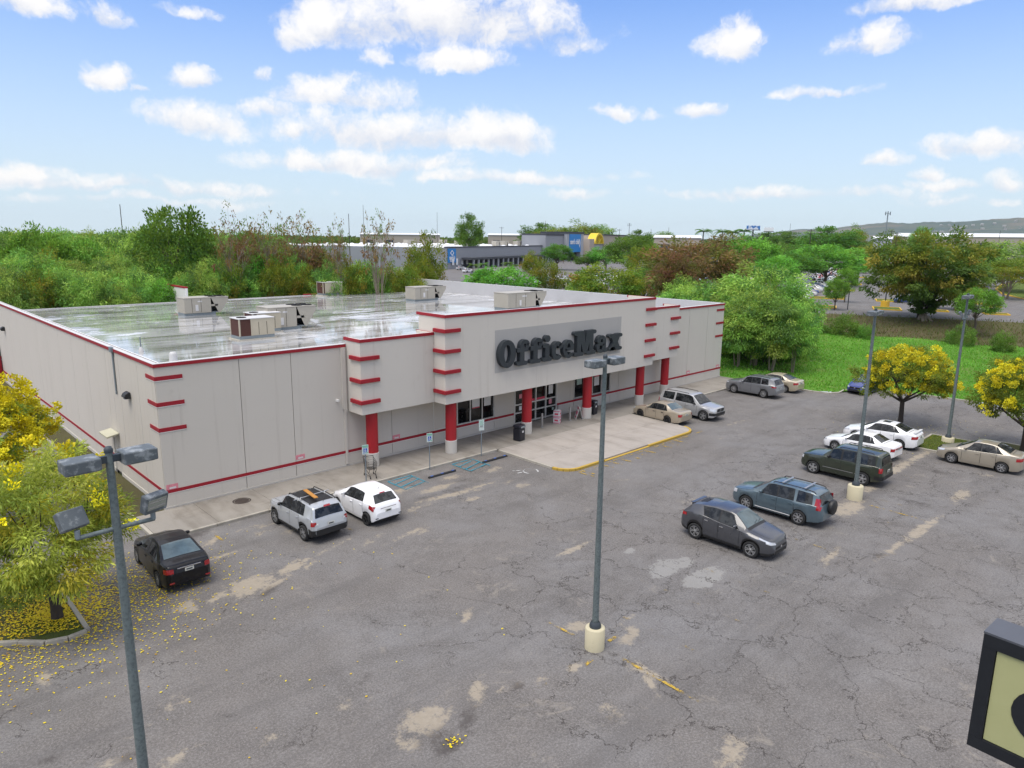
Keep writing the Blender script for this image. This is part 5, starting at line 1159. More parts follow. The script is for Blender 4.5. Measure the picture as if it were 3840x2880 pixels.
SILVER, GOLD = (.42, .44, .46), (.36, .31, .235)
sent = dict(SEDAN_M); 
make_car('parked_sedan', variant(SEDAN_M, rg='carglass_l'), (.006, .006, .008), (-1.92, -6.25), HALF-.03, 'black sedan under the yellow-flowered tree at the left', 'car', '10', extras=E_(fog(.55, .72, .42, .47)))
def ren_extra(c, r, p):
    c.top_patch(1.80, 3.55, .86, .86, M['black'], r, 'roof_panel', .006)
    bumper_strip(.40, .66)(c, r, p); fog(.56, .70, .50, .58)(c, r, p)
    for sg in (1, -1):
        m = MB().obox((-2.165+.0, sg*.66, .93), (.012, .10, .025), rx=.7).obox((-2.163, sg*.66, .93), (.012, .10, .025), rx=-.7); m.build('tail_cross', M['white'], r)
    rails(1.75, 3.6)(c, r, p); antenna(3.62)(c, r, p); high_brake(3.90)(c, r, p)
ren = make_car('parked_suv', variant(BOXSUV, mm=M['black']), SILVER, (4.03, -6.1), HALF+.02, 'silver boxy small SUV with a plank tied on its black roof', 'car', '5d', clad=True, metal=.5, extras=ren_extra)
M['plank'] = simple('plank_wood', (.42, .19, .035), .7, 0, .25, 6); M['twine'] = simple('white_cord', (.6, .6, .57), .8)
pa, pb = G(1140, 1833, 1.84), G(1190, 1869, 1.84); PLK = ((pa[0]+pb[0])/2, (pa[1]+pb[1])/2, math.atan2(pb[1]-pa[1], pb[0]-pa[0]))
o = empty('wooden_plank', (PLK[0], PLK[1], 1.738), PLK[2], 'orange wooden plank tied to the roof of the silver SUV', 'plank'); MB().box(-.62, .62, -.09, .09, .07, .11).build('board', M['plank'], o, bevel=.006)
o2 = empty('roof_cross_pole', (4.02, -6.85, 1.70), math.radians(4), 'pale pole lashed across the roof of the silver SUV', 'pole'); MB().tube([(-.95, 0, .04), (.8, 0, .05)], .025, 8).build('pole', M['rim'], o2)
cd = MB()
for x in (-.72, -.6, .62): cd.tube([(x-.08, -.06, -.02), (x, 0, .085), (x+.05, .07, .02), (x+.1, -.02, .05)], .012, 5)
cd.build('cord', M['twine'], o2)
def yar_extra(c, r, p):
    antenna(3.05)(c, r, p); high_brake(3.36)(c, r, p); fog(.55, .70, .42, .46, 'black')(c, r, p)
make_car('parked_hatchback', HATCH, (.82, .82, .83), (6.9, -6.55), HALF, 'small white hatchback parked beside the silver SUV', 'car', 'steel', extras=yar_extra)
make_car('parked_sedan', variant(SEDAN, hm=M['black']), GOLD, (32.72, -5.5), HALF-.06, 'champagne older sedan parked against the entrance apron', 'car', 'steel', glass='carglass_l', metal=.4)
make_car('parked_suv', variant(SUV_L, mm=M['black']), (.40, .40, .40), (35.5, -6.45), -HALF, 'large silver SUV parked nose out beside the champagne sedan', 'car', '5', metal=.4, extras=E_(rails(2.3, 4.2), bumper_strip(.46, .66, 'black', False)))
make_car('parked_suv', OUTL, (.17, .175, .185), (46.05, -5.85), HALF, 'grey SUV parked near the far corner of the store', 'car', '10', metal=.4, extras=E_(rails(2.3, 4.0)))
make_car('parked_sedan', stretch(SEDAN_M, 4.8, 1.82, .99), (.46, .40, .29), (49.55, -6.0), HALF, 'pale gold sedan behind the grey SUV, beside the lawn', 'car', '10', metal=.4)
make_car('parked_sedan', stretch(SEDAN_M, 4.5, 1.76, .97), (.018, .03, .16), (54.7, -12.0), PI-.08, 'blue sedan by the lawn kerb, half behind the yellow tree', 'car', '7', glass='carglass_l')
def spoiler(x, z, wf=.85):
    return lambda c, r, p: [MB().obox(c.P(x, 0, z), (.16, 2*c.w(x)*wf, .035)).build('spoiler', p, r, bevel=.01)] + [MB().obox(c.P(x, s*c.w(x)*wf*.9, z-.05), (.10, .05, .10)).build('spoiler_leg', p, r) for s in (1, -1)]
make_car('parked_sedan', stretch(SEDAN_M, 4.57, 1.76, 1.0), (.82, .82, .82), (38.5, -18.85), HALF, 'white sedan with tail spoiler, the farther of the two white sedans', 'car', '10', extras=E_(spoiler(4.36, 1.19), top_strip(2.3, 2.75, .5, 'carglass', 'sunroof')))
make_car('parked_sedan', variant(stretch(SEDAN, 4.34, 1.685, .99), hm=M['black']), (.82, .82, .82), (35.1, -18.75), HALF-.05, 'older white sedan between the dark green four-wheel drive and white spoiler sedan', 'car', '7', extras=E_(lambda c, r, p: c.end_patch(True, -.45, .45, .74, .84, M['tail'], r, 'tail_panel')))
make_car('parked_suv', variant(LIB, mm=M['black']), (.028, .036, .022), (29.7, -19.85), HALF, 'dark green boxy four-wheel drive behind the pedestal lamp post', 'car', '5', clad=False, metal=.3, extras=E_(rails(2.1, 3.9), bumper_strip(.46, .66), lambda c, r, p: [c.skin_patch(1.35, 3.2, .56, .59, .56, .59, s, M['rim'], r, 'side_trim', .012) for s in (1, -1)]))
def crv_extra(c, r, p):
    rails(2.05, 4.1, 'black', 2)(c, r, p)
    MB().lathe([(0, -.10), (.30, -.10), (.345, -.06), (.35, .06), (.33, .1), (0, .11)], 26, (c.mid-c.L-.08, -.12, .93), axis='x').build('spare_wheel_cover', M['black'], r)
    for s in (1, -1): c.skin_patch(1.35, 3.25, .60, .66, .60, .66, s, p, r, 'side_moulding', .02); MB().tube([c.P(1.35, s*.88, .34), c.P(3.1, s*.88, .34)], .03, 8).build('side_step', M['rim'], r)
make_car('parked_suv', CRV, (.085, .125, .15), (21.75, -19.95), HALF, 'steel blue SUV with covered spare wheel on its tailgate', 'car', '7', metal=.4, extras=crv_extra)
make_car('parked_crossover', variant(CHR, hm=M['chrome']), (.058, .060, .068), (16.85, -20.15), -HALF, 'dark grey sloping crossover parked nose out beside the steel blue SUV', 'car', '5d', glass='carglass_l', clad=True, metal=.45, extras=E_(spoiler(3.92, 1.50, .62), antenna(3.35, .12), lambda c, r, p: c.top_patch(3.35, 3.7, .45, .45, M['black'], r, 'roof_slot', .006)))
make_car('parked_sedan', stretch(SEDAN_M, 4.35, 1.70, 1.04, chromez=None), (.34, .30, .235), (37.8, -24.6), HALF, 'beige sedan parked alone at the right beside the lamp pedestal', 'car', '7', metal=.4)

# distant cars: one mesh each
FAR = {}
def far_mesh(kind):
    if kind in FAR: return FAR[kind]
    c = Car({'sedan': SEDAN_M, 'suv': CRV, 'hatch': HATCH, 'big': SUV_L}[kind], True); tmp = []
    root = empty('tmp'); b = c.body('body', [M['white'], M['black']], root); objs = [(b, None)]
    for sg in (1, -1):
        for wd in c.sp['win']: objs.append((c.side_window(wd, sg, M['carglass'], root, off=.015), 2))
        for q in c.sp['tail']: objs.append((c.skin_patch(*q, sg, M['tail'], root, 't', .02, 2, 2), 3))
    objs.append((c.top_patch(*c.sp['ws'], .95, .93, M['carglass'], root, 'w', .02, 4, 4), 2)); objs.append((c.top_patch(*c.sp['rw'], .9, .9, M['carglass'], root, 'w', .02, 3, 4), 2))
    m = MB()
    for o, s in objs:
        me = o.data; off = len(m.v); m.v += [tuple(v.co) for v in me.vertices]
        for p in me.polygons: m.f.append(tuple(i+off for i in p.vertices)); m.m.append(p.material_index if s is None else s); m.sm.append(True)
    for x in (c.xf, c.xr):
        for sg in (1, -1): m.lathe([(0, 0), (c.zw, 0), (c.zw, -.2*sg)], 12, (c.mid-x, sg*(c.hw-.01), c.zw), m=1, axis='y')
    me = m.mesh('car', [M['white'], M['black'], M['carglass'], M['tail']]); me.set_sharp_from_angle(angle=math.radians(40))
    for o, s in objs: d = o.data; bpy.data.objects.remove(o); bpy.data.meshes.remove(d)
    bpy.data.objects.remove(root); FAR[kind] = me; return me
FARCOL = {'white': (.62, .62, .63), 'silver': (.36, .37, .38), 'black': (.012, .012, .014), 'grey': (.11, .115, .12), 'red': (.30, .02, .02), 'blue': (.03, .06, .2), 'beige': (.36, .32, .25), 'lime': (.25, .55, .03)}
FM = {k: paint('far_'+k, v) for k, v in FARCOL.items()}
def far_car(kind, colr, x, y, rz, label, grp, z=0.0):
    o = bpy.data.objects.new('parked_car', far_mesh(kind)); COL.objects.link(o); o.location = (x, y, z); o.rotation_euler = (0, 0, rz)
    o.material_slots[0].link = 'OBJECT'; o.material_slots[0].material = FM[colr]; return tag(o, label, 'car', grp)

# ------------------------------------------------------------------ vegetation
M['leaf'] = leaf_mat('foliage'); M['petal'] = leaf_mat('flower', .25, .03)
M['bark'] = simple('bark', (.105, .085, .065), .9, 0, .35, 6, bump=.6, bs=18); M['bark_pale'] = simple('bark_pale', (.24, .20, .15), .9, 0, .3, 5, bump=.5, bs=18); M['bark_dark'] = simple('bark_dark', (.045, .036, .030), .9, 0, .35, 6, bump=.6, bs=18)
def unit(v): return v/(np.linalg.norm(v, axis=-1, keepdims=True)+1e-9)
def leaf_arrays(rng, p, d, ln, wd, up=.6):
    n = len(p); nrm = unit(rng.normal(size=(n, 3))+np.array([0, 0, up*1.6])); s = unit(np.cross(d, nrm))
    ln = ln[:, None]; wd = wd[:, None]
    v = np.stack([p, p+d*ln*.45+s*wd*.5, p+d*ln, p+d*ln*.45-s*wd*.5], 1)
    return v.reshape(-1, 3)
def crown_pts(rng, n, R, Rz, shell, cut, lob):
    d = unit(rng.normal(size=(n*3, 3))); d = d[d[:, 2] > cut][:n]; k = len(d)
    th = np.arctan2(d[:, 1], d[:, 0]); L = 1+lob*(np.sin(th*3+rng.uniform(0, 6))*.5+np.sin(th*5+d[:, 2]*4+rng.uniform(0, 6))*.5)
    r = (shell+(1-shell)*rng.random(k)**.6)*L
    return d*r[:, None]*np.array([R, R, Rz]), d
def foliage(seed, R, zc, Rz, ncl, cr, per, leaf, wid, cols, droop=.3, flat=.65, shell=.5, cut=-.55, lob=.22, jit=.18, spread=.6, up=.6):
    rng = np.random.default_rng(seed); c, od = crown_pts(rng, ncl, R, Rz, shell, cut, lob); c = c+np.array([0, 0, zc]); ncl = len(c)
    sz = cr*rng.uniform(.6, 1.35, ncl); cnt = np.maximum(4, (per*(sz/cr)**2).astype(int)); ci = np.repeat(np.arange(ncl), cnt); n = len(ci)
    o = unit(rng.normal(size=(n, 3)))*(rng.random(n)**.5)[:, None]; off = o*sz[ci][:, None]*np.array([1, 1, flat])
    d = unit(o*spread+od[ci]*.45+rng.normal(size=(n, 3))*.35+np.array([0, 0, -droop]))
    v = leaf_arrays(rng, c[ci]+off, d, leaf*rng.uniform(.65, 1.35, n), wid*rng.uniform(.65, 1.35, n), up)
    W_ = np.array([q[1] for q in cols]); pick = rng.choice(len(cols), ncl, p=W_/W_.sum()); base = np.array([q[0] for q in cols])[pick][ci]
    t = base*(1+jit*rng.normal(size=(n, 1)))*rng.uniform(.78, 1.22, ncl)[ci][:, None]
    return v, np.clip(np.repeat(t, 4, 0), .004, 1), c
def quads(n): return np.arange(n*4, dtype=np.int32).reshape(n, 4)
def limbs(rng, ht, r0, lean, tips, fork=.35, n=6, multi=1, spreadb=.25):
    m = MB(); tops = []
    for k in range(multi):
        a = 2*PI*k/multi+rng.uniform(0, 1); bx, by = (spreadb*math.cos(a), spreadb*math.sin(a)) if multi > 1 else (0, 0)
        tx, ty = lean[0]+bx*3.0, lean[1]+by*3.0
        pts = [(bx, by, -.3)] + [(bx+(tx-bx)*f+rng.normal()*.05*ht*.2, by+(ty-by)*f+rng.normal()*.05*ht*.2, ht*f) for f in (.2, .45, .7, 1.0)]
        rr = r0/(multi**.5); m.tube(pts, [rr*1.35, rr, rr*.85, rr*.7, rr*.5], 8); tops.append((Vector(pts[-1]), Vector(pts[2]), Vector(pts[3]), rr))
    for i, t in enumerate(tips):
        t = Vector(t); best = min(tops, key=lambda q: (q[0]-t).length); a = [best[0], best[2], best[1]][i % 3]
        if a.z > t.z-.2: a = best[1]
        mid = a.lerp(t, .5)+Vector((rng.normal()*.12, rng.normal()*.12, abs((t-a).length)*.10)); r = best[3]*.42
        m.tube([a, a.lerp(mid, .5)+Vector((0, 0, .05)), mid, t], [r, r*.75, r*.5, r*.15], 5)
    return m
GREENS = {
 'feather': [((.20, .38, .065), 4), ((.15, .31, .06), 3), ((.32, .48, .09), 3), ((.085, .19, .05), 3), ((.25, .33, .06), 1)],
 'bright': [((.12, .31, .04), 3), ((.18, .39, .055), 3), ((.08, .21, .03), 2)],
 'dense': [((.055, .145, .022), 3), ((.08, .19, .026), 3), ((.115, .22, .026), 1)],
 'olive': [((.16, .20, .02), 3), ((.21, .22, .022), 2), ((.10, .17, .02), 3), ((.23, .17, .02), 1)],
 'brown': [((.20, .085, .05), 3), ((.17, .10, .055), 3), ((.15, .15, .045), 2), ((.24, .15, .06), 1)],
 'bare': [((.17, .07, .045), 3), ((.22, .12, .045), 2), ((.13, .18, .045), 3)],
 'bush': [((.09, .20, .032), 3), ((.125, .25, .04), 2), ((.16, .24, .05), 1)],
}
PROTO = {}
def proto(kind, seed):
    k = (kind, seed)
    if k in PROTO: return PROTO[k]
    rng = np.random.default_rng(seed*77+hash_(kind)); P = dict(
     feather=dict(R=4, zc=6.0, Rz=3.9, ncl=135, cr=.95, per=85, leaf=.40, wid=.12, droop=.55, shell=.42, cut=-.85, lob=.25, bark='bark_pale', multi=3, tr=.2, ht=5.6),
     bright=dict(R=4, zc=6.2, Rz=3.4, ncl=120, cr=.9, per=70, leaf=.34, wid=.19, droop=.15, shell=.5, cut=-.7, lob=.2, bark='bark', multi=1, tr=.22, ht=4.6),
     dense=dict(R=4, zc=6.2, Rz=3.5, ncl=130, cr=.9, per=70, leaf=.34, wid=.18, droop=.2, shell=.45, cut=-.7, lob=.25, bark='bark', multi=1, tr=.22, ht=4.8),
     olive=dict(R=4, zc=6.4, Rz=3.4, ncl=105, cr=.9, per=75, leaf=.36, wid=.14, droop=.4, shell=.4, cut=-.7, lob=.3, bark='bark_pale', multi=2, tr=.2, ht=5.2),
     brown=dict(R=4, zc=6.4, Rz=3.3, ncl=150, cr=.85, per=75, leaf=.38, wid=.14, droop=.3, shell=.35, cut=-.6, lob=.25, bark='bark_pale', multi=3, tr=.2, ht=5.5),
     bare=dict(R=3.6, zc=7.4, Rz=2.6, ncl=90, cr=.45, per=16, leaf=.30, wid=.13, droop=.5, shell=.3, cut=-.75, lob=.35, bark='bark_pale', multi=3, tr=.17, ht=6.2),
     bush=dict(R=4, zc=3.0, Rz=3.6, ncl=90, cr=1.1, per=80, leaf=.42, wid=.16, droop=.2, shell=.4, cut=-.55, lob=.3, bark='bark', multi=3, tr=.16, ht=2.4))[kind]
    v, t, c = foliage(seed*13+5, P['R'], P['zc'], P['Rz'], P['ncl'], P['cr'], P['per'], P['leaf'], P['wid'], GREENS[kind], P['droop'], .7, P['shell'], P['cut'], P['lob'])
    cm = np_mesh('crown_'+kind, v, quads(len(v)//4), M['leaf'], t)
    sel = c[rng.permutation(len(c))[:(70 if kind == 'bare' else 26)]]
    tm = limbs(rng, P['ht'], P['tr'], rng.normal(size=2)*.3, sel, multi=P['multi']).mesh('trunk_'+kind, M[P['bark']])
    PROTO[k] = (tm, cm, P['zc']+P['Rz']+.6, P['R']+.5); return PROTO[k]
def hash_(s): return sum((i+1)*ord(ch) for i, ch in enumerate(s))
def tree(kind, seed, x, y, z, h, r, label, grp=None, name='tree', cat='tree', rz=None):
    tm, cm, h0, r0 = proto(kind, seed); o = empty(name, (x, y, z), random.uniform(0, 6.28) if rz is None else rz, label, cat, grp)
    o.scale = (r/r0, r/r0, h/h0); link(bpy.data.objects.new('trunk', tm), o); link(bpy.data.objects.new('crown', cm), o); return o
KX = 3840/2212
def tree_px(kind, seed, cx, top, w, rng_, label, grp=None, name='tree', z0=0, hmin=2.0, cat='tree', hs=1.0):
    p = at_range(cx*KX, rng_); zt = z_at(cx*KX, top*KX, rng_); h = max(hmin, zt-z0)*hs
    return tree(kind, seed, p[0], p[1], z0, h, w*KX*rng_/FPX/2, label, grp, name, cat)
# wood behind the store, left
rng = np.random.default_rng(5); cnt = 0
rows = [(93, 3.2), (97, 3.6), (102, 4.0), (108, 4.4), (115, 4.8), (123, 5.2), (132, 5.6), (142, 6.0), (154, 6.6), (168, 7.2), (185, 8.0), (205, 9.0), (230, 10.5), (262, 12.5)]
for ri_, (rg, sp_) in enumerate(rows):
    span = np.arange(-60, 850 if rg < 120 else 1000, sp_*FPX/rg)
    for px in span:
        px = px+rng.uniform(-.4, .4)*sp_*FPX/rg; rr_ = rg+rng.uniform(-2, 2); p = at_range(px, rr_)
        if p[1] < BD+1.5 and p[0] > -2: continue
        kind = rng.choice(['feather', 'feather', 'feather', 'bright', 'dense', 'olive'], p=[.3, .25, .2, .15, .05, .05]); h = rng.uniform(9.6, 12.2) if ri_ < 4 else rng.uniform(11.6, 14.6)
        tree(kind, int(rng.integers(1, 4)), p[0], p[1], -.15, h*(.82 if ri_ < 2 else 1), sp_*rng.uniform(.72, 1.0), 'bright green tree crowded into the wood behind the left of the roof', 'trees of the wood behind the store', 'wood_tree'); cnt += 1
# tall and thin ones against the sky
tree_px('dense', 2, 375, 432, 150, 104, 'tall dark green tree standing above the wood left of the reddish trees', 'tall trees behind the store'); tree_px('feather', 3, 330, 470, 110, 112, 'dark feathery tree at the left foot of the tall tree', 'tall trees behind the store')
for i, (cx, tp, w) in enumerate(((505, 440, 110), (575, 432, 120), (640, 445, 110))): tree_px('bare', i+1, cx, tp, w, 97+i*3, ('reddish thin-leaved tree, leftmost of the three against the sky', 'reddish thin-leaved tree, middle of the three against the sky', 'reddish thin-leaved tree, rightmost of the three against the sky')[i], 'reddish bare trees behind the roof')
for i, (cx, w) in enumerate(((535, 150), (610, 150), (670, 130))): tree_px('brown', i+1, cx, 505+i*10, w, 103+i*2, 'brown leafed tree among the reddish trees behind the roof', 'brown trees behind the roof')
tree_px('bare', 2, 728, 447, 70, 95, 'thin tree with a tuft of leaves, left of the pair behind the small roof unit', 'thin trees behind the roof'); tree_px('bare', 3, 815, 444, 90, 94, 'thin leaning tree, right of the pair behind the small roof unit', 'thin trees behind the roof')
lowk = ['feather', 'olive', 'feather', 'bright', 'olive', 'feather', 'olive', 'dense']
for i, cx in enumerate(range(470, 900, 30)): tree_px(lowk[i % 8], 1+i % 3, cx+rng.uniform(-8, 8), 560+rng.uniform(-18, 18), 78, 94+rng.uniform(0, 8), 'low yellow-green tree along the rear edge of the roof', 'low trees along the rear of the roof', 'low_tree')
tree_px('olive', 1, 915, 497, 92, 112, 'tall yellow-green drooping tree left of the blue diamond sign'); tree_px('olive', 2, 905, 545, 80, 106, 'small yellow-green tree at the foot of the tall drooping one')
# beyond the right parapet
tree_px('bright', 2, 1085, 572, 165, 116, 'broad bright green tree just beyond the right parapet'); tree_px('olive', 3, 1185, 556, 80, 122, 'yellowish tree beside the broad bright green one'); tree_px('olive', 1, 1150, 540, 52, 190, 'small yellowish tree before the grey arcade')
tree_px('dense', 3, 1205, 526, 74, 300, 'round dark tree in front of the grey store wall'); tree_px('dense', 1, 1270, 548, 62, 300, 'dark round tree beside the blue entrance tower'); tree_px('bright', 1, 1312, 530, 78, 295, 'vivid green round tree below the yellow arch')
tree_px('olive', 2, 1325, 562, 175, 118, 'wide spreading tree with olive top beyond the parapet'); tree_px('feather', 2, 1270, 592, 90, 128, 'low green tree left of the wide spreading one'); tree_px('dense', 2, 1365, 505, 120, 240, 'dark broad tree right of the yellow arch'); tree_px('olive', 3, 1405, 522, 100, 165, 'olive tree left of the brown tree'); tree_px('dense', 1, 1395, 575, 90, 130, 'dark green tree at the left foot of the brown tree')
tree_px('brown', 2, 1505, 503, 225, 112, 'big russet brown tree with dry pods'); tree_px('brown', 3, 1465, 545, 110, 104, 'russet tree at the left foot of the big brown one'); tree_px('feather', 1, 1475, 590, 90, 98, 'light green tree below the russet trees')
tree_px('bright', 3, 1625, 508, 130, 190, 'light green tree right of the brown tree'); tree_px('bright', 1, 1680, 548, 110, 175, 'green rounded tree beside the far parking rows'); tree_px('dense', 2, 1690, 522, 110, 260, 'dark dome-shaped tree in the far lot'); tree_px('dense', 3, 1722, 545, 120, 215, 'dark tree at the left of the crowded car rows'); tree_px('bright', 2, 1790, 525, 150, 230, 'wide green tree above the crowded car rows')
tree_px('dense', 1, 1790, 487, 120, 420, 'large dark tree on the skyline above the car rows'); tree_px('olive', 2, 1875, 528, 60, 330, 'yellow-green tree at the end of the far lane'); tree_px('bright', 1, 1862, 545, 50, 250, 'small green tree at the end of the far lane')
tree_px('bright', 3, 1838, 574, 46, 170, 'small round tree on the lane island nearer the blue container', z0=.1); tree_px('bright', 2, 1818, 600, 50, 150, 'small tree on the nearest lane island', z0=.1)
# feathery clump right of the store
for i, (cx, tp, w, rg, l) in enumerate(((1662, 566, 150, 84, 'tallest feathery tree of the clump at the right end of the store'), (1600, 582, 130, 88, 'feathery tree in the middle of the clump beside the store'), (1722, 600, 105, 82, 'feathery tree at the right of the clump beside the store'), (1548, 600, 120, 92, 'feathery tree behind the far corner of the store'), (1488, 612, 105, 96, 'feathery tree peeping over the right parapet, left of the clump'), (1690, 640, 110, 76, 'lower feathery tree at the front right of the clump'), (1612, 655, 100, 76, 'lower feathery tree next to the store wall'), (1650, 610, 120, 78, 'feathery tree at the front of the clump'), (1738, 655, 62, 76, 'smallest feathery tree hanging over the lawn'), (1575, 640, 90, 82, 'feathery tree close behind the store corner'))):
    tree_px('feather', 1+i % 3, cx, tp, w*1.28, rg, l, 'feathery trees beside the store', 'feathery_tree')
for i, (px, py, s) in enumerate(((2735, 1345, 1.2), (2800, 1352, 1.3), (2870, 1362, 1.4), (2940, 1358, 1.5), (2990, 1330, 1.5))): g = G(px, py); tree('bush', 1+i % 3, g[0], g[1], 0, 2.6*s, 1.6*s, 'undergrowth bush at the foot of the feathery trees', 'bushes under the feathery trees', 'bush', 'bush')
# big tree on the ditch bank
def big_tree():
    g = G(3455, 1192); rg = np.linalg.norm(g[:2]-CAM_P[:2]); H_ = z_at(3500, 860, rg); R_ = 9.0
    o = empty('rain_tree', (g[0], g[1], -.1), 0, 'large dark spreading tree with exposed roots on the ditch bank', 'tree')
    r = np.random.default_rng(31); v, t, c = foliage(41, R_, 8.4, H_-9.0, 300, 1.35, 95, .55, .26, [((.085, .165, .035), 4), ((.13, .22, .04), 3), ((.24, .26, .04), 2), ((.33, .28, .045), 1)], .3, .5, .42, -.85, .34)
    link(bpy.data.objects.new('crown', np_mesh('crown_rain', v, quads(len(v)//4), M['leaf'], t)), o)
    limbs(r, 5.0, .55, (.3, .2), c[r.permutation(len(c))[:60]], multi=3, spreadb=.35).build('trunk', M['bark_dark'], o)
    m = MB()
    for k in range(9):
        a = PI*1.0+k*.38+r.uniform(-.1, .1); L = r.uniform(1.6, 3.2); m.tube([(0, 0, .9), (math.cos(a)*L*.4, math.sin(a)*L*.4, .2), (math.cos(a)*L*.75, math.sin(a)*L*.75, -.5), (math.cos(a)*L, math.sin(a)*L, -1.3)], [.4, .3, .2, .08], 6)
    m.build('roots', M['bark_pale'], o)
    v, t, c = foliage(43, 2.0, 2.4, 2.4, 60, .7, 60, .4, .22, [((.05, .11, .02), 1), ((.035, .08, .015), 1)]); link(bpy.data.objects.new('climbing_foliage', np_mesh('climber', v, quads(len(v)//4), M['leaf'], t)), o)
big_tree()
tree_px('bright', 2, 2132, 620, 74, 134, 'small round green tree on the ditch bank at the right', z0=-.2); tree_px('olive', 1, 2085, 600, 90, 165, 'yellow-green tree behind the small round one'); tree_px('feather', 2, 2190, 512, 150, 235, 'pale green tree at the right edge, farther of two'); tree_px('olive', 3, 2190, 556, 110, 205, 'yellow-green tree by the curved kerb at the right edge'); tree_px('feather', 1, 2110, 525, 110, 260, 'light green tree behind the right of the big dark tree')
for i, (cx, tp, w, rg, l) in enumerate(((1845, 676, 80, 108, 'bush on the near ditch bank left of the pedestal lamp head'), (1795, 698, 50, 108, 'low bush at the left end of the ditch'), (1893, 702, 36, 106, 'bush right below the lamp head'), (2105, 700, 56, 108, 'bush on the ditch bank behind the far lamp post'), (1762, 704, 40, 104, 'bush between the lawn and the feathery trees'), (2200, 718, 44, 106, 'low bush on the ditch bank at the right edge'))):
    tree_px('bush', 1+i % 3, cx, tp, w, rg, l, 'bushes along the ditch', 'bush', -1.2, 1.5, 'bush')
# ---- yellow-flowered trees
def tabebuia(x, y, h, r, zc, rzz, seed, flower, green, nf, label, lean=(0, 0), nleaf=240, lf=(.15, .045), off=(0, 0), fork=1.7, twig=0):
    o = empty('yellow_tabebuia', (x, y, .05), 0, label, 'tree', 'yellow-flowered trees'); rg = np.random.default_rng(seed)
    v, t, c = foliage(seed, r, zc, rzz, nleaf, .42, 150, lf[0], lf[1], green, .35, .7, .45, -.75, .28, .2, .9, .3)
    v = v+np.array([off[0], off[1], 0]); c = c+np.array([off[0], off[1], 0])
    link(bpy.data.objects.new('leaves', np_mesh('leaves', v, quads(len(v)//4), M['leaf'], t)), o)
    v2, t2, c2 = foliage(seed+3, r*1.02, zc, rzz*1.02, nf, .23, 80, .10, .09, flower, .0, .8, .62, -.6, .28, .12, .9, .2); v2 = v2+np.array([off[0], off[1], 0])
    link(bpy.data.objects.new('flowers', np_mesh('flowers', v2, quads(len(v2)//4), M['petal'], t2)), o)
    m = MB(); f = Vector((lean[0], lean[1], fork)); m.tube([(0, 0, -.2), (lean[0]*.2, lean[1]*.2, fork*.35), (lean[0]*.7, lean[1]*.7, fork*.75), f], [.21, .165, .155, .15], 10)
    tips = c[rg.permutation(len(c))[:46]]; mains = []
    for k in range(6):
        a = 2*PI*k/6+rg.uniform(-.3, .3); e = Vector((off[0]*.7+math.cos(a)*r*.5, off[1]*.7+math.sin(a)*r*.5, zc*.72+rg.uniform(-.4, .7))); m1 = f.lerp(e, .5)+Vector((rg.normal()*.15, rg.normal()*.15, -.1)); m.tube([f-Vector((0, 0, .1)), m1, e], [.105, .075, .05], 7); mains.append((m1, e))
    for tp in tips:
        tp = Vector(tp); a = min((q for p in mains for q in p), key=lambda q: (q-tp).length); mid = a.lerp(tp, .5)+Vector((rg.normal()*.1, rg.normal()*.1, .05)); m.tube([a, mid, tp], [.035, .022, .008], 5, cap=False)
    for k in range(twig):
        b = Vector((off[0]+r*.55, off[1]+rg.uniform(-.6, .6), zc+rzz*rg.uniform(.1, .75))); e = b+Vector((rg.uniform(.8, 1.5), rg.uniform(-.5, .5), rg.uniform(-.1, .5))); m.tube([b, b.lerp(e, .5)+Vector((0, 0, .1)), e], [.03, .02, .006], 5)
        for q in range(3): e2 = b.lerp(e, .5+.15*q); m.tube([e2, e2+Vector((rg.uniform(.1, .45), rg.uniform(-.3, .3), rg.uniform(-.1, .35)))], [.013, .004], 4)
    m.build('trunk', M['bark_dark'], o); return o
YF = [((.74, .63, .014), 3), ((.82, .74, .04), 2), ((.60, .48, .012), 1)]; OF = [((.62, .545, .025), 3), ((.70, .63, .03), 2), ((.52, .42, .015), 1)]
LG = [((.36, .45, .07), 3), ((.46, .53, .09), 3), ((.24, .34, .06), 2), ((.55, .52, .05), 1)]; DG = [((.16, .20, .026), 3), ((.12, .17, .026), 2), ((.24, .24, .024), 1)]
g = G(218, 2325); zt = z_at(230, 1640, np.linalg.norm(at_range(230, 1)*0+g[:2]-CAM_P[:2]))
tabebuia(g[0], g[1], 0, 2.75, 3.45, 2.5, 61, YF, LG, 30, 'yellow-green feathery tree on the island beside the black sedan', (-.1, .1), 215, (.20, .042), (-.3, .3))
tabebuia(-6.9, 3.2, 0, 2.95, 4.45, 2.35, 67, YF, LG, 640, 'bright yellow-flowered tree near the left wall, above the feathery tree', (0, 0), 100, (.16, .045), (0, 0), 2.0, 5)
tabebuia(44.5, -18.1, 0, 2.85, 3.6, 1.95, 71, OF, DG, 230, 'yellow-flowered tree between the white sedans and the lawn', (.2, .1), 100, (.16, .06), (0, 0), 1.7)
tabebuia(42.9, -25.8, 0, 3.0, 3.75, 2.2, 73, OF, DG, 200, 'yellow-flowered tree cut by the right edge of the picture', (-.1, 0), 170, (.16, .06), (0, 0), 1.7)
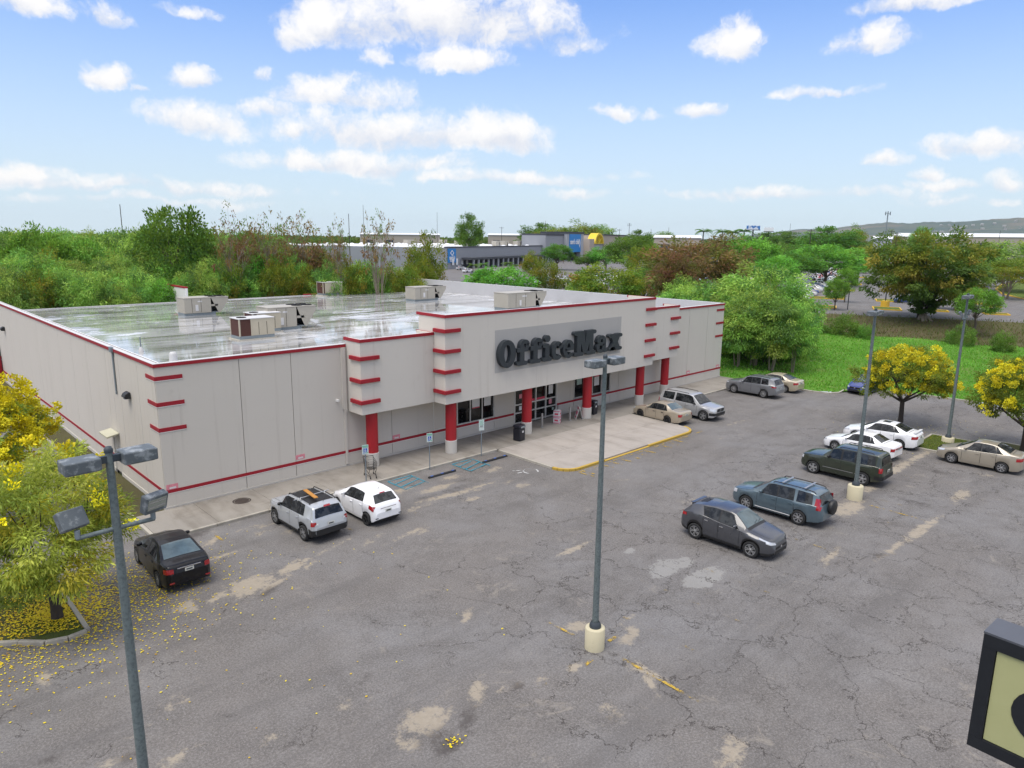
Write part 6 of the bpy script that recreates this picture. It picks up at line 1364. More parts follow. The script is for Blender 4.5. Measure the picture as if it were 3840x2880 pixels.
# fallen petals
n = 8000; a = rng.uniform(0, 2*PI, n); rr_ = np.abs(rng.normal(0, 2.3, n))+.2; P = np.stack([-6.0+np.cos(a)*rr_*1.15, -7.2+np.sin(a)*rr_, np.zeros(n)], 1)
n2 = 70; P2 = np.stack([rng.uniform(-9, 6, n2), rng.uniform(-19, -8, n2), np.zeros(n2)], 1)
n3 = 200; P3 = np.stack([42.5+rng.normal(0, 2.5, n3), -21+rng.normal(0, 3.5, n3), np.zeros(n3)], 1)
c0 = G(1700, 2782); n4 = 22; P4 = np.stack([c0[0]+rng.normal(0, .16, n4), c0[1]+rng.normal(0, .14, n4), np.full(n4, -.02)], 1)
P = np.concatenate([P, P2, P3, P4]); inside = ((P[:, 0] < -5.65) & (P[:, 1] < -3.6) & (P[:, 1] > -9.0+.33*np.clip(-5.6-P[:, 0], 0, 9))) | ((P[:, 0] > 38.7) & (P[:, 0] < 42.9) & (P[:, 1] > -23.2) & (P[:, 1] < -20.7))
P[:, 2] += np.where(inside, .115, .024); P = P[(P[:, 1] < -3.5) | (P[:, 0] < -1.6)]
n = len(P); d = unit(np.stack([rng.normal(size=n), rng.normal(size=n), rng.normal(size=n)*.12], 1)); s = unit(np.cross(d, np.array([0, 0, 1.0]))); L = rng.uniform(.035, .10, n)[:, None]; P = P-d*L*.5
v = np.stack([P, P+d*L*.5+s*L*.36, P+d*L, P+d*L*.5-s*L*.36], 1).reshape(-1, 3); v[:, 2] = np.maximum(v[:, 2], -.05)
t = np.repeat(np.array(((.78, .62, .02), (.66, .45, .02), (.42, .24, .03)))[rng.choice(3, n, p=[.62, .28, .10])], 4, 0)
tag(link(bpy.data.objects.new('fallen_petals', np_mesh('fallen_petals', v, quads(n), M['petal'], t))), 'scattered yellow petals on the ground below the left tree', 'petals', kind='stuff')
# grass tufts
def grass(name, x0, x1, y0, y1, n, zf, L, Wd, cols, label, keep):
    X = rng.uniform(x0, x1, n); Y = rng.uniform(y0, y1, n); k = keep(X, Y); X, Y = X[k], Y[k]; n = len(X); Z = zf(X, Y)
    d = unit(np.stack([rng.normal(size=n)*.5, rng.normal(size=n)*.5, np.ones(n)], 1)); p = np.stack([X, Y, Z-.03], 1)
    v = leaf_arrays(rng, p, d, L*rng.uniform(.5, 1.5, n), Wd*rng.uniform(.6, 1.5, n), 0); t = np.repeat(np.array(cols)[rng.integers(0, len(cols), n)]*rng.uniform(.7, 1.3, (n, 1)), 4, 0)
    tag(link(bpy.data.objects.new(name, np_mesh(name, v, quads(n), M['leaf'], t))), label, 'grass', kind='stuff')
def lawn_h(X, Y):
    xa = np.array([lawn_x(y)+.1 if y < -3 else 50.72 for y in Y]); return .10+.25*np.sin(X*.21+Y*.13)*np.clip((X-xa)/12, 0, 1)+.12*np.sin(X*.6-Y*.4)*np.clip((X-xa)/6, 0, 1)
grass('lawn_grass', 51, 102, -45, 30, 70000, lawn_h, .22, .10, ((.12, .31, .03), (.09, .25, .025), (.16, .37, .04), (.20, .32, .06)), 'vivid green lawn grass between the lot and the ditch', lambda X, Y: (X > np.array([lawn_x(y)+.25 if y < -3 else 50.9 for y in Y])) & (X < 93-.27*Y))
def bank_h(X, Y):
    xb = 93-.27*Y; xc = 121+(19-Y)*.42; t = np.clip((X-xb)/(xc-xb), 0, 1); return .10*(1-t)-2.3*np.sin(PI*np.minimum(1, t*1.02))**.8+.15*np.sin(X*.9+Y)*np.sin(PI*t)
grass('ditch_grass', 84, 150, -45, 40, 34000, bank_h, .5, .10, ((.12, .10, .04), (.10, .10, .035), (.08, .13, .03), (.10, .075, .04)), 'dry brown and green grass on the ditch banks', lambda X, Y: (X > 93-.27*Y) & (X < 121+(19-Y)*.42))
grass('island_grass', 38.8, 42.9, -23.2, -20.7, 5000, lambda X, Y: np.full(len(X), .1), .08, .03, ((.12, .17, .03), (.16, .19, .035), (.2, .2, .05)), 'short grass on the lamp post island', lambda X, Y: X > 0)

# ------------------------------------------------------------------ far lot
fl = MB(); ys_ = np.linspace(-60, 60, 13); E1 = [(far_edge(y), y) for y in ys_]
poly = E1 + [(60, 60.5), (60, 120), (300, 340), (480, 300), (480, -60)]
fl.add([(x, y, -.03) for x, y in poly], [tuple(range(len(poly)))]); tag(fl.build('far_parking_lot', M['asphalt_far']), kind='structure')
M['ykerb2'] = simple('bright_yellow_kerb', (.62, .38, .03), .7, 0, .2, 2); M['isl_grass'] = grass_ground('island_grass_ground', (.09, .13, .02), (.11, .16, .03), (.12, .11, .04), .4)
LA = math.atan2(54.7, 135.5)
def island(px, py, L, Wd, ang=LA, label=None):
    g = G(px, py); o = tag(empty('kerbed_island', (g[0], g[1], 0), ang), kind='structure')
    MB().box(-L/2+.15, L/2-.15, -Wd/2+.15, Wd/2-.15, -.1, .10).build('soil', M['isl_grass'], o)
    for a, b, c, d in ((-L/2, L/2, -Wd/2, -Wd/2+.2), (-L/2, L/2, Wd/2-.2, Wd/2), (-L/2, -L/2+.2, -Wd/2+.21, Wd/2-.21), (L/2-.2, L/2, -Wd/2+.21, Wd/2-.21)): MB().box(a, b, c, d, -.1, .17).build('kerb_stone', M['ykerb2'], o)
    return o
for px, py, L, Wd in ((3065, 1150, 5, 7), (3105, 1118, 5, 7), (3150, 1088, 5, 7), (3190, 1066, 5, 6), (3215, 1040, 5, 6), (3325, 1158, 6, 5), (3330, 1128, 6, 5), (3510, 1166, 3, 4), (3640, 1136, 6, 4), (3735, 1178, 3, 4), (3720, 1150, 3, 3), (3690, 1140, 4, 3), (3500, 1130, 4, 4)): island(px, py, L, Wd)
o = tag(empty('kerbed_verge'), kind='structure'); pts = [G(*p) for p in ((3735, 1085), (3755, 1068), (3800, 1060), (3980, 1062), (3980, 1150), (3840, 1122), (3760, 1104))]
MB().prism([(p[0], p[1]) for p in pts], -.1, .1).build('soil', M['isl_grass'], o)
for a, b in zip(pts, pts[1:]+pts[:1]):
    a, b = Vector((a[0], a[1], 0)), Vector((b[0], b[1], 0)); d = b-a; MB().obox((0, 0, .04), (d.length, .35, .28)).build('kerb_stone', M['ykerb2'], o, ((a.x+b.x)/2, (a.y+b.y)/2, 0), math.atan2(d.y, d.x))
# thin lamp post with yellow foot, bollard, container on the lane
g = G(3318, 1150); o = empty('far_lamp_post', (g[0], g[1], 0), 0, 'dark lamp post on a yellow block left of the big tree trunk', 'lamp post'); MB().tube([(0, 0, .8), (0, 0, 10)], [.13, .09], 8).build('pole', M['poledark'], o); MB().box(-.8, .8, -.6, .6, -.1, 1.2).build('foot', M['ykerb2'], o); MB().box(-.9, .9, -.2, .2, 9.9, 10.1).build('lamp_head', M['poledark'], o)
g = G(3178, 1160); o = empty('post', (g[0], g[1], 0), 0, 'thin dark post at the mouth of the far lane', 'post'); MB().tube([(0, 0, -.1), (0, 0, 3.6)], .09, 8).build('shaft', M['poledark'], o)
g = G(3197, 1062); o = empty('waste_container', (g[0], g[1], 0), LA, 'blue and grey waste container beside the far lane', 'container'); MB().box(-1, 1, -1, 1, 0, 2.0).build('body', simple('container_grey', (.05, .06, .09), .6), o); MB().box(-1.05, 1.05, -1.05, 1.05, 2.003, 2.5).build('lid', simple('container_blue', (.02, .05, .22), .5), o)
M['block'] = simple('pale_kerb_block', (.5, .5, .48), .8)
# parked cars in the far lot
LB = LA-.066; ex, ey = math.cos(LB), math.sin(LB); O = np.array([140.6, 27.4]); kinds = ['sedan', 'suv', 'hatch', 'big', 'suv', 'sedan']; cols_ = ['white', 'white', 'silver', 'black', 'grey', 'white', 'red', 'silver', 'blue', 'beige', 'white', 'silver']
rg_ = np.random.default_rng(11); ncar = 0
for row, f_ in enumerate((6, 11.6, 24, 29.6, 42, 47.6, 60, 65.6, 78, 83.6, 96, 101.6)):
    for s in np.arange(4, 215, 2.75):
        if rg_.random() > .74 or ncar >= 285: continue
        p = O+np.array([ex, ey])*(s+f_*.1)+np.array([-ey, ex])*f_
        dx, dy = p-CAM_P[:2]; az = math.atan2(dx, dy); px = 1920+FPX*math.tan(az-YAW)
        if not 1600 < px < 3230 or np.hypot(dx, dy) > 360: continue
        if (2320 < px < 2960 and np.hypot(dx, dy) < 420 and rg_.random() < .55): continue
        cn = cols_[rg_.integers(0, len(cols_))]; kd = kinds[rg_.integers(0, len(kinds))]
        far_car(kd, cn, p[0], p[1], LB+(PI/2 if row % 2 else -PI/2)+rg_.normal()*.02, '%s car parked in the crowded far lot beyond the ditch' % cn, '%s cars in the far lot' % cn, -.02); ncar += 1
for px, py, kd, cn, rz, l in ((3395, 1135, 'sedan', 'blue', LA+PI/2, 'teal blue car under the left side of the big dark tree'), (3440, 1122, 'suv', 'white', LA+PI/2, 'white car seen through the big tree, left of its trunk'), (3480, 1142, 'sedan', 'white', LA+PI/2, 'white car right behind the big tree trunk'), (3560, 1120, 'suv', 'white', LA-PI/2, 'white car behind the right of the big tree'), (3380, 1090, 'sedan', 'white', LA, 'white car behind the upper left of the big tree'),
   (3248, 1018, 'big', 'grey', LA+.1, 'dark grey vehicle driving on the far lane'), (3195, 975, 'big', 'white', LA, 'white pickup at the end of the far lane'), (3115, 1050, 'big', 'silver', LA+PI, 'silver pickup at the end of the car rows by the lane'), (1785, 1035, 'sedan', 'black', LA-.3, 'black car just above the rear roof corner'), (1755, 1022, 'suv', 'white', LA-.3, 'white car beside the black one above the rear roof corner'), (1730, 1012, 'suv', 'silver', LA-.3, 'silver car left of the white one above the rear roof corner'), (2127, 1072, 'sedan', 'blue', LA+PI/2, 'blue-grey car framed by trees beyond the parapet'), (2130, 975, 'suv', 'silver', LA, 'silver car waiting before the blue entrance tower')):
    g = G(px, py); far_car(kd, cn, g[0], g[1], rz, l, None, -.02)

# ------------------------------------------------------------------ warehouse club in the distance
A = G(1676, 1010); Bp = G(2129, 977); fd = (Bp-A)[:2]; fd = fd/np.linalg.norm(fd); S = empty('warehouse_club', (A[0], A[1], 0), math.atan2(fd[1], fd[0]), 'distant grey warehouse store with blue panels and white roof', 'store')
def along(px, back=0.0):
    """metres along the facade line where the ray through px crosses it"""
    d = ray(px, 900)[:2]; n = np.array([-fd[1], fd[0]]); t = ((A[:2]+n*back-CAM_P[:2])@n)/(d@n); q = CAM_P[:2]+d*t; return float((q-A[:2])@fd), float(np.linalg.norm(q-CAM_P[:2]))
def zpx(px, py, back=0.0): return z_at(px, py, along(px, back)[1])
M['swall'] = simple('club_wall_grey', (.27, .28, .305), .7, 0, .06, .3); M['sdark'] = simple('club_wall_dark', (.055, .06, .07), .8, 0, .1, .4); M['sblue'] = simple('club_blue', (.005, .20, .54), .5, 0, .05); M['swhite'] = simple('club_white', (.75, .76, .78), .6, 0, .04); M['sroof'] = simple('club_roof_white', (.66, .67, .68), .7, 0, .10, .15); M['slgrey'] = simple('club_wall_light', (.36, .375, .40), .7, 0, .05, .3)
HW = zpx(1676, 929); x_t = along(2033)[0]; DEP = 115
MB().box(0, x_t, 0, 1, -.2, HW).build('front_wall', M['swall'], S); MB().box(0, 1, 1.02, DEP, -.2, HW).build('side_wall', M['swall'], S); MB().box(-.2, x_t, -.25, 1.2, HW+.02, HW+.45).build('cornice', M['sdark'], S)
MB().box(1.05, x_t+60, 1.25, DEP, HW-.6, HW-.1).build('roof', M['sroof'], S); MB().box(x_t, x_t+70, 1, DEP, -.2, HW-.7).build('store_core', M['swall'], S)
zc_ = zpx(1730, 966); MB().box(along(1728)[0], x_t, -5, -.02, zc_-.9, zc_).build('arcade_roof', M['sdark'], S); MB().box(along(1728)[0]+.2, x_t, -.30, -.01, .0, zc_-.95).build('arcade_back', M['sdark'], S)
for px in np.linspace(1740, 2025, 16): x = along(px)[0]; MB().box(x-.35, x+.35, -4.9, -4.2, -.1, zc_-.92).build('arcade_pillar', M['slgrey'], S)
for px in (1696, 1711, 1731, 1749, 1830): x = along(px)[0]; MB().box(x-.8, x+.8, -.36, -.31, 1.6, 4.2).build('poster', M['swhite'], S)
x0, x1 = along(1678)[0], along(1708)[0]; zb, ztp = zpx(1690, 985), zpx(1690, 932); pn = MB().box(x0, x1, -.22, -.01, zb, ztp).build('blue_panel', M['sblue'], S)
def diamond(cx, cz, h, w, t, y, parent):
    m = MB(); o_ = [(0, h), (w, 0), (0, -h), (-w, 0)]; k = t
    for i in range(4):
        a, b = o_[i], o_[(i+1) % 4]; ia, ib = (a[0]*(1-k), a[1]*(1-k)), (b[0]*(1-k), b[1]*(1-k))
        m.add([(cx+p[0], y, cz+p[1]) for p in (a, b, ib, ia)]+[(cx+p[0], y+.08, cz+p[1]) for p in (a, b, ib, ia)], [(0, 1, 2, 3), (0, 4, 5, 1), (2, 6, 7, 3)])
    return m.build('diamond_logo', M['swhite'], parent)
diamond((x0+x1)/2, zb+(ztp-zb)*.68, (ztp-zb)*.22, (x1-x0)*.24, .36, -.32, pn)
def text_mesh(txt, size, mat, parent, loc, name='lettering'):
    cu = bpy.data.curves.new('txt', 'FONT'); cu.body = txt; cu.size = size; cu.extrude = .05; cu.align_x = 'CENTER'; cu.offset = size*.02; ob = bpy.data.objects.new('txt', cu); COL.objects.link(ob)
    dg = bpy.context.evaluated_depsgraph_get(); me = bpy.data.meshes.new_from_object(ob.evaluated_get(dg)); bpy.data.objects.remove(ob); bpy.data.curves.remove(cu); me.materials.clear(); me.materials.append(mat)
    o = link(bpy.data.objects.new(name, me), parent); o.location = loc; o.rotation_euler = (PI/2, 0, 0); return o
text_mesh("sam's", (x1-x0)*.33, M['swhite'], pn, ((x0+x1)/2, -.30, zb+(ztp-zb)*.24)); text_mesh("club", (x1-x0)*.33, M['swhite'], pn, ((x0+x1)/2, -.30, zb+(ztp-zb)*.07))
# tower
xa, xb, xc, xd, xe = [along(p)[0] for p in (2033, 2101, 2110, 2153, 2165)]; ztw = zpx(2130, 876); zl = zpx(2070, 883)
MB().box(xa+.05, xb, -2, 12, -.2, zl).build('entrance_block', M['swall'], S); MB().box(xa, xb, -2.3, 12.2, zl+.02, zl+.9).build('cornice', M['sdark'], S)
MB().box(xb+.05, xe, -4, 12, 6.0, ztw).build('tower', M['slgrey'], S); MB().box(xb-.3, xe+.4, -4.4, 12.4, ztw+.02, ztw+1.0).build('cornice', M['sdark'], S)
MB().box(xb+.06, xc, -3.98, -1, -.2, 5.98).build('pier', M['slgrey'], S); MB().box(xd+.5, xe-.05, -3.98, -1, -.2, 5.98).build('pier', M['slgrey'], S); MB().box(xc+.05, xd+.45, -1.5, -.5, -.2, 5.98).build('entrance_opening', M['dark'], S)
zb = zpx(2130, 945); tp_ = MB().box(xc, xd, -4.3, -4.02, zb, ztw-.3).build('blue_panel', M['sblue'], S)
text_mesh("sam's club", (xd-xc)*.20, M['swhite'], tp_, ((xc+xd)/2-.9, -4.40, zb+(ztw-zb)*.44)); diamond(xd-(xd-xc)*.12, zb+(ztw-zb)*.49, (xd-xc)*.13, (xd-xc)*.08, .36, -4.42, tp_)
# roof lights and plant on the warehouse roof
for i in range(9):
    for j_ in range(9):
        x, y = 8+i*15+(j_ % 2)*5, 6+j_*12
        if x > x_t+40: continue
        MB().lathe([(1.5, 0), (1.25, .45), (.6, .75), (0, .82)], 8, (x, y, HW-.08)).build('skylight', M['swhite'], S)
for px, back in ((1720, 40), (1762, 40), (1860, 18), (1890, 18), (1940, 14), (1985, 12), (1530, 70), (1600, 70), (1660, 90)):
    x = along(px, back)[0]; MB().box(x-2.6, x+1.2, back-1.3, back+1.3, HW-.05, HW+2.6).build('rooftop_unit', M['ac'], S); MB().add([(x+1.25, back-1.3, HW+2.6), (x+4, back-1.3, HW+2.6), (x+2.6, back-1.3, HW), (x+1.25, back+1.3, HW+2.6), (x+4, back+1.3, HW+2.6), (x+2.6, back+1.3, HW)], [(0, 2, 1), (3, 4, 5), (1, 2, 5, 4), (0, 1, 4, 3)]).build('condenser', M['ac'], S)
# neighbouring store with the yellow arch
Nn = empty('yellow_arch_store', (A[0], A[1], 0), math.atan2(fd[1], fd[0]), 'distant beige store with yellow arched entrance beside the blue tower', 'store')
xf_, xg, xh, xi = [along(p)[0] for p in (2194, 2212, 2248, 2310)]; M['beige'] = simple('store_beige', (.40, .345, .29), .8, 0, .08, .3); M['yel'] = simple('arch_yellow', (.66, .48, .01), .5, 0, .08)
zb1, zb2 = zpx(2180, 905), zpx(2205, 896)
MB().box(xe+.6, xf_, 2, 14, -.2, zb1).build('wall', M['beige'], Nn); MB().box(xf_+.05, xg, -3, 14, -.2, zb2).build('wall', M['beige'], Nn); MB().box(xh, xh+4, -3, 14, -.2, zb2).build('wall', M['beige'], Nn); MB().box(xh+4.05, xi+30, 0, 14, -.2, zpx(2280, 883)).build('wall', M['beige'], Nn); MB().box(xh+4, xi+30.3, -.4, 14.3, zpx(2280, 883)+.02, zpx(2280, 883)+.7).build('cornice', M['sdark'], Nn)
MB().box(xe+.5, xf_, 1.7, 14, zb1+.02, zb1+.6).build('cornice', M['beige'], Nn)
for k in range(3): MB().box(xe+2+k*4, xe+5+k*4, 1.9, 1.99, 3, 7).build('window', M['glass'], Nn)
zb3 = zpx(2230, 914); R_ = (xh-xg)/2*.92; cx_ = (xg+xh)/2; MB().box(xg+.02, xh-.02, -2.5, 14, -.2, zb3).build('entrance_wall', M['slgrey'], Nn)
m = MB(); n = 16
for i in range(n):
    t, u = PI*i/n, PI*(i+1)/n; m.add([(cx_+r*math.cos(a), y, zb3+r*.72*math.sin(a)) for r in (R_, R_*.82) for a in (t, u) for y in (-3.4, 2)], [(0, 1, 3, 2), (4, 6, 7, 5), (0, 2, 6, 4), (1, 5, 7, 3)])
m.build('yellow_arch', M['yel'], Nn)
for t in (.25, .4, .55, .7, .85): a = PI*t; MB().tube([(cx_, -2.9, zb3+.2), (cx_+R_*.82*math.cos(a)*.98, -2.9, zb3+R_*.58*math.sin(a))], .28, 6).build('arch_bar', M['yel'], Nn)
MB().box(xg, xh, -3.2, -2.52, zb3-.05, zb3+.5).build('arch_beam', M['yel'], Nn)
# people before the arcade: one body mesh each
def person(px, py, top, legs, label, rz=0, stride=.18):
    g = G(px, py); m = MB(); o = empty('person', (g[0], g[1], -.03), rz, label, 'person', 'people outside the far store')
    vs = [(0, 0, .88), (0, 0, 1.12), (0, 0, 1.38), (0, 0, 1.5), (0, 0, 1.66), (0, 0, 1.76), (.1, stride, .48), (.1, stride*1.4, .05), (-.1, -stride, .48), (-.1, -stride*1.6, .05), (.22, 0, 1.36), (.27, -.05, 1.1), (.26, .08, .85), (-.22, 0, 1.36), (-.27, .05, 1.1), (-.26, .12, .85), (.1, stride*1.4+.12, .03), (-.1, -stride*1.6+.12, .03)]
    es = [(0, 1), (1, 2), (2, 3), (3, 4), (4, 5), (0, 6), (6, 7), (0, 8), (8, 9), (2, 10), (10, 11), (11, 12), (2, 13), (13, 14), (14, 15), (7, 16), (9, 17)]; rad = [.15, .14, .17, .06, .105, .09, .075, .05, .075, .05, .07, .05, .04, .07, .05, .04, .045, .045]
    me = bpy.data.meshes.new('body'); me.from_pydata(vs, es, []); b = bpy.data.objects.new('body', me); link(b, o); md = b.modifiers.new('skin', 'SKIN'); b.modifiers.new('sub', 'SUBSURF').levels = 1
    for i, sv in enumerate(me.skin_vertices[0].data): sv.radius = (rad[i], rad[i]*.8); sv.use_root = (i == 0)
    mt = NT('clothes_'+label[:12]); z = mt.n('ShaderNodeSeparateXYZ'); mt.setin(z.inputs[0], mt.obj()); c = mt.mix(mt.step(z.outputs[2], .90, .92), legs, top); c = mt.mix(mt.step(z.outputs[2], 1.47, 1.49), c, (.26, .15, .10)); c = mt.mix(mt.step(z.outputs[2], 1.70, 1.72), c, (.02, .015, .012)); mt.principled(c, .8); me.materials.append(mt.done())
person(1950, 1004, (.5, .06, .14), (.03, .03, .05), 'person in a pink top walking near the far arcade', .4); person(1960, 1006, (.55, .55, .55), (.03, .04, .1), 'person in white top and dark trousers near the far arcade', 2.2); person(1936, 1003, (.02, .12, .35), (.02, .02, .02), 'person in blue beside the far arcade', 1.2); person(2112, 988, (.45, .08, .08), (.03, .03, .05), 'person in red waiting at the blue entrance', 0); person(2141, 986, (.1, .12, .3), (.03, .03, .05), 'person in dark blue at the right of the blue entrance', 3)
# palms
M['palmtrunk'] = simple('palm_trunk', (.20, .17, .13), .9, 0, .3, 4); PALM = {}
def palm_meshes(seed):
    if seed in PALM: return PALM[seed]
    r = np.random.default_rng(seed); v = []; t = []
    for k in range(18):
        a = 2*PI*k/18+r.uniform(-.1, .1); el = r.uniform(.1, 1.1); L = r.uniform(1.8, 2.4)
        for s in np.linspace(.08, 1, 11):
            rr = L*s; z = 5.2+math.sin(el)*rr*.9-1.15*s*s*L*.55*(1.3-el*.5); c = np.array([math.cos(a)*rr*math.cos(el*.6), math.sin(a)*rr*math.cos(el*.6), z])
            for sg in (1, -1):
                d = unit(np.array([-math.sin(a)*sg+math.cos(a)*.7, math.cos(a)*sg+math.sin(a)*.7, -.5])); w = np.array([math.cos(a), math.sin(a), 0])*.10; l = .75*(1-.55*s)
                v += [c-w, c+w, c+d*l+w*.2, c+d*l-w*.2]; t += [(.075, .16, .025)]*4
    v = np.array(v); cm = np_mesh('fronds', v, quads(len(v)//4), M['leaf'], np.array(t)); tm = MB().tube([(0, 0, -.2), (.1, 0, 2), (.05, .05, 4), (0, 0, 5.25)], [.2, .15, .13, .11], 8).mesh('trunk', M['palmtrunk']); PALM[seed] = (tm, cm); return PALM[seed]
def palm(cx, top, rg, label, s=None):
    p = at_range(cx*KX, rg); h = z_at(cx*KX, top*KX, rg); o = empty('palm_tree', (p[0], p[1], 0), random.uniform(0, 6), label, 'palm', 'palms in the distance'); tm, cm = palm_meshes(1); k = s or h/6.2; o.scale = (k, k, h/6.2); link(bpy.data.objects.new('trunk', tm), o); link(bpy.data.objects.new('fronds', cm), o)
for cx, tp, rg, l in ((1022, 566, 215, 'palm before the grey arcade, nearest its left end'), (1045, 564, 220, 'palm before the grey arcade, second from left'), (1098, 562, 220, 'palm before the middle of the grey arcade'), (1113, 568, 225, 'palm right of the middle of the grey arcade'), (1519, 489, 620, 'skyline palm, leftmost of the four'), (1560, 490, 600, 'skyline palm, second of the four'), (1582, 492, 600, 'skyline palm, third of the four'), (1606, 488, 600, 'skyline palm beside the billboard')): palm(cx, tp, rg, l)
# billboards, masts, poles
M['bill'] = (lambda m: (m.principled(m.mix(m.step(m.noise(.55, 2, .5), .45, .55), (.62, .66, .75), (.03, .16, .45)), .5), m.done())[1])(NT('billboard_print'))
def billboard(x0, x1, y0, y1, rg, label, mat):
    a, b = at_range(x0, rg), at_range(x1, rg); c = (a+b)/2; zt, zb = z_at(x0, y0, rg), z_at(x0, y1, rg); L = np.linalg.norm(b-a); o = empty('billboard', (c[0], c[1], 0), math.atan2(*(b-a)[::-1]), label, 'billboard'); MB().box(-L/2, L/2, -.3, .3, zb, zt).build('panel', mat, o); MB().box(-L/2-.3, L/2+.3, -.4, -.31, zb-.5, zb-.02).build('frame', M['sdark'], o); MB().tube([(0, .6, -.2), (0, .6, zb+1)], .5, 8).build('post', M['sdark'], o)
billboard(2796, 2847, 846, 861, 560, 'blue and white billboard above the skyline trees', M['bill']); billboard(2862, 2898, 853, 867, 560, 'small white billboard right of the blue one', M['swhite'])
def mast(px, py, rg, label, r=.18, cross=0, top=None):
    p = at_range(px, rg); h = z_at(px, py, rg); o = empty('utility_pole', (p[0], p[1], -.1), -YAW, label, 'pole', 'poles and masts on the skyline'); MB().tube([(0, 0, 0), (0, 0, h)], [r, r*.6], 6).build('shaft', M['bark_dark'] if not top else M['galv'], o)
    for k in range(cross): MB().box(-1.6, 1.6, -.08, .08, h-.8-k*1.1, h-.62-k*1.1).build('cross_arm', M['bark_dark'], o)
    if top:
        for a in range(6): MB().box(math.cos(a*PI/3)*1.5-.2, math.cos(a*PI/3)*1.5+.2, math.sin(a*PI/3)*1.5-.2, math.sin(a*PI/3)*1.5+.2, h-2.4, h-.2).build('antenna_panel', M['galv'], o)
        MB().lathe([(1.6, h-1.4), (1.6, h-1.2), (.1, h-1.2), (.1, h-1.4), (1.6, h-1.4)], 12).build('platform', M['galv'], o)
for px, py, rg, r, cr, l in ((460, 765, 240, .16, 0, 'thin leaning mast above the left wood'), (1310, 800, 200, .13, 0, 'pole between the two thin trees'), (1365, 768, 260, .1, 0, 'thin antenna behind the right thin tree'), (1640, 796, 420, .12, 0, 'tall thin antenna left of the lone skyline tree'), (1881, 850, 500, .2, 1, 'pole right of the lone skyline tree'), (2044, 827, 480, .16, 0, 'thin pole above the warehouse plant'), (2140, 845, 500, .16, 1, 'pole left of the entrance tower top'), (2358, 836, 520, .22, 2, 'double cross-arm pole on the skyline'), (2322, 858, 480, .2, 1, 'short pole left of the double cross-arm pole'), (2440, 858, 520, .16, 0, 'short pole on the skyline above the olive tree'), (2506, 852, 560, .16, 0, 'thin pole above the white shed roof'), (2959, 838, 600, .16, 0, 'thin pole above the far trees'), (3038, 858, 330, .24, 2, 'brown pole left of the dark skyline tree'), (3340, 862, 430, .2, 1, 'lamp pole right of the phone mast'), (3360, 870, 430, .2, 1, 'shorter lamp pole right of the phone mast'), (3455, 850, 560, .2, 0, 'tall pole before the white warehouse'), (3745, 864, 560, .2, 0, 'pole before the right of the white warehouse')): mast(px, py, rg, l, r, cr)
mast(3318, 792, 520, 'grey phone mast with a cluster of panels at its top', .5, 0, True)
# lone tree, small skyline trees, sheds
tree_px('dense', 1, 1015, 458, 66, 330, 'lone tall tree on the skyline above the warehouse roof')
for i, (cx, tp, w, rg) in enumerate(((1165, 480, 90, 520), (1240, 478, 110, 520), (1290, 484, 90, 540), (1380, 495, 60, 480), (1200, 490, 120, 500), (1440, 500, 90, 600), (1700, 498, 100, 600), (1840, 488, 60, 520), (1985, 488, 40, 600), (1650, 500, 80, 560), (1920, 500, 60, 520))): tree_px(('dense', 'olive', 'feather')[i % 3], 1+i % 3, cx, tp, w, rg, 'green tree on the skyline behind the far stores', 'skyline trees behind the far stores', 'skyline_tree')
def shed(x0, x1, ytop, yeave, rg, depth, label, wall, roof, rise=0):
    a, b = at_range(x0, rg), at_range(x1, rg); L = np.linalg.norm(b-a); ze, zt = z_at((x0+x1)/2, yeave, rg), z_at((x0+x1)/2, ytop, rg); o = empty('shed_building', (a[0], a[1], -.1), math.atan2(*(b-a)[::-1]), label, 'building')
    MB().box(0, L, 0, depth, 0, ze).build('wall', wall, o); MB().add([(-.5, -.5, ze+.02), (L+.5, -.5, ze+.02), (L+.5, depth, zt), (-.5, depth, zt), (-.5, -.5, ze+.3), (L+.5, -.5, ze+.3), (L+.5, depth, zt+.3), (-.5, depth, zt+.3)], [(0, 3, 2, 1), (4, 5, 6, 7), (0, 1, 5, 4), (2, 3, 7, 6), (0, 4, 7, 3), (1, 2, 6, 5)]).build('roof', roof, o)
    for k in range(int(L/14)): MB().box(k*14+4, k*14+9, -.12, -.01, ze*.35, ze*.75).build('window', M['sdark'], o)
    return o
shed(2452, 2630, 882, 892, 420, 30, 'long low shed with pale roof beyond the brown tree', M['beige'], M['sroof']); shed(3330, 4000, 872, 889, 650, 80, 'long white-roofed warehouse below the hills', M['beige'], M['sroof']); shed(3275, 3345, 886, 896, 400, 20, 'grey-roofed hall left of the white warehouse', M['slgrey'], M['swhite']); 
shed(1350, 1650, 874, 880, 520, 30, 'long pale building on the skyline behind the warehouse roof', M['beige'], M['sroof']); shed(1830, 1960, 876, 882, 560, 30, 'cream building on the skyline right of the lone tree', M['beige'], M['sroof']); shed(330, 470, 896, 900, 300, 20, 'white-roofed house showing through the left wood', M['swhite'], M['swhite']); shed(60, 200, 902, 907, 280, 20, 'white-roofed house at the far left of the wood', M['swhite'], M['swhite'])
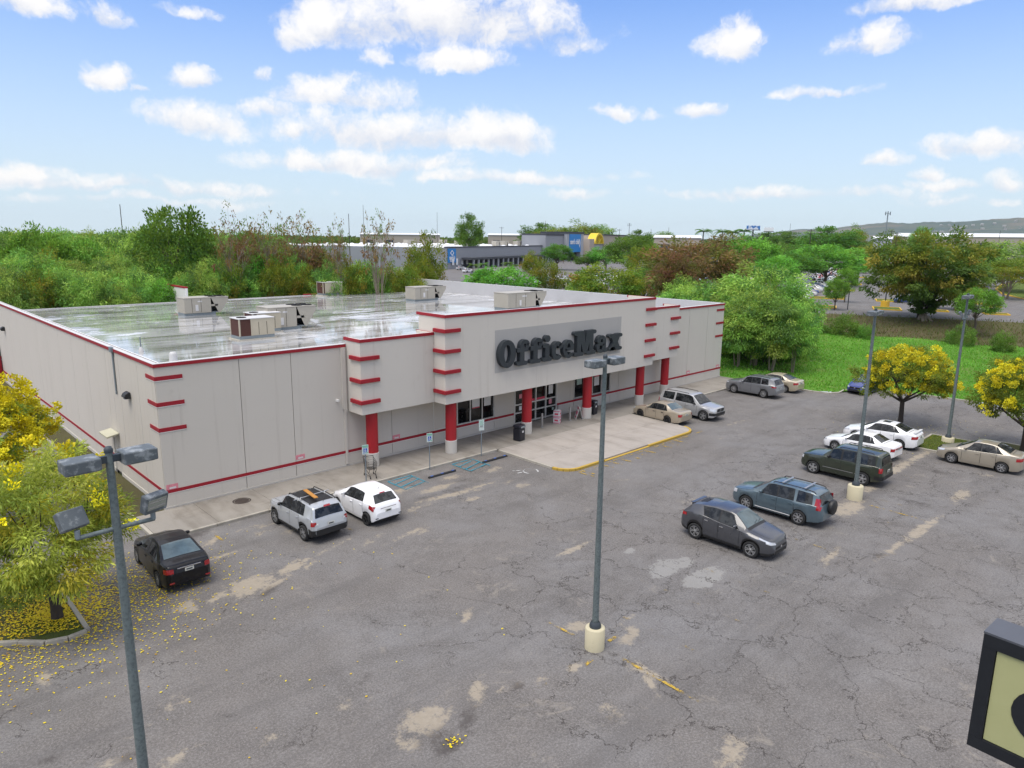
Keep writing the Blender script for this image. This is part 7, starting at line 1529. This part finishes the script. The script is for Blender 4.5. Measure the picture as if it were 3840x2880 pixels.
# hills and far wood
ridge = [(2300, 905), (2700, 893), (2900, 872), (3000, 858), (3100, 857), (3190, 846), (3270, 838), (3330, 833), (3400, 838), (3450, 832), (3560, 831), (3640, 828), (3700, 822), (3780, 818), (3840, 815), (3950, 812), (4200, 830), (4500, 880)]
pxs = np.linspace(2300, 4500, 140); rng2 = np.random.default_rng(3); vs = []; NR = 14
for i, px in enumerate(pxs):
    yt = np.interp(px, [p[0] for p in ridge], [p[1] for p in ridge])+rng2.normal()*.8; zt = max(0, z_at(px, yt, 4600))
    for k in range(NR):
        f = k/(NR-1); rg = 2600+2000*f; p = at_range(px, rg); n_ = (math.sin(i*.35+k*1.3)+math.sin(i*.13-k*.7))*.04*math.sin(PI*f); vs.append((p[0], p[1], zt*(f**1.2+n_)-1))
ix = np.arange(len(vs)).reshape(140, NR); F = np.stack([ix[:-1, :-1], ix[1:, :-1], ix[1:, 1:], ix[:-1, 1:]], -1).reshape(-1, 4)
mm = NT('hill_scrub'); c = mm.mix(mm.step(mm.noise(.006, 6, .65), .38, .62), (.075, .105, .095), (.105, .125, .105)); c = mm.mix(mm.math('MULTIPLY', mm.step(mm.noise(.0022, 4, .6), .5, .62), .7), c, (.17, .15, .125)); mm.principled(c, .95, 0, .1); M['hill'] = mm.done()
tag(link(bpy.data.objects.new('hills', np_mesh('hills', vs, F, M['hill'], smooth=True))), kind='structure')
M['hillhouse'] = simple('hill_house', (.36, .36, .35), .8)
hm = MB().box(-9, 9, -6, 6, -4, 7).add([(-10, -7, 7.01), (10, -7, 7.01), (10, 7, 7.01), (-10, 7, 7.01), (-10, 0, 10), (10, 0, 10)], [(0, 1, 5, 4), (2, 3, 4, 5), (0, 4, 3), (1, 2, 5)], 1).mesh('hill_house', [M['hillhouse'], M['hillhouse']])
for i in range(26):
    px = rng2.uniform(3480, 3840); f = rng2.uniform(.25, .85); yt = np.interp(px, [p[0] for p in ridge], [p[1] for p in ridge]); zt = z_at(px, yt, 4600); p = at_range(px, 2600+2000*f); o = link(bpy.data.objects.new('hillside_house', hm)); o.location = (p[0], p[1], zt*f**1.2+1); o.rotation_euler = (0, 0, rng2.uniform(0, 3)); o.scale = (.7, .7, .6); tag(o, 'tiny white house dotted on the far hillside', 'house', 'houses on the far hillside')
# far wood: a mass of crowns out to the horizon
n = 2600; px = rng2.uniform(-150, 4000, n); rg = 330*np.exp(rng2.random(n)*math.log(1800/330)); keep = ~((px > 1050) & (px < 2500) & (rg < 520)) & ~((px > 2500) & (rg < 430)) & ~((px > 3150) & (rg < 700)); px, rg = px[keep], rg[keep]; n = len(px)
C_ = np.array([at_range(a, b) for a, b in zip(px, rg)]); hh = rng2.uniform(6, 11.5, n)*np.where(rg > 700, .9, 1); Rr = rng2.uniform(3.5, 7, n)*(1+rg/1800); per = 46; ci = np.repeat(np.arange(n), per)
o_ = unit(rng2.normal(size=(n*per, 3))); o_[:, 2] = np.abs(o_[:, 2])*.9; p = np.stack([C_[ci, 0], C_[ci, 1], hh[ci]*.45], 1)+o_*np.stack([Rr[ci], Rr[ci], hh[ci]*.55], 1)*rng2.uniform(.7, 1.05, (n*per, 1)); d = unit(o_+rng2.normal(size=o_.shape)*.6); sz = (1.0+rg[ci]/420)*rng2.uniform(.6, 1.3, n*per)
v = leaf_arrays(rng2, p, d, sz*1.3, sz*.9, .4); base = np.array(((.07, .145, .03), (.09, .18, .032), (.055, .115, .03), (.12, .16, .035)))[rng2.integers(0, 4, n)][ci]*rng2.uniform(.75, 1.25, (n*per, 1))
tag(link(bpy.data.objects.new('far_wood', np_mesh('far_wood', v, quads(n*per), M['leaf'], np.repeat(base, 4, 0)))), 'green woods stretching away to the horizon', 'wood', kind='stuff')

# ------------------------------------------------------------------ air: thin haze over the whole country
hm_ = bpy.data.materials.new('thin_haze'); hm_.use_nodes = True; ht = hm_.node_tree; ht.nodes.clear(); ho = ht.nodes.new('ShaderNodeOutputMaterial'); hv = ht.nodes.new('ShaderNodeVolumePrincipled')
hv.inputs['Color'].default_value = (.80, .90, 1.0, 1); hv.inputs['Density'].default_value = 3.0e-5; hv.inputs['Anisotropy'].default_value = .2; ht.links.new(hv.outputs[0], ho.inputs['Volume'])
tag(MB().box(-9100, 9100, -9100, 9100, -4.5, 240).build('haze', hm_), 'thin pale haze hanging over the far country', 'haze', kind='stuff')
